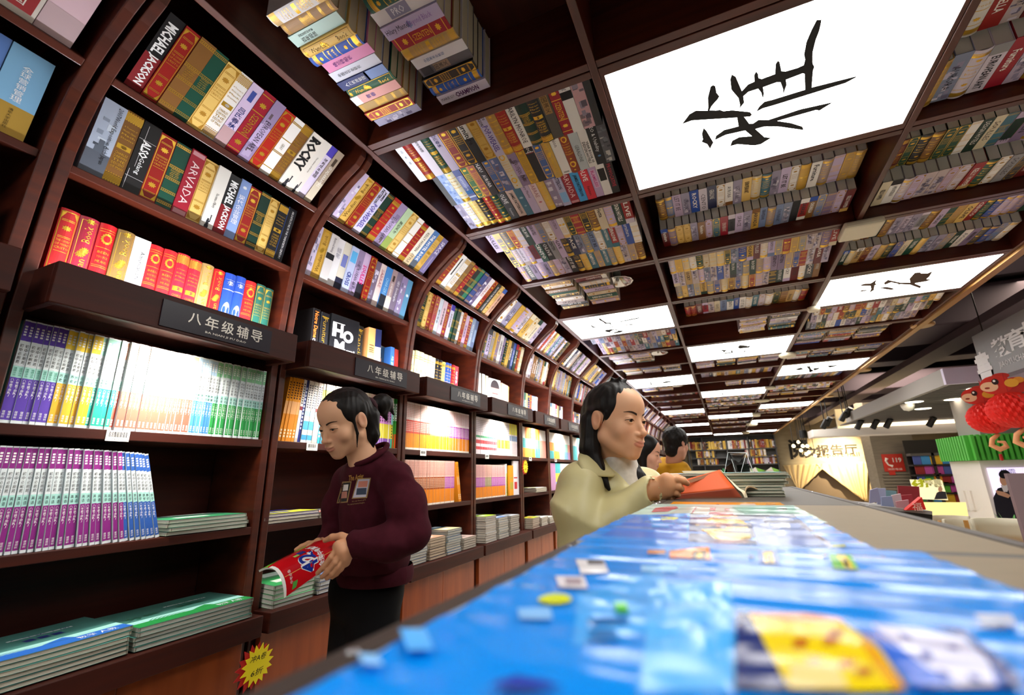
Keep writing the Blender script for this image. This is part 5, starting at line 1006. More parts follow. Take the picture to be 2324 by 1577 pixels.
def frame_of(px, py, d, face_right, a, pitch, roll=0, scale=1.):
    c = pp(px, py, d); ray = c-Vector((0, 0, ZC)); fh = Vector((ray.x, ray.y, 0)).normalized(); rh = Vector((fh.y, -fh.x, 0))
    F = (rh if face_right else -rh)*cos(a)-fh*sin(a); F = (F*cos(pitch)+Vector((0, 0, sin(pitch)))).normalized()
    R = F.cross(Vector((0, 0, 1))).normalized(); U = R.cross(F)
    R2 = R*cos(roll)+U*sin(roll); U2 = -R*sin(roll)+U*cos(roll)
    return c, np.array([R2, F, U2])*scale          # rows: the head's own x, y, z in the room
def to_room(v, c, A): return v@A+np.array(c)
SKIN = mat('skin', '#ffffff', .5, attr=True, spec=.35, sss=.06)
EYEW = mat('eye', '#ffffff', .12, attr=True, spec=.5)
HAIR = mat('black_hair', '#0a0706', .5, spec=.22, noise=('#17100d', 16, 3, (14, 14, 1.2)), bump=.25)
def make_head(c, A, base, lip, blush, neck_to, neck_r, h=.0017, eye_open=.0042, gaze=(0, 1, -.45), smile=.004, brow='#3d2a22', eyes=True):
    """skin of head and neck, in room coordinates, with face colours; plus eyes, brows and lashes"""
    inv = np.linalg.inv(A); nk = (np.array(neck_to)-np.array(c))@inv; sc = np.linalg.norm(A[0])
    def fn(P):
        d = head_sdf(P, eye_open, smile); return smin(d, s_rc(P, (0, -.030, -.055), tuple(nk), .047, neck_r/sc), .025)
    lo = np.minimum(np.array((-.095, -.115, -.125)), nk-.075); hi = np.maximum(np.array((.095, .125, .125)), nk+.075)
    v, F = surfnet(fn, lo, hi, h/sc); v = smooth(v, F, 1); col = skin_cols(v, base, lip, blush); bv = BVHTree.FromPolygons([tuple(p) for p in v], [tuple(f) for f in F])
    feats = MB()
    if eyes:
        e = MB(); g = Vector(gaze).normalized()
        for s in (-1, 1):
            cc = Vector((s*.0315, .0728, 0)); vs = []; n, m = 24, 28; fs = []; cl = []
            zq = Vector((0, 0, 1)).rotation_difference(g)
            for i in range(n+1):
                for j in range(m): th = pi*i/n; q = Vector((sin(th)*cos(2*pi*j/m), sin(th)*sin(2*pi*j/m), cos(th))); q.rotate(zq); vs.append(to_room(np.array(cc+q*.0126), c, A))
            for i in range(n):
                for j in range(m): e_ = (i*m+j, i*m+(j+1) % m, (i+1)*m+(j+1) % m, (i+1)*m+j); fs.append(e_); cl.append('#050404' if i < 2 else '#2a1509' if i < 5 else '#d9cfc8')
            for f, k in zip(fs, cl): pass
            o = len(e.v); e.v += [tuple(p) for p in vs]; e.f += [[i+o for i in f] for f in fs]; e.c += [lin(k) for k in cl]; e.m += [0]*len(fs)
        feats_eye = e
        def onface(x, z, off=.0006, back=False):
            r = bv.ray_cast(Vector((x, .2, z)), Vector((0, -1, 0))); p = r[0] if r[0] else Vector((x, .07, z)); nn = r[1] if r[0] else Vector((0, 1, 0))
            if nn.y < 0: nn = -nn
            return to_room(np.array(p+nn*off), c, A)
        for s in (-1, 1):
            n = 12                                    # brow
            feats.grid(lambda u, w: onface(s*(.013+.036*u), .0175+.0065*sin(pi*min(1, u*1.05)*.75)+(w-.5)*.0058*(1-.75*u**2), .0009), n, 2, col=brow)
            feats.grid(lambda u, w: onface(s*(.0185+.0285*u), -.0022+(eye_open+.0006)*sin(pi*min(1, max(0, u)))**.8+(w-.3)*.0017, .0008), n, 1, col='#120b09')   # lash line
            feats.grid(lambda u, w: onface(s*(.020+.026*u), .0048+.0035*sin(pi*u)+(w-.5)*.0007, .0004), n, 1, col='#8a5a42')   # lid fold
    return (to_room(v, c, A), F, col), feats, (e if eyes else None)
FEAT = mat('brow_and_lash', '#ffffff', .6, attr=True, spec=.2)
def hair_mesh(c, A, fn, lo, hi, h=.0018, it=3):
    sc = np.linalg.norm(A[0]); v, F = surfnet(fn, lo, hi, h/sc); return to_room(smooth(v, F, it), c, A), F
def shell(P, hl=(0, .105, -.035), hr=(.095, .10, .112), grow=1., ear=True):
    d = s_el(P, (0, -.012, .035), (.0805*grow, .1015*grow, .0875*grow)); d = -smin(-d, s_el(P, hl, hr), .014)
    S = np.stack([np.abs(P[..., 0]), P[..., 1], P[..., 2]], -1)
    if ear: d = -smin(-d, s_el(S, (.088, -.006, -.008), (.03, .024, .034)), .008)
    return d
def stripes(P, a=.0012, f=260.): return a*np.sin(f*P[..., 0]+40*P[..., 2]+2*np.sin(60*P[..., 1]))*np.sin(f*.7*P[..., 1]+25*P[..., 2])
def folds(P, a, f=22., ph=0.):
    x, y, z = P[..., 0], P[..., 1], P[..., 2]
    r = 1-np.abs(np.sin(f*.55*(x*.6+z*1.0-y*.3)+1.6*np.sin(f*.4*y+ph)+1.2*np.sin(f*.5*x)+ph)); g = .5+.5*np.sin(f*.3*(x-z)+2*ph+f*.2*y)
    return -1.5*a*r**3*g+.55*a*(np.sin(f*(x*.8+z*1.1)+2.2*np.sin(f*.45*y+ph)+ph)*np.sin(f*.6*(y-z*.5)+1.3*ph)+.5*np.sin(f*2.1*(z-.4*x)+3*np.sin(f*.5*x)+ph))
def person_obj(parts, cols, label, group=None):
    o = np_mesh('person', parts, SKIN, None, np.concatenate(cols)); return tag(o, label, 'person', group)
def solid(base, n): return np.tile(np.array(lin(base)), (n, 1))
def hand(wrist, knuckles, fingers, thumb, wr=.026, kr=.0165):
    """palm from the wrist to four knuckles; each finger a bent chain of (point, radius)"""
    b = Body()
    for i, k in enumerate(knuckles): b.rc(wrist, k, wr*.9, kr-.0012*i, .012)
    for i in range(3): b.rc(knuckles[i], knuckles[i+1], kr-.001*i, kr-.001*(i+1), .008)
    for f in fingers: b.chain([p for p, r in f], [r for p, r in f], .0035)
    b.chain([p for p, r in thumb], [r for p, r in thumb], .006); return b
# ---- woman in the cream jacket, beside the counter
cC, AC = frame_of(1396, 955, 1.40, True, radians(38), radians(-6), radians(2), .985)
neckC = pp(1400, 1080, 1.425)
(hv, hF, hc), ft, ey = make_head(cC, AC, '#e2ac86', '#c06a5e', '#d89070', neckC, .056, eye_open=.0042, gaze=(.05, 1, -.55), smile=.006)
sR, sL = pp(1318, 1100, 1.33), pp(1462, 1105, 1.54); eR, wR = pp(1318, 1232, 1.27), pp(1480, 1112, 1.275); eL, wL = pp(1470, 1190, 1.67), pp(1562, 1112, 1.48)
q = lambda x, y, d, r: (pp(x, y, d), r)
hdR = hand(pp(1488, 1113, 1.272), [pp(1514, 1095, 1.252), pp(1516, 1107, 1.247), pp(1513, 1119, 1.249), pp(1507, 1130, 1.256)],
     [[q(1514, 1094, 1.25, .0105), q(1537, 1093, 1.247, .0100), q(1552, 1097, 1.252, .0088), q(1560, 1102, 1.262, .0076)], [q(1516, 1107, 1.245, .0105), q(1540, 1110, 1.243, .0100), q(1546, 1114, 1.252, .0088), q(1541, 1117, 1.264, .0078)],
      [q(1513, 1119, 1.247, .0102), q(1533, 1123, 1.245, .0096), q(1538, 1127, 1.254, .0086), q(1532, 1130, 1.265, .0076)], [q(1507, 1130, 1.254, .0092), q(1522, 1135, 1.252, .0084), q(1526, 1138, 1.259, .0076), q(1521, 1140, 1.268, .0068)]],
     [q(1490, 1100, 1.275, .015), q(1514, 1090, 1.275, .0128), q(1536, 1090, 1.277, .0112), q(1552, 1094, 1.280, .0088)], .028, .0185).rc(wR, pp(1460, 1122, 1.275), .027, .03, .01)
hdL = hand(pp(1572, 1110, 1.47), [pp(1604, 1100, 1.42), pp(1606, 1107, 1.425), pp(1605, 1114, 1.43), pp(1602, 1120, 1.44)], [[q(1604, 1100+7*i, 1.42+.006*i, .0095), q(1622, 1100+7*i, 1.40+.006*i, .009), q(1628, 1103+6*i, 1.385+.01*i, .0075)] for i in range(4)],
     [q(1584, 1106, 1.45, .014), q(1600, 1096, 1.43, .0115), q(1614, 1092, 1.41, .0085)], .027, .016)
hip = pp(1372, 1330, 1.46); inner = Body().el(pp(1392, 1190, 1.46), (.10, .10, .19)).chain([neckC, sR, eR, wR], [.04, .035, .03, .024]).chain([neckC, sL, eL, wL], [.04, .035, .03, .024])
g1 = lambda b, h: b.mesh(h, it=1)
mR, mL, mI = g1(hdR, .0016), g1(hdL, .003), g1(inner, .012); mR = (mR[0]+np.array((0, 0, .006)), mR[1])
cream = person_obj([(hv, hF), mR, mL, mI], [hc, solid('#d99f74', len(mR[0])), solid('#d99f74', len(mL[0])), solid('#d99f74', len(mI[0]))], 'woman in cream jacket and white turtleneck reading an orange book at the counter')
ey.build('eyes', EYEW, cream, smooth=True); ft.build('brows_and_lashes', FEAT, cream)
def hairC(P):
    d = shell(P, (.004, .105, -.042), (.095, .100, .118)); S = np.stack([np.abs(P[..., 0]), P[..., 1], P[..., 2]], -1)
    d = smin(d, s_rc(P, (0, -.075, .0), (0, -.07, -.15), .050, .045), .03)
    for a, b, ra, rb in (((.056, -.050, -.01), (.066, -.040, -.09), .034, .030), ((.066, -.040, -.09), (.064, -.004, -.155), .030, .022), ((.064, -.004, -.155), (.056, .030, -.200), .021, .006)): d = smin(d, s_rc(P, a, b, ra, rb), .012)
    for a, b, ra, rb in (((-.056, -.050, -.01), (-.066, -.035, -.09), .034, .030), ((-.066, -.030, -.09), (-.060, .045, -.165), .030, .022), ((-.060, .045, -.165), (-.048, .085, -.205), .021, .007)): d = smin(d, s_rc(P, a, b, ra, rb), .012)
    for a, b in (((.0, .0, .112), (.012, .022, .131)), ((.0, .012, .112), (-.014, .026, .128)), ((.0, -.01, .114), (.02, -.0, .130))): d = smin(d, s_rc(P, a, b, .016, .004), .01)
    d = smin(d, s_rc(P, (.073, .024, .02), (.0745, .012, -.012), .004, .0025), .004); d = smin(d, s_rc(P, (.0745, .012, -.012), (.079, .010, -.035), .0025, .001), .002)
    return d+stripes(P)
np_mesh('hair', [hair_mesh(cC, AC, hairC, (-.125, -.135, -.225), (.125, .09, .145))], HAIR, cream)
KNIT = mat('white_knit', '#d9d2c8', .85, noise=('#cbc3b8', 60, 2, (1, 1, 1)), bump=.3)
LEATH = mat('cream_leather', '#cfc492', .40, spec=.45, noise=('#c8bc88', 9, 4, (1, 1, 1)), bump=.06)
sw = Body().rc(pp(1402, 1046, 1.405), pp(1404, 1076, 1.415), .0565, .062, .01).el(pp(1420, 1112, 1.385), (.062, .062, .075), .03).el(pp(1400, 1160, 1.46), (.10, .10, .15), .03)
np_mesh('turtleneck_sweater', [sw.mesh(.004, lo=np.array(pp(1402, 1090, 1.41))-.20, hi=np.array(pp(1402, 1090, 1.41))+np.array((.2, .2, .092)))], KNIT, cream)
jk = Body().el(pp(1372, 1190, 1.46), (.135, .125, .20), .03).rc(pp(1372, 1092, 1.42), sR, .050, .056, .035).rc(pp(1405, 1095, 1.47), sL, .05, .06, .035).rc(pp(1378, 1240, 1.47), hip, .14, .145, .03)
jk.chain([sR, pp(1312, 1165, 1.285), eR], [.066, .066, .062], .022).chain([eR, pp(1400, 1172, 1.268), pp(1474, 1117, 1.272)], [.062, .056, .044], .02).chain([sL, eL, wL], [.060, .052, .036], .02)
jk.rc(pp(1372, 1052, 1.375), pp(1430, 1130, 1.335), .012, .012, .012).rc(pp(1395, 1112, 1.36), pp(1375, 1220, 1.335), .05, .04, .03)
jk.cut(pp(1484, 1111, 1.272), (.020, .05, .036), .004)
np_mesh('jacket', [jk.mesh(.0062, it=2, extra=lambda P: folds(P, .0062, 24., .6))], LEATH, cream)
def flap(name, inner_, outer_, m, par, th=.004, nseg=14, puff=.008):
    def sp(pts, t): 
        k = t*(len(pts)-1); i = min(int(k), len(pts)-2); f = k-i; a, b = pts[i], pts[i+1]; p0 = pts[max(i-1, 0)]; p3 = pts[min(i+2, len(pts)-1)]
        return .5*((2*a)+(b-p0)*f+(2*p0-5*a+4*b-p3)*f*f+(3*a-p0-3*b+p3)*f**3)
    b = MB(); cam_ = Vector((0, 0, ZC))
    b.grid(lambda u, v: (lambda p: p+(cam_-p).normalized()*puff*sin(pi*v))(sp(inner_, u)*(1-v)+sp(outer_, u)*v), nseg, 6)
    o = b.build(name, m, par, smooth=True); s = o.modifiers.new('thick', 'SOLIDIFY'); s.thickness = th; s.offset = 0; return o
flap('collar', [pp(1340, 1010, 1.42), pp(1352, 1030, 1.36), pp(1372, 1050, 1.345), pp(1398, 1076, 1.338)], [pp(1318, 1022, 1.40), pp(1312, 1046, 1.325), pp(1334, 1077, 1.290), pp(1392, 1082, 1.318)], LEATH, cream)
flap('cuff', [pp(1464, 1080, 1.262), pp(1456, 1100, 1.222), pp(1462, 1122, 1.215), pp(1478, 1142, 1.24)], [pp(1478, 1078, 1.262), pp(1484, 1100, 1.222), pp(1492, 1120, 1.215), pp(1500, 1138, 1.24)], LEATH, cream, .003, puff=.003) if False else None
DARKP = mat('black_trousers', '#0a090b', .8, spec=.2)
def legs(par, top, dpth, w=.075, spread=.075, r0=.14, foot=True, flare=.0, m=DARKP):
    fh = Vector((dpth.x, dpth.y, 0)).normalized(); side = Vector((fh.y, -fh.x, 0)); b = Body().el(top, (r0, r0*.9, .14), .03)
    for s in (-1, 1): b.rc(top+side*s*spread*.8, Vector((top.x+side.x*s*spread, top.y+side.y*s*spread, .07)), .088, w+flare, .02)
    o = np_mesh('trousers', [b.mesh(.011)], m, par)
    f = Body()
    for s in (-1, 1): p = Vector((top.x+side.x*s*spread, top.y+side.y*s*spread, .045)); f.rc(p-fh*.02, p+fh*.13, .042, .032, .0)
    np_mesh('shoes', [f.mesh(.008)], mat('black_shoes', '#0c0c0e', .4), par); return o
legs(cream, hip, Vector(AC[1]))
# ---- woman in the maroon sweatshirt, by the shelves
cM, AM = frame_of(785, 957, 1.58, False, radians(37), radians(-24), radians(0), .955)
neckM = pp(826, 1048, 1.60)
(hv, hF, hc), ft, ey = make_head(cM, AM, '#d6a380', '#b05e56', '#c48068', neckM, .052, eye_open=.0040, gaze=(.0, 1, -.4), smile=.005)
sLm, sRm = pp(898, 1086, 1.555), pp(792, 1092, 1.75); eLm, wLm = pp(934, 1208, 1.475), pp(806, 1236, 1.425); eRm, wRm = pp(770, 1205, 1.74), pp(726, 1240, 1.60)
hM = hand(pp(798, 1236, 1.425), [pp(769, 1240, 1.396), pp(776, 1252, 1.390), pp(781, 1264, 1.392), pp(784, 1275, 1.398)],
     [[q(769, 1240, 1.394, .0098), q(752, 1264, 1.378, .0092), q(735, 1286, 1.380, .0082), q(721, 1300, 1.388, .0068)], [q(776, 1252, 1.388, .0098), q(761, 1276, 1.374, .0092), q(745, 1295, 1.376, .0082), q(731, 1309, 1.384, .0068)],
      [q(781, 1264, 1.390, .0094), q(768, 1285, 1.377, .0088), q(755, 1300, 1.379, .0080), q(742, 1312, 1.387, .0066)], [q(784, 1275, 1.396, .0084), q(774, 1291, 1.385, .0078), q(764, 1302, 1.387, .0070), q(754, 1310, 1.393, .0060)]],
     [q(796, 1224, 1.428, .014), q(774, 1217, 1.425, .0118), q(754, 1219, 1.43, .0100), q(738, 1226, 1.44, .0078)], .026, .0165).rc(wLm, pp(832, 1232, 1.43), .026, .03, .01)
hM2 = hand(pp(735, 1242, 1.605), [pp(722, 1232, 1.59), pp(722, 1240, 1.597), pp(724, 1248, 1.60), pp(727, 1255, 1.605)], [[q(722, 1232+8*i, 1.588+.005*i, .0095), q(700, 1233+8*i, 1.575+.004*i, .0088), q(684, 1240+7*i, 1.565+.004*i, .0080), q(672, 1247+6*i, 1.557+.004*i, .0066)] for i in range(4)],
     [q(734, 1238, 1.59, .0125), q(716, 1236, 1.56, .0105), q(700, 1240, 1.545, .008)], .025, .0155)
hipM = pp(832, 1345, 1.655); innM = Body().el(pp(850, 1160, 1.65), (.09, .09, .17)).chain([neckM, sLm, eLm, wLm], [.04, .034, .03, .024]).chain([neckM, sRm, eRm, wRm], [.04, .034, .03, .024])
m1, m2, m3 = g1(hM, .0016), g1(hM2, .0022), g1(innM, .012)
maroon = person_obj([(hv, hF), m1, m2, m3], [hc, solid('#cf9670', len(m1[0])), solid('#cf9670', len(m2[0])), solid('#cf9670', len(m3[0]))], 'woman in maroon sweatshirt with low bun, reading a red magazine by the shelves')
ey.build('eyes', EYEW, maroon, smooth=True); ft.build('brows_and_lashes', FEAT, maroon)
def hairM(P):
    d = shell(P, (0, .110, -.030), (.095, .105, .106), 1.0)
    d = smin(d, s_rc(P, (-.035, -.075, -.01), (-.044, -.055, -.075), .040, .030), .02); d = smin(d, s_rc(P, (-.044, -.055, -.075), (-.046, -.038, -.112), .030, .012), .01)
    d = smin(d, s_rc(P, (.035, -.075, -.01), (.044, -.055, -.09), .040, .020), .02)
    d = smin(d, s_rc(P, (-.010, -.095, .02), (-.012, -.125, .022), .030, .022), .01)
    d = smin(d, s_el(P, (-.016, -.165, .014), (.034, .048, .040)), .008); d = smin(d, s_rc(P, (-.02, -.19, .01), (-.022, -.205, -.045), .018, .004), .012); d = smin(d, s_rc(P, (-.02, -.16, -.01), (-.02, -.165, -.05), .02, .006), .012)
    d = smin(d, s_rc(P, (-.069, .018, .01), (-.073, .022, -.04), .005, .0045), .004); d = smin(d, s_rc(P, (-.073, .022, -.04), (-.062, .030, -.088), .0045, .0015), .003)
    return d+stripes(P)
np_mesh('hair', [hair_mesh(cM, AM, hairM, (-.12, -.225, -.125), (.12, .09, .14))], HAIR, maroon)
b = MB(); n_ = 26
ring = [Vector(to_room(np.array((-.011+.027*cos(2*pi*i/n_), -.113, .021+.027*sin(2*pi*i/n_))), cM, AM)) for i in range(n_+1)]
b.tube(ring, [.0085+.002*(i % 2) for i in range(n_+1)], 8); b.build('scrunchie', mat('scrunchie', '#3a1820', .8), maroon, smooth=True)
FLEECE = mat('maroon_fleece', '#3a0f19', .92, spec=.15, noise=('#42131e', 40, 3, (1, 1, 1)), bump=.08)
st = Body().el(pp(852, 1140, 1.645), (.128, .122, .17), .03).el(pp(850, 1240, 1.65), (.135, .128, .13), .04).rc(pp(868, 1052, 1.635), sLm, .048, .052, .04).rc(pp(826, 1068, 1.64), sRm, .056, .054, .04)
st.chain([sLm, pp(925, 1150, 1.505), eLm], [.054, .060, .058], .03).chain([eLm, pp(880, 1232, 1.43), pp(842, 1234, 1.428)], [.058, .053, .048], .016).rc(pp(842, 1234, 1.428), pp(810, 1236, 1.427), .044, .040, .005)
st.chain([sRm, pp(772, 1150, 1.76), eRm], [.060, .062, .055], .03).chain([eRm, pp(742, 1232, 1.65)], [.055, .042], .02)
st.el(pp(845, 1064, 1.615), (.084, .082, .062), .03)
smv = st.mesh(.0058, it=2, extra=lambda P: folds(P, .0062, 21., 1.7))
sweat = np_mesh('sweatshirt', [smv], FLEECE, maroon)
nb_c = pp(842, 1030, 1.605); xa_ = (pp(877, 1015, 1.605)-pp(806, 1045, 1.605)).normalized(); dn_ = (nb_c-Vector((0, 0, ZC))).normalized(); ya_2 = (dn_-xa_*dn_.dot(xa_)+Vector((0, 0, .30))).normalized()
b = MB(); b.tube([nb_c+xa_*.0585*cos(2*pi*i/32)+ya_2*.062*sin(2*pi*i/32) for i in range(33)], .0095, 8, caps=False); b.build('neckband', FLEECE, maroon, smooth=True)
hc_ = pp(852, 1302, 1.652); tb = MB()
ringp = [hc_+Vector((.142*cos(2*pi*i/40), .136*sin(2*pi*i/40), .0)) for i in range(41)]
tb.grid(lambda u, v: hc_+Vector(((.132+.006*sin(pi*v))*cos(2*pi*u), (.126+.006*sin(pi*v))*sin(2*pi*u), -.024+.055*v)), 48, 6); tb.build('hem_band', FLEECE, maroon, smooth=True)
legs(maroon, hipM+Vector((0, 0, .015)), Vector(AM[1]), .10, .055, .138, flare=.0)
bvS = BVHTree.FromPolygons([tuple(p) for p in smv[0]], [tuple(f) for f in smv[1]])
def onS(px, py, off=.0012):
    d = (pp(px, py, 1.)-Vector((0, 0, ZC))).normalized(); r = bvS.ray_cast(Vector((0, 0, ZC)), d); p = r[0] if r[0] else pp(px, py, 1.52); return p-d*off
b = MB()
def quadS(p0, p1, p2, p3, col, off): b.grid(lambda u, v: onS(*[(p0[i]*(1-u)+p1[i]*u)*(1-v)+(p3[i]*(1-u)+p2[i]*u)*v for i in (0, 1)], off), 6, 8, col=col)
for (x, y, w, h_, cols) in ((772, 1094, 24, 46, ('#1c1a1c', '#e0d8d4', '#b87a6a')), (806, 1086, 34, 44, ('#c4c0ce', '#d88a78', '#3a4458'))):
    sk = -7; quadS((x+5, y-1), (x+w+2, y-2), (x+w+sk, y+h_), (x+sk-1, y+h_+2), '#9a7a4a', .0012); quadS((x+7, y+1.5), (x+w-.5, y+.5), (x+w+sk-2.5, y+h_-2.5), (x+sk+1.5, y+h_-.5), cols[0], .0016)
    quadS((x+8, y+6), (x+w-5, y+5), (x+w-7, y+19), (x+6, y+20), cols[1], .002); quadS((x+4, y+22), (x+w-8, y+21), (x+w-9, y+36), (x+2, y+37), cols[2], .002)
text_on(b, 'The Artist', lambda x, y: onS(808+x+.1*y, 1083-.14*x-y, .0016), 34, 13, col='#b08038', res=2, bold=.02)
text_on(b, "It's our finest girls.", lambda x, y: onS(815+x, 1136-.14*x-y, .0016), 32, 4, col='#a08050', res=1); text_on(b, 'The starry hearted heights.', lambda x, y: onS(808+x, 1143-.13*x-y, .0016), 40, 4, col='#a08050', res=1)
b.build('printed_motif', mat('shirt_print', '#ffffff', .8, attr=True), maroon)
# the red magazine in her hands: bent over lengthwise
def spl(pts, t):
    k = t*(len(pts)-1); i = min(int(k), len(pts)-2); f = k-i; a, b2 = pts[i], pts[i+1]; p0 = pts[max(i-1, 0)]; p3 = pts[min(i+2, len(pts)-1)]
    return .5*((2*a)+(b2-p0)*f+(2*p0-5*a+4*b2-p3)*f*f+(3*a-p0-3*b2+p3)*f**3)
LE = [pp(587, 1294, 1.55), pp(603, 1288, 1.51), pp(622, 1292, 1.475), pp(636, 1310, 1.445), pp(643, 1334, 1.428), pp(645, 1357, 1.425)]
RE = [pp(715, 1229, 1.555), pp(738, 1224, 1.52), pp(757, 1226, 1.485), pp(768, 1238, 1.452), pp(766, 1262, 1.43), pp(738, 1290, 1.42)]
def mag(u, v, off=0.):
    def f(u, v): return spl(LE, v)*(1-u)+spl(RE, v)*u
    p = f(u, v)
    if off:
        e = .01; n = (f(u+e, v)-f(u-e, v)).cross(f(u, min(1, v+e))-f(u, max(0, v-e))).normalized()
        if n.dot(Vector((0, 0, ZC))-p) < 0: n = -n
        p = p+n*off
    return p
b = MB(); b.grid(lambda u, v: mag(u, v), 20, 24, col='#c4141c'); mg = b.build('magazine', FILM, smooth=True)
tag(mg, 'red exam magazine with large blue number, held bent by the woman in maroon', 'magazine')
b = MB(); b.grid(lambda u, v: mag(u, v, -.0065), 20, 24, col='#e6e0dc'); b.grid(lambda u, v: mag(0, v, -.0065*u), 3, 24, col='#f2eeea'); b.grid(lambda u, v: mag(1, v, -.0065*u), 3, 24, col='#e8e2de'); b.grid(lambda u, v: mag(v, 0, -.0065*u), 3, 20, col='#f2eeea'); b.grid(lambda u, v: mag(v, 1, -.0065*u), 3, 20, col='#e8e2de'); b.build('page_block', MATTE, mg, smooth=True)
b = MB(); gq = lambda u0, u1, v0, v1, c, o=.0006, n=10: b.grid(lambda s, t: mag(u0+(u1-u0)*s, v0+(v1-v0)*t, o), 6, n, col=c)
gq(0, .055, .28, 1, '#f2efec'); b.grid(lambda s, t: mag(.0+.34*s*(1-.3*t), .0+.24*t*(1-.55*s), .0007), 8, 6, col='#7cc83c'); gq(.62, .84, .0, .10, '#88c848', .0007); gq(.07, .95, .635, .643, '#e8c060', .0007)
for s_, (c_, bo, of) in enumerate((('#f4f2f4', .10, .0009), ('#1f3390', .02, .0013))): text_on(b, '42', lambda x, y: mag(.50-y, .60-x, of), .42, .26+.03*(1-s_), col=c_, res=4, bold=bo)
text_on(b, '套', lambda x, y: mag(.52-y, .30-x, .001), .14, .12, col='#28388c', res=2, bold=.05); text_on(b, '全国中考真题', lambda x, y: mag(.70-y, .50-x, .001), .60, .10, col='#f4ecec', res=2, bold=.03); text_on(b, '中考必备', lambda x, y: mag(.16-y, .68-x, .001), .26, .05, col='#f0dcdc', res=1)
gq(.18, .27, .80, .93, '#58a848', .001, 4); gq(.38, .46, .30, .36, '#a8d068', .001, 3)
b.build('lettering', FILM, mg)
# ---- the open orange book in the cream woman's hands
def quadP(b, a, c, d, e, col, n=8, bow=0.): b.grid(lambda u, v: (a*(1-u)+c*u)*(1-v)+(e*(1-u)+d*u)*v+Vector((0, -bow*sin(pi*u), 0)), n, n, col=col)
TZ = ZC-.0744
sp0, sp1 = pp(1693, 1140, 1.262), pp(1672, 1108, 1.30)
b = MB(); fl, fr_ = pp(1523, 1124, 1.285), pp(1668, 1108, 1.275); tl, tr = pp(1548, 1090, 1.31), pp(1633, 1066, 1.36); bl = pp(1512, 1139, 1.275)
quadP(b, fl, fr_, tr, tl, '#d2551a', 10, .004); quadP(b, bl, sp0, fr_, fl, '#8e3a1e', 10, .004)
ob = b.build('open_book', MATTE, smooth=True); s = ob.modifiers.new('thick', 'SOLIDIFY'); s.thickness = .0012; tag(ob, 'open orange-covered book held upright on the counter by the woman in cream', 'book')
b = MB(); quadP(b, pp(1568, 1096, 1.300), pp(1628, 1076, 1.345), pp(1631, 1068, 1.358), pp(1562, 1090, 1.305), '#8a5a3a', 4); quadP(b, pp(1565, 1137, 1.2705), pp(1682, 1137, 1.262), pp(1680, 1128, 1.2625), pp(1568, 1127, 1.272), '#9a5a40', 4)
for v in b.v: pass
b2_ = MB(); off_ = Vector((0, -.0022, .0006)); b2_.add([tuple(Vector(v)+off_) for v in b.v], b.f); b2_.c = list(b.c); b2_.build('lettering', MATTE, ob)
b = MB(); O2 = Vector((.0, .006, .002))
pg = [[pp(1634, 1064, 1.365), pp(1668, 1104, 1.285), pp(1684, 1118, 1.275), pp(1694, 1139, 1.266)], [pp(1637, 1067, 1.380), pp(1676, 1106, 1.300), pp(1692, 1116, 1.285), pp(1699, 1139, 1.272)]]
b.grid(lambda u, v: spl(pg[0], u)*(1-v)+spl(pg[1], u)*v, 16, 2, col='#efe0c0'); b.grid(lambda u, v: spl(pg[1], u)*(1-v)+(spl(pg[1], u)+Vector((-.12, .10, .0)))*v, 16, 6, col='#e8d8b8')
pr = [pp(1694, 1139, 1.268), pp(1692, 1118, 1.278), pp(1700, 1106, 1.290), pp(1720, 1112, 1.300), pp(1746, 1129, 1.305)]
b.grid(lambda u, v: spl(pr, u)+Vector((-.004, .19, 0))*v+Vector((0, 0, .004 if u > .3 else .004*u/.3)), 20, 6, col='#f0e2c4'); b.grid(lambda u, v: spl(pr, u)+Vector((0, 0, .004*v*(1 if u > .3 else u/.3))), 20, 2, col='#d8b488'); b.grid(lambda u, v: spl(pr, u)+Vector((-.004, .19, 0))*v, 20, 6, col='#7a4a2a')
b.build('page_block', MATTE, ob, smooth=True)
# ---- two people farther down the aisle
cW, AW = frame_of(1464, 1028, 3.0, True, radians(8), radians(-14), 0, .98)
nW = pp(1450, 1082, 3.02); (hv, hF, hc), ft, ey = make_head(cW, AW, '#d8a084', '#b05a54', '#c88068', nW, .05, h=.004, eye_open=.0034)
bodyW = pp(1440, 1190, 3.05); iw = Body().el(bodyW, (.10, .10, .22)).rc(nW, bodyW, .05, .08); mi = g1(iw, .02)
wom = person_obj([(hv, hF), mi], [hc, solid('#d8a084', len(mi[0]))], 'dark-haired woman in a white top seen in profile behind the cream jacket'); ft.build('brows_and_lashes', FEAT, wom); ey.build('eyes', EYEW, wom, smooth=True)
def hairW(P):
    d = shell(P, (0, .115, -.04), (.10, .095, .11), 1.03, ear=False); d = smin(d, s_rc(P, (.05, -.02, .0), (.065, .01, -.09), .04, .025), .02); d = smin(d, s_rc(P, (.0, -.06, -.02), (.0, -.05, -.17), .07, .06), .03); d = smin(d, s_rc(P, (-.05, -.02, .0), (-.065, .0, -.12), .04, .025), .02); return d
np_mesh('hair', [hair_mesh(cW, AW, hairW, (-.13, -.15, -.26), (.13, .1, .14), .006)], HAIR, wom)
bw = Body().el(bodyW, (.15, .13, .26), .03).rc(pp(1440, 1105, 3.0), pp(1490, 1150, 2.85), .07, .06).rc(pp(1490, 1150, 2.85), pp(1530, 1160, 2.72), .05, .045)
np_mesh('white_top', [bw.mesh(.012)], KNIT, wom); legs(wom, Vector((bodyW.x, bodyW.y, .92)), Vector(AW[1]))
cN, AN = frame_of(1534, 1006, 3.62, True, radians(-52), radians(-10), 0, 1.04)
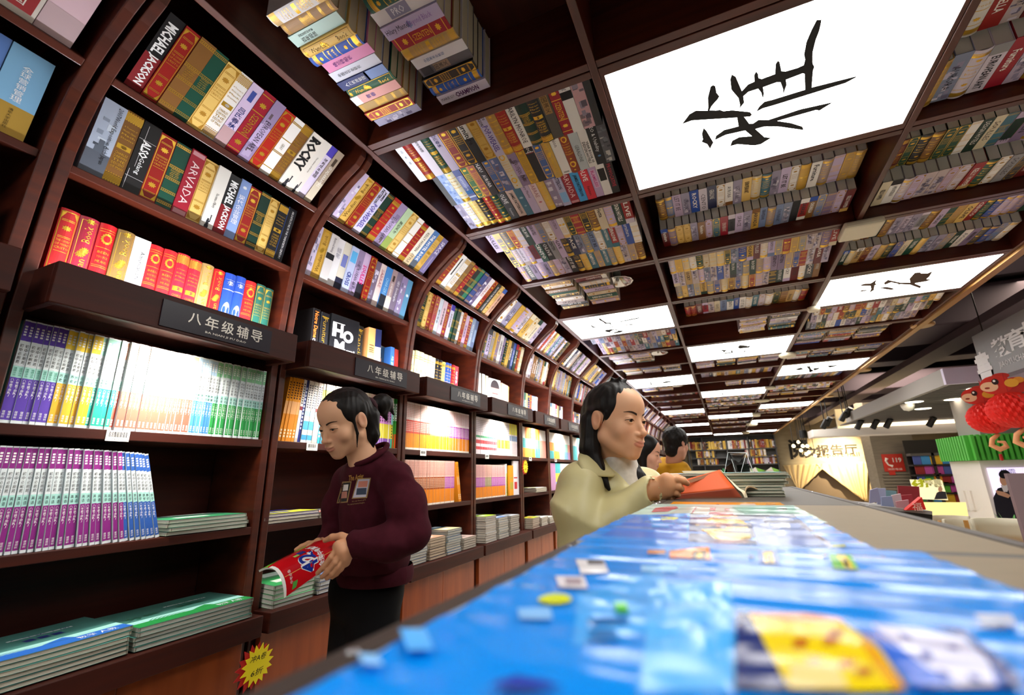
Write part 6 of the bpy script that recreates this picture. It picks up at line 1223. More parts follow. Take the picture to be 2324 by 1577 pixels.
nN = pp(1528, 1052, 3.63); (hv, hF, hc), _f1, _f2 = make_head(cN, AN, '#c8927a', '#a8605a', '#b87860', nN, .06, h=.005, eyes=False)
tN = pp(1526, 1135, 3.66); eN = Body().el(tN, (.10, .10, .25)).rc(nN, tN, .05, .08); mi = g1(eN, .02)
man = person_obj([(hv, hF), mi], [hc, solid('#c8927a', len(mi[0]))], 'man with short black hair in a mustard yellow hooded jacket, seen from behind')
def hairN(P):
    d = shell(P, (0, .12, -.02), (.10, .085, .10), 1.05, ear=False); d = smin(d, s_rc(P, (0, -.05, .0), (0, -.052, -.065), .058, .048), .02); d = -smin(-d, s_el(P, (0, .09, -.10), (.12, .095, .10)), .01); return d+.004*np.sin(P[..., 0]*160)*np.sin(P[..., 1]*150)*np.sin(P[..., 2]*140)
np_mesh('hair', [hair_mesh(cN, AN, hairN, (-.12, -.14, -.13), (.12, .1, .15), .006)], HAIR, man)
YEL = mat('mustard_cotton', '#c8930e', .85, noise=('#bd8608', 8, 3, (1, 1, 1)))
hd = Body().el(tN, (.135, .125, .26), .03).rc(pp(1512, 1070, 3.66), pp(1545, 1072, 3.62), .085, .085, .05).el(pp(1508, 1052, 3.72), (.075, .07, .055), .03).el(pp(1536, 1056, 3.6), (.085, .075, .035), .02)
hd.chain([pp(1541, 1078, 3.55), pp(1556, 1118, 3.50), pp(1580, 1112, 3.30)], [.068, .062, .05], .025).chain([pp(1502, 1080, 3.74), pp(1498, 1150, 3.74)], [.065, .06], .03)
hd.cut(pp(1532, 1036, 3.61), (.062, .062, .07), .01)
np_mesh('hooded_jacket', [hd.mesh(.010, extra=lambda P: folds(P, .006, 18., .3))], YEL, man); legs(man, Vector((tN.x, tN.y, .92)), Vector(AN[1]))
hn = hand(pp(1584, 1111, 3.28), [pp(1590+i, 1108+2*i, 3.26) for i in range(4)], [[q(1590+i, 1108+2*i, 3.26, .011), q(1597+i, 1108+2*i, 3.22, .009)] for i in range(4)], [q(1586, 1108, 3.27, .014), q(1592, 1105, 3.25, .01)])
# ------------------------------------------------------------------ the rest of the shop, to the right and at the far end
WALLG = mat('warm_grey_wall', '#8c8273', .8, noise=('#81786a', 3, 3, (1, 1, 6)))
TILEW = mat('beige_stone_wall', '#a8997c', .7, noise=('#9c8d70', 2, 3, (1, 1, 5)))
DUCT = mat('dark_ceiling', '#2b2426', .8); DUCT2 = mat('duct_metal', '#4a3d46', .6); SHELFG = mat('grey_shelf', '#4c4a49', .6)
WHITEP = mat('white_panel', '#d8d2cc', .6); GREYS = mat('grey_soffit', '#8d8782', .6); SLAT = mat('slatted_soffit', '#6f6b68', .6, noise=('#5a5654', 6, 2, (.01, 30, .01)))
YW = 22.45
mb = MB(); mb.box(-2.1, 9, YW, YW+.1, 0, 3.6); tag(mb.build('wall_end', TILEW), kind='structure')
mb = MB(); mb.box(9, 9.1, -3, 23.2, 0, 3.7); tag(mb.build('wall_right', WALLG), kind='structure')
mb = MB(); mb.box(2.05, 9, -3, 23.2, 3.65, 3.7); ce = tag(mb.build('ceiling', DUCT), kind='structure')
for y, w, z, h_ in ((3.2, 1.3, 3.1, .45), (5.6, .5, 3.2, .3), (7.6, 1.2, 3.1, .5), (10.5, .5, 3.2, .3), (13.5, 1.0, 3.1, .4), (15.6, .6, 3.1, .4), (20, .8, 3.1, .4)):
    mb = MB(); mb.box(2.2, 8.9, y, y+w, z, z+h_); o = mb.build('duct', DUCT2, bevel=.02); tag(o, 'dark air duct under the black ceiling, '+ordn((3.2, 5.6, 7.6, 10.5, 13.5, 15.6, 20).index(y))+' from the near side', 'duct', 'ceiling ducts')
for x in (3.1, 5.2): 
    mb = MB(); mb.box(x, x+.35, .0, 22, 2.98, 3.08); tag(mb.build('duct', DUCT2), 'long dark cable tray running under the ducts, '+('inner' if x < 4 else 'outer'), 'duct', 'cable trays')
# far end bookcase: grey shelves
ebx0, ebx1 = -1.28, at(1764, 1020, 'y', 22.2).x
eb = empty('grey_bookcase', ((ebx0+ebx1)/2, 22.25, 0)); tag(eb, 'grey built-in bookcase across the far end of the hall', 'bookcase'); IE = Matrix.Translation(-eb.location)
def ep(b, n, m): o = b.build(n, m, eb); o.matrix_parent_inverse = IE; return o
b = MB(); b.box(ebx0, ebx1, 22.40, 22.44, 0, 2.75); ep(b, 'back_panel', SHELFG)
lev = [at(1660, y, 'y', 22.05).z for y in (1018.5, 1037, 1053.5, 1076)]
for z in lev+[2.72]: b = MB(); b.box(ebx0, ebx1, 22.05, 22.40, z-.04, z); ep(b, 'shelf', SHELFG)
for px in (1562, 1595, 1650, 1700, 1762): x = at(px, 1020, 'y', 22.05).x; b = MB(); b.box(x-.02, x+.02, 22.05, 22.40, 0, 2.72); ep(b, 'upright', SHELFG)
RE_ = random.Random(5)
def erow(px0, px1, z, hh):
    x = at(px0, 1020, 'y', 22.1).x; x1 = at(px1, 1020, 'y', 22.1).x
    while x < x1:
        t = RE_.uniform(.05, .09); a = rnd_spec(RE_); a['c'] = RE_.choice(['#7a3a1c', '#c8a040', '#d8d0c8', '#8a1a14', '#2c2420', '#b8b0c0', '#c49a3c', '#5a3c20', '#d6b45c'])
        stuff_book(a, t, hh*RE_.uniform(.9, 1), .2, basis(Vector((x+t/2, 22.12, z+.002)), UX, Vector((0, 1, 0)), UZU), RE_); x += t
z4 = lev
erow(1556, 1648, z4[0], .36); erow(1653, 1698, z4[0], .36); erow(1703, 1758, z4[0], .36)
erow(1578, 1622, z4[1], .30); erow(1690, 1734, z4[1], .34); erow(1580, 1624, z4[2], .30); erow(1704, 1758, z4[2], .34)
for px, c in ((1720, '#7ab04a'), (1756, '#8ac05a')):
    p = at(px, 1072, 'y', 22.1); b = MB(); b.prism([p+Vector((-.3, 0, .05)), p+Vector((-.06, 0, .22)), p+Vector((.02, 0, .02))], (0, .02, 0), col='#d8d2c8'); b.prism([p+Vector((-.05, 0, .2)), p+Vector((.3, 0, .06)), p+Vector((.02, 0, .02))], (0, .02, 0), col=c)
    tag(b.build('book', MATTE), 'open pale green book standing on the far grey bookcase, '+('inner one' if px < 1740 else 'one by the curtain wall'), 'book', 'open books on the far bookcase')
# report hall wall: lettering, curtains, pendant bulbs
yl = YW-.02
def wl(px, py): return at(px, py, 'y', yl)
b = MB()
def wtext(t, cx, cy, w, h_, **k):
    c = wl(cx, cy); s = (c.y)/F_PX*1.03
    text_on(b, t, lambda x, y: Vector((c.x+x, yl, c.z+y)), w*s, h_*s, **k)
wtext('阅', 1812, 1019, 30, 36, col='#1c1814', res=2, bold=.03); wtext('文', 1842, 1026, 24, 20, col='#2a2420', res=2, bold=.02)
wtext('报告厅', 1899, 1020, 62, 18, col='#2a2218', res=2, bold=.02); wtext('Report hall', 1902, 1033, 64, 9, col='#4a3c28', res=1)
tag(b.build('wall_lettering', MATTE), 'dark lettering reading report hall on the beige wall at the far end', 'wall sign')
CURT = mat('cream_curtain', '#c9b183', .85, noise=('#bfa679', 12, 3, (9, 1, 1)))
def drape(top, bot, lab):
    b = MB(); T = [wl(*p) for p in top]; Bt = [wl(*p) for p in bot]
    def f(u, v):
        p = spl(T, u)*(1-v)+spl(Bt, u)*v; return p+Vector((0, -.09-.05*sin(u*46+v*4)*(1-.3*v)-.1*v, 0))
    b.grid(f, 70, 14); o = b.build('curtain', CURT, smooth=True); s = o.modifiers.new('thick', 'SOLIDIFY'); s.thickness = .01; tag(o, lab, 'curtain', 'curtains at the report hall')
b = MB(); b.prism([at(x_, y_, 'y', YW-.012) for x_, y_ in ((1802, 1064), (1955, 1058), (1962, 1140), (1806, 1140))], (0, .008, 0)); tag(b.build('door_1', mat('dark_doorway', '#5e5040', .8)), kind='structure')
drape([(1775, 1056), (1820, 1054), (1868, 1052)], [(1808, 1108), (1818, 1108), (1866, 1062)], 'cream curtain tied to the far side of the report hall doorway')
drape([(1852, 1053), (1910, 1050), (1968, 1047)], [(1858, 1060), (1945, 1126), (1966, 1136)], 'wide cream curtain sweeping across the report hall doorway')
area('wall_spot', wl(1908, 985)+Vector((0, -1.6, .2)), .12, 120, (1, .80, .50), wl(1905, 1052), spread=radians(80))
BULB = mat('bulb_glow', '#ffe2a8', .5, emit=6); BLK_ = mat('black_metal', '#101010', .4)
for i, (px, py) in enumerate(((1801, 1012), (1822, 1012), (1832, 1012), (1818, 1022), (1830, 1030), (1836, 1026), (1850, 1034), (1812, 1003))):
    p = at(px, py, 'y', 17+.2*i); r = .055; e = empty('pendant_bulb', p); tag(e, 'glowing pendant bulb in front of the report hall wall, '+ordn(i)+' of the cluster', 'pendant lamp', 'pendant bulbs')
    b = MB(); b.lathe([(0, -r), (r*.6, -r*.8), (r, -.01), (r*.7, r*.6), (r*.25, r)], (0, 0, 0), 12); b.build('bulb', BULB, e, smooth=True)
    b = MB(); b.lathe([(r*.3, r*.9), (r*.3, r*1.5), (0, r*1.6)], (0, 0, 0), 8); b.tube([(0, 0, r*1.5), (0, 0, 3.665-p.z)], .008, 5); b.build('cord', BLK_, e)
p = at(1823, 986, 'y', 16); e = empty('pendant_lamp', p); tag(e, 'black cylindrical pendant lamp near the end of the brass edge', 'pendant lamp')
b = MB(); b.lathe([(0, .12), (.1, .12), (.1, -.1), (.085, -.1)], (0, 0, 0), 16); b.build('shade', BLK_, e, smooth=False); b = MB(); b.tube([(0, 0, .12), (0, 0, 3.665-p.z)], .008, 5); b.build('cord', BLK_, e)
# canopy with slatted soffit over the shop floor
c0 = at(2148, 872, 'y', 7.0); cy1 = at(1921, 957, 'x', c0.x).y
cn = empty('canopy', (c0.x+2, 9, c0.z)); tag(cn, 'large white edged canopy with grey slatted underside over the shop floor', 'canopy'); IC = Matrix.Translation(-cn.location)
def cp(b, n, m, par=cn): o = b.build(n, m, par); o.matrix_parent_inverse = IC if par is cn else Matrix.Identity(4); return o
h_ = at(2139, 836, 'y', 7.0).z-c0.z
b = MB(); b.box(c0.x, 8.9, 7.0, 7.06, c0.z, c0.z+h_); cp(b, 'front_fascia', mat('lavender_panel', '#c9c0d8', .5))
b = MB(); b.box(c0.x, c0.x+.06, 7.06, cy1, c0.z, c0.z+h_); cp(b, 'side_fascia', GREYS)
b = MB(); b.box(c0.x+.06, 8.9, 7.06, cy1, c0.z+.03, c0.z+.06)
for i in range(60): b.box(c0.x+.06, 8.9, 7.1+i*.12, 7.15+i*.12, c0.z+.005, c0.z+.03)
b.f = [f for f in b.f]; cp(b, 'slatted_soffit', SLAT)
DL = mat('downlight_glow', '#fff2d8', .5, emit=10)
for i, (px, py) in enumerate(((2220, 882), (2165, 907), (2075, 913), (2218, 924), (2095, 928), (2300, 905))):
    p = at(px, py, 'z', c0.z-.002); b = MB(); b.lathe([(0, 0), (.09, 0), (.11, .004)], p, 16); tag(b.build('recessed_light', DL), 'small round light recessed in the canopy underside, '+ordn(i)+' listed from its near edge', 'downlight', 'recessed canopy lights')
p = at(2059, 917, 'z', c0.z); b = MB(); b.lathe([(.09, 0), (.085, -.04), (.06, -.09), (0, -.11)], p, 16); tag(b.build('dome_camera', mat('white_plastic', '#dcd8d0', .4), smooth=True), 'white dome camera under the canopy edge', 'camera')
# lower far beam with spotlights
q0, q1 = at(1846, 989, 'y', 12.5), at(2160, 978, 'y', 12.5)
b = MB(); b.box(q0.x, q1.x+.3, 12.5, 13.2, q0.z-.02, q0.z+.14); tag(b.build('trim_2', WHITEP), kind='structure')
b = MB(); b.box(q0.x+.6, q1.x+.3, 13.0, 13.1, q0.z+.14, q0.z+.62); tag(b.build('trim_3', mat('cream_panel', '#d8c8a0', .6)), kind='structure')
area('cove_lamp', (q0.x+2.4, 12.7, q0.z+.2), 3.2, 60, (1, .82, .55), (q0.x+2.4, 13.05, q0.z+.5), .05)
for i, (px, py) in enumerate(((1872, 962), (1880, 956), (1914, 945), (1922, 937), (1926, 935), (1950, 963), (1986, 962), (2016, 960), (2114, 957))):
    p = at(px, py, 'y', 11.6); lit = i < 5; e = empty('track_spotlight', p)
    tag(e, ('lit black track spotlight hanging before the report hall, '+ordn(i)+' of five' if lit else 'dark track spotlight on the far cove beam, '+ordn(i-5)+' of four'), 'spotlight', 'lit track spotlights' if lit else 'spotlights on the cove beam')
    R_ = Matrix.Rotation(.5, 4, 'Y') @ Matrix.Rotation(.5, 4, 'X')
    b = MB(); b.lathe([(0, .10), (.05, .10), (.055, -.10), (.045, -.09)], (0, 0, 0), 14); b.v = [tuple(R_ @ Vector(v)) for v in b.v]; b.build('housing', BLK_, e)
    b = MB(); b.lathe([(0, -.088), (.046, -.088)], (0, 0, 0), 14); b.v = [tuple(R_ @ Vector(v)) for v in b.v]; b.build('lens', BULB if lit else BLK_, e)
    b = MB(); b.tube([(0, 0, .05), (0, 0, .9 if lit else .12)], .01, 6); b.build('stem', BLK_, e)
# grey wall block with fire sign, slatted panel; colourful shelf unit beside it
g0, g1 = at(1972, 985, 'y', 17).x, at(2068, 985, 'y', 17).x
b = MB(); b.box(g0, g1, 17, 18, 0, 3.6); tag(b.build('wall_partition', WALLG), kind='structure')
def g(px, py, y=16.99): return at(px, py, 'y', y)
b = MB(); c = g(2027, 1050); s = 17/F_PX*1.15
for z in range(9): b.box(g0+.1, g1-.02, 16.96, 17, g(2000, 1075+z*7).z-.02, g(2000, 1075+z*7).z+.03)
tag(b.build('trim_4', WALLG), kind='structure')
fs = empty('fire_phone_sign', c); tag(fs, 'square red sign with white telephone handset on the grey wall', 'sign'); IF_ = Matrix.Translation(-c)
b = MB(); b.box(c.x-13*s, c.x+13*s, 16.96, 16.985, c.z-13*s, c.z+13*s); o = b.build('plate', mat('red_sign', '#cc3222', .5), fs); o.matrix_parent_inverse = IF_
b = MB(); b.tube([Vector((c.x-7*s, 16.955, c.z+7*s)), Vector((c.x-9*s, 16.955, c.z+3*s)), Vector((c.x-7*s, 16.955, c.z-3*s)), Vector((c.x-2*s, 16.955, c.z-5*s))], [2.2*s, 1.4*s, 1.4*s, 2.2*s], 8, col='#f0e8e0')
text_on(b, '119', lambda x, y: Vector((c.x+5*s+x, 16.955, c.z+4*s+y)), 11*s, 7*s, col='#f0e8e0', bold=.03); text_on(b, '消防电话', lambda x, y: Vector((c.x+x, 16.955, c.z-9.5*s+y)), 18*s, 3*s, col='#f0e8e0'); o = b.build('lettering', MATTE, fs); o.matrix_parent_inverse = IF_
for px, py, n in ((2019, 1055, 'small red call box beside the square red sign'), (2024, 1073, 'small red plate under the square red sign')):
    p = g(px, py); b = MB(); b.box(p.x-.07, p.x+.07, 16.94, 16.99, p.z-.06, p.z+.06); tag(b.build('call_point', mat('red_sign', '#cc3222', .5)), n, 'alarm')
sx0, sx1 = at(2066, 1030, 'y', 16).x, at(2178, 1030, 'y', 16).x
su = empty('wall_shelf_unit', ((sx0+sx1)/2, 16.2, 0)); tag(su, 'dark shelf unit full of bright picture books between the grey wall and white pillar', 'shelf'); IS = Matrix.Translation(-su.location)
def sp_(b, n, m): o = b.build(n, m, su); o.matrix_parent_inverse = IS
b = MB(); b.box(sx0, sx1, 16.35, 16.4, 0, 2.0); sp_(b, 'back_panel', mat('shelf_black', '#1c1714', .6)); b = MB(); b.box(sx0, sx1, 16, 16.4, g(2100, 1034, 16).z, g(2100, 1028, 16).z); sp_(b, 'top_board', SHELFG)
zs = [g(2100, y, 16).z for y in (1054, 1077, 1098, 1118, 1140)]
for z in zs: b = MB(); b.box(sx0, sx1, 16, 16.36, z-.04, z); sp_(b, 'shelf', mat('shelf_black', '#1c1714', .6))
for px in (2116,): x = g(px, 1030, 16).x; b = MB(); b.box(x-.03, x+.03, 16, 16.36, 0, zs[0]+.3); sp_(b, 'upright', mat('shelf_black', '#1c1714', .6))
for r, z in enumerate(zs):
    x = sx0+.05; i = 0
    while x < sx1-.2:
        w = RE_.uniform(.16, .24); b = MB(); b.box(x, x+w*.96, 16.06, 16.1, z+.002, z+RE_.uniform(.24, .27), col=RE_.choice(['#d88a1c', '#5aa83a', '#3f8ac8', '#b04a98', '#c8442c', '#3f8a50', '#dcb030', '#8a2a2a', '#4a5aa0']))
        tag(b.build('picture_book', MATTE), 'bright picture book shown cover-out, '+ordn(i)+' on the '+ordn(r)+' shelf of the dark unit', 'book', 'picture books on the dark shelf unit'); x += w; i += 1
# white pillar with a backlit poster, green fluted cap
PY = 8.2
x0, x1 = at(2234, 1090, 'y', PY).x, at(2234, 1090, 'y', PY).x+1.4; zt = at(2180, 1046, 'y', PY).z
pl_ = empty('display_pillar', (x0+.7, PY+.4, 0)); tag(pl_, 'white display pillar with a backlit poster of a man and green fluted cap', 'pillar'); IP = Matrix.Translation(-pl_.location)
def pb(b, n, m): o = b.build(n, m, pl_); o.matrix_parent_inverse = IP; return o
def xf(px, py): return at(px, py, 'y', PY)
b = MB(); b.box(x0, x1, PY, PY+.9, 0, zt); pb(b, 'body', WHITEP)
b = MB(); gc = mat('green_fluted', '#4aa83c', .5); zc = at(2180, 988, 'y', PY).z; n = 26
for i in range(n): xa = x0-.05+(x1-x0+.1)*i/n; b.box(xa, xa+(x1-x0)/n*.6, PY-.09, PY-.04, zt+.004, zc)
for i in range(12): ya = PY+.95*i/12; b.box(x0-.09, x0-.04, ya, ya+.05, zt+.004, zc)
b.box(x0-.04, x1+.05, PY-.04, PY+.9, zt+.004, zc-.01); pb(b, 'fluted_cap', gc)
b = MB(); b.box(x0+.15, x1-.1, PY+.15, PY+.8, zc, c0.z+.03); pb(b, 'upper_column', mat('column_grey', '#9a9490', .6))
a0 = xf(2238, 1062); L0 = a0.x; s = PY/F_PX
b = MB(); b.box(L0, x1-.05, PY-.02, PY-.012, .35, a0.z); pb(b, 'poster_light', mat('poster_glow', '#d6cbe8', .5, emit=1.1))
b = MB()
def pg_(pts, c, o=0): b.poly([Vector((xf(x, y).x, PY-.022-o, xf(x, y).z)) for x, y in pts][::-1], col=c)
pg_([(2252, 1130), (2262, 1108), (2282, 1102), (2298, 1112), (2306, 1140), (2318, 1185), (2265, 1190), (2258, 1160)], '#1c1a26'); pg_([(2268, 1100), (2290, 1100), (2284, 1116), (2276, 1116)], '#d8d4dc', .001)
pg_([(2266+11+11*cos(i*.52), 1087+15*sin(i*.52)) for i in range(12)], '#c8987e', .002); pg_([(2277+13*cos(i*.4), 1076+10*sin(i*.4)) for i in range(16)], '#15121a', .003); pg_([(2256, 1112), (2276, 1116), (2292, 1124), (2286, 1130), (2262, 1122)], '#c8987e', .003)
for t, x, y, w, h2 in (('学霸', 2286, 1072, 18, 12), ('王者归来', 2316, 1098, 34, 9), ('全新升级', 2316, 1108, 34, 6)):
    p = xf(x, y); text_on(b, t, lambda u, v: Vector((p.x+u, PY-.024, p.z+v)), w*s, h2*s, col='#7c74a4', res=1)
pb(b, 'poster_print', MATTE)
b = MB()
for px in (2190, 2204):
    p = at(px, 1130, 'x', x0-.001); b.box(x0-.02, x0, p.y-.06, p.y+.06, p.z-.16, p.z+.10)
pb(b, 'vent_grille', WHITEP)
# hanging department sign and the pair of red festival lanterns
XS = 2.62
t0, t1, b0 = at(2206, 764, 'x', XS), at(2380, 670, 'x', XS), at(2234, 866, 'x', XS)
yA = (t0.y+b0.y)/2; yB = t1.y-.25; zT, zB = at(2206, 764, 'x', XS).z, at(2232, 866, 'x', XS).z
hs = empty('hanging_sign', (XS, (yA+yB)/2, zB)); tag(hs, 'grey hanging department sign with white characters above the red lanterns', 'sign'); IH = Matrix.Translation(-hs.location)
def hp(b, n, m): o = b.build(n, m, hs); o.matrix_parent_inverse = IH; return o
b = MB(); b.box(XS, XS+.12, yB, yA, zB, zT); hp(b, 'board', mat('sign_grey', '#6d6a6c', .5))
b = MB(); u = (zT-zB)
def hl(t, yc, zc, w, h2, **k):
    text_on(b, t, lambda x, y: Vector((XS-.003, yc-x, zc+y)), w, h2, col='#d8d6d8', **k)
for ch, px, py in (('教', 2272, 786), ('育', 2306, 768), ('长', 2342, 748), ('廊', 2380, 727)): c_ = at(px, py, 'x', XS); hl(ch, c_.y, c_.z, .34, .19, res=2, bold=.02, maxs=1.8)
ya_, yb_ = at(2270, 834, 'x', XS).y, at(2326, 808, 'x', XS).y; L_ = (ya_-yb_)*15/8.2; hl('JIAOYUCHANGLANG', ya_-L_/2, at(2297, 820, 'x', XS).z, L_, .075, res=1, maxs=3)
c_ = at(2234, 834, 'x', XS); text_on(b, '書', lambda x, y: Vector((XS-.003, c_.y-x, c_.z+y)), .30, .34, col='#d8d6d8', res=2, bold=.03); hp(b, 'lettering', MATTE)
b = MB(); 
for y in (yA-.1, yB+.2): b.tube([(XS+.06, y, zT), (XS+.06, y, 3.64)], .006, 6)
hp(b, 'wire', BLK_)
LRED = mat('lantern_red', '#d81c10', .6); 
for i, (px, py, r_) in enumerate(((2246, 948, 38), (2300, 930, 44))):
    xl = XS-.05+.0*i; c = at(px, py, 'x', xl-.02); k = (c-Vector((0, 0, ZC))).dot(FWD)/F_PX; r = r_*k
    e = empty('festival_lantern', c); tag(e, 'red honeycomb paper lantern with dragon topper under the sign, '+('smaller farther one' if i == 0 else 'larger nearer one'), 'lantern', 'red festival lanterns')
    b = MB(); m = 20
    for j in range(m):
        for tt in range(10):
            pass
    b.grid(lambda u_, v_: ((r*sin(pi*v_)*(1+.06*cos(20*2*pi*u_)*(1 if int(v_*12) % 2 else -1)))*cos(2*pi*u_), (r*sin(pi*v_)*(1+.06*cos(20*2*pi*u_)*(1 if int(v_*12) % 2 else -1)))*sin(2*pi*u_), r*.92*cos(pi*v_)), 80, 24); b.build('honeycomb_ball', LRED, e)
    rt = Vector((0, -1, 0)); up_ = Vector((0, 0, 1)); fw = Vector((-.35, -.94, 0)).normalized(); sd = Vector((.94, -.35, 0))
    def D(a, c_, o=0): return sd*a*r+up_*c_*r+fw*o
    b = MB()
    def disc(a, c_, ra, rb, col, o, n=18): b.prism([D(a+ra*cos(2*pi*q_/n), c_+rb*sin(2*pi*q_/n), o) for q_ in range(n)], fw*.003, col=col)
    disc(-.35, 1.35, .62, .50, '#c82a1c', 0); disc(.35, 1.25, .55, .42, '#b8241a', -.002); disc(-.62, 1.28, .34, .26, '#e8b890', .004); disc(-.35, 1.52, .13, .16, '#2a1410', .008); disc(-.38, 1.56, .05, .06, '#f0e8e0', .012)
    disc(.22, 1.38, .26, .22, '#e0a030', .006); disc(.5, 1.5, .2, .16, '#d88a28', .004); disc(-.1, 1.80, .34, .16, '#b8281c', -.003); disc(-.7, 1.22, .1, .05, '#8a2a18', .008)
    b.build('dragon_topper', MATTE, e)
    b = MB(); b.tube([D(.2, -.95), D(-.15, -1.25), D(-.25, -1.6), D(.05, -1.85), D(.35, -1.7), D(.3, -1.45), D(.02, -1.4)], [.10*r, .12*r, .14*r, .15*r, .14*r, .10*r, .06*r], 8, col='#e0a070'); b.build('curled_tail', MATTE, e, smooth=True)
    b = MB(); b.tube([D(.05, -1.95), D(.05, -2.1)], .008*r, 5); b.lathe([(0, -2.1*r), (.07*r, -2.12*r), (.09*r, -2.45*r), (0, -2.5*r)], (0, 0, 0), 10); b.tube([(0, 0, r*.9), (0, 0, zB-c.z)], .004, 5); b.build('tassel', mat('tassel_red', '#a81410', .7), e)
# racks and furniture beyond the counter's far edge
rk = empty('card_rack', at(2030, 1150, 'y', 4.2)); tag(rk, 'low rack of wrapped cards and red packets standing beyond the counter edge', 'card rack'); IR = Matrix.Translation(-rk.location)
b = MB()
def rq(pts, y, col, t=.02, nm=None):
    q_ = b if nm else MB(); q_.prism([at(x, yy, 'y', y) for x, yy in pts], (0, t, 0), col=col)
    if not nm: o = q_.build('packet', MATTE, rk); o.matrix_parent_inverse = IR
rq([(1975, 1112), (1992, 1107), (2000, 1138), (1974, 1142)], 4.1, '#9a98b4'); rq([(1988, 1108), (2010, 1108), (2012, 1142), (1992, 1146)], 4.2, '#a8acc8'); rq([(2008, 1112), (2034, 1114), (2036, 1150), (2010, 1150)], 4.3, '#7aa0a8'); rq([(2000, 1128), (2024, 1126), (2030, 1152), (2002, 1152)], 4.0, '#8c98b8'); rq([(2024, 1124), (2044, 1120), (2050, 1152), (2028, 1154)], 4.1, '#c8b0b4'); rq([(2038, 1102), (2086, 1104), (2090, 1150), (2042, 1150)], 4.5, '#8e2a30'); rq([(2034, 1138), (2062, 1134), (2064, 1156), (2036, 1156)], 3.95, '#b88a90'); rq([(2046, 1124), (2070, 1122), (2074, 1150), (2050, 1150)], 4.2, '#a0303a')
b = MB(); rq([(2056, 1158), (2092, 1128), (2102, 1156)], 3.85, '#cc2018', .06, 1); p = at(2082, 1150, 'y', 3.84); text_on(b, '福', lambda x, y: Vector((p.x+x, 3.845, p.z+y)), .05, .05, col='#e8b8a8'); o = b.build('red_stand', MATTE, rk); o.matrix_parent_inverse = IR
b = MB(); rq([(1966, 1146), (2116, 1160), (2116, 1168), (1966, 1152)], 3.9, '#8d8a88', .5, 1); o = b.build('tray', MATTE, rk); o.matrix_parent_inverse = IR
b = MB(); rq([(1966, 1152), (2116, 1168), (2130, 1700), (1966, 1700)], 3.95, '#2b2725', .5, 1); o = b.build('stand', MATTE, rk); o.matrix_parent_inverse = IR
def board(name, quad, y, col, lab, cat, emit=None, art=None):
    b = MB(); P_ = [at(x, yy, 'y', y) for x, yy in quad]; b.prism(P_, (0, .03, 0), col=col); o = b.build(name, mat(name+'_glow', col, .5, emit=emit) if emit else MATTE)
    if art: d = MB(); art(d, lambda x, yy, e=.004: at(x, yy, 'y', y-e)); d.build('print', MATTE, o)
    return tag(o, lab, cat)
def art_b(d, P):
    text_on(d, '6折', lambda x, y: P(2092, 1096)+Vector((x, 0, y)), .26, .13, col='#b8c020', res=1, bold=.06); text_on(d, '特惠', lambda x, y: P(2118, 1096)+Vector((x, 0, y)), .2, .12, col='#cfcaa0', res=1, bold=.03)
    d.poly([P(x, y) for x, y in ((2120, 1133), (2126, 1118), (2134, 1114), (2146, 1116), (2150, 1132))][::-1], col='#26242c'); d.poly([P(2134+5*cos(i*.6), 1110+6*sin(i*.6), .006) for i in range(10)], col='#b88a70')
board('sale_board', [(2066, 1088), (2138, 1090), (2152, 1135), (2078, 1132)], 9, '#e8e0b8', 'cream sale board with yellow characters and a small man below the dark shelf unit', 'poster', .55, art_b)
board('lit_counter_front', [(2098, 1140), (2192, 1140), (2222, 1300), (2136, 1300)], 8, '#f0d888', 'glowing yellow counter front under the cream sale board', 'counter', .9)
sb_ = bpy.data.objects['sale_board']; p = at(2112, 1130, 'y', 9.0); b = MB(); b.box(p.x-.03, p.x+.03, 9.03, 9.09, 0, p.z+.1); b.box(p.x-.2, p.x+.2, 8.9, 9.25, 0, .03); b.build('stand', BLK_, sb_)
WOODY = mat('pale_wood', '#b8843f', .5)
for i, (px, py, y) in enumerate(((2190, 1192, 6.0), (2158, 1182, 6.6), (2276, 1196, 4.4))):
    p = at(px, py, 'y', y); e = empty('wooden_chair', Vector((p.x, y, 0))); tag(e, 'pale wooden chair with curved back, '+('before the glowing counter' if i == 0 else 'beside the white pillar' if i == 1 else 'under the backlit poster'), 'chair', 'pale wooden chairs')
    zt_ = p.z+.05; b = MB(); b.grid(lambda u, v: (.155*cos(pi*(.1+.8*u)), .155*sin(pi*(.1+.8*u))-.06, zt_-.15*v), 12, 3); o = b.build('backrest', mat('chair_back', ('#c8c0a8', '#c4b894', '#b8843f')[i], .5), e, smooth=True); s_ = o.modifiers.new('t', 'SOLIDIFY'); s_.thickness = .018
    b = MB(); b.box(-.17, .17, -.2, .14, zt_-.36, zt_-.32); b.build('seat', WOODY, e, bevel=.01)
    for a in (-.15, .15):
        for c_ in (-.17, .11): b = MB(); b.tube([(a, c_, 0), (a, c_, zt_-.34), (a, c_, zt_-.02 if c_ > 0 else zt_-.34)], .014, 8); b.build('leg', WOODY, e)
p = at(2288, 1180, 'y', 4.6); pt = empty('potted_plant', p); tag(pt, 'small potted green plant before the backlit poster', 'plant')
b = MB(); b.lathe([(0, -.10), (.05, -.10), (.075, -.02), (.07, -.02), (0, -.03)], (0, 0, 0), 16); b.build('pot', WHITEP, pt, smooth=True)
b = MB(); rp = random.Random(4)
for i in range(60):
    a, t_, l = rp.uniform(0, 2*pi), rp.uniform(.2, 1.3), rp.uniform(.06, .15); d = Vector((cos(a)*sin(t_), sin(a)*sin(t_), cos(t_))); s2 = Vector((-sin(a), cos(a), 0))*.018; q_ = d*l
    b.add([d*.02, q_*.6+s2, q_, q_*.6-s2], [(0, 1, 2, 3)])
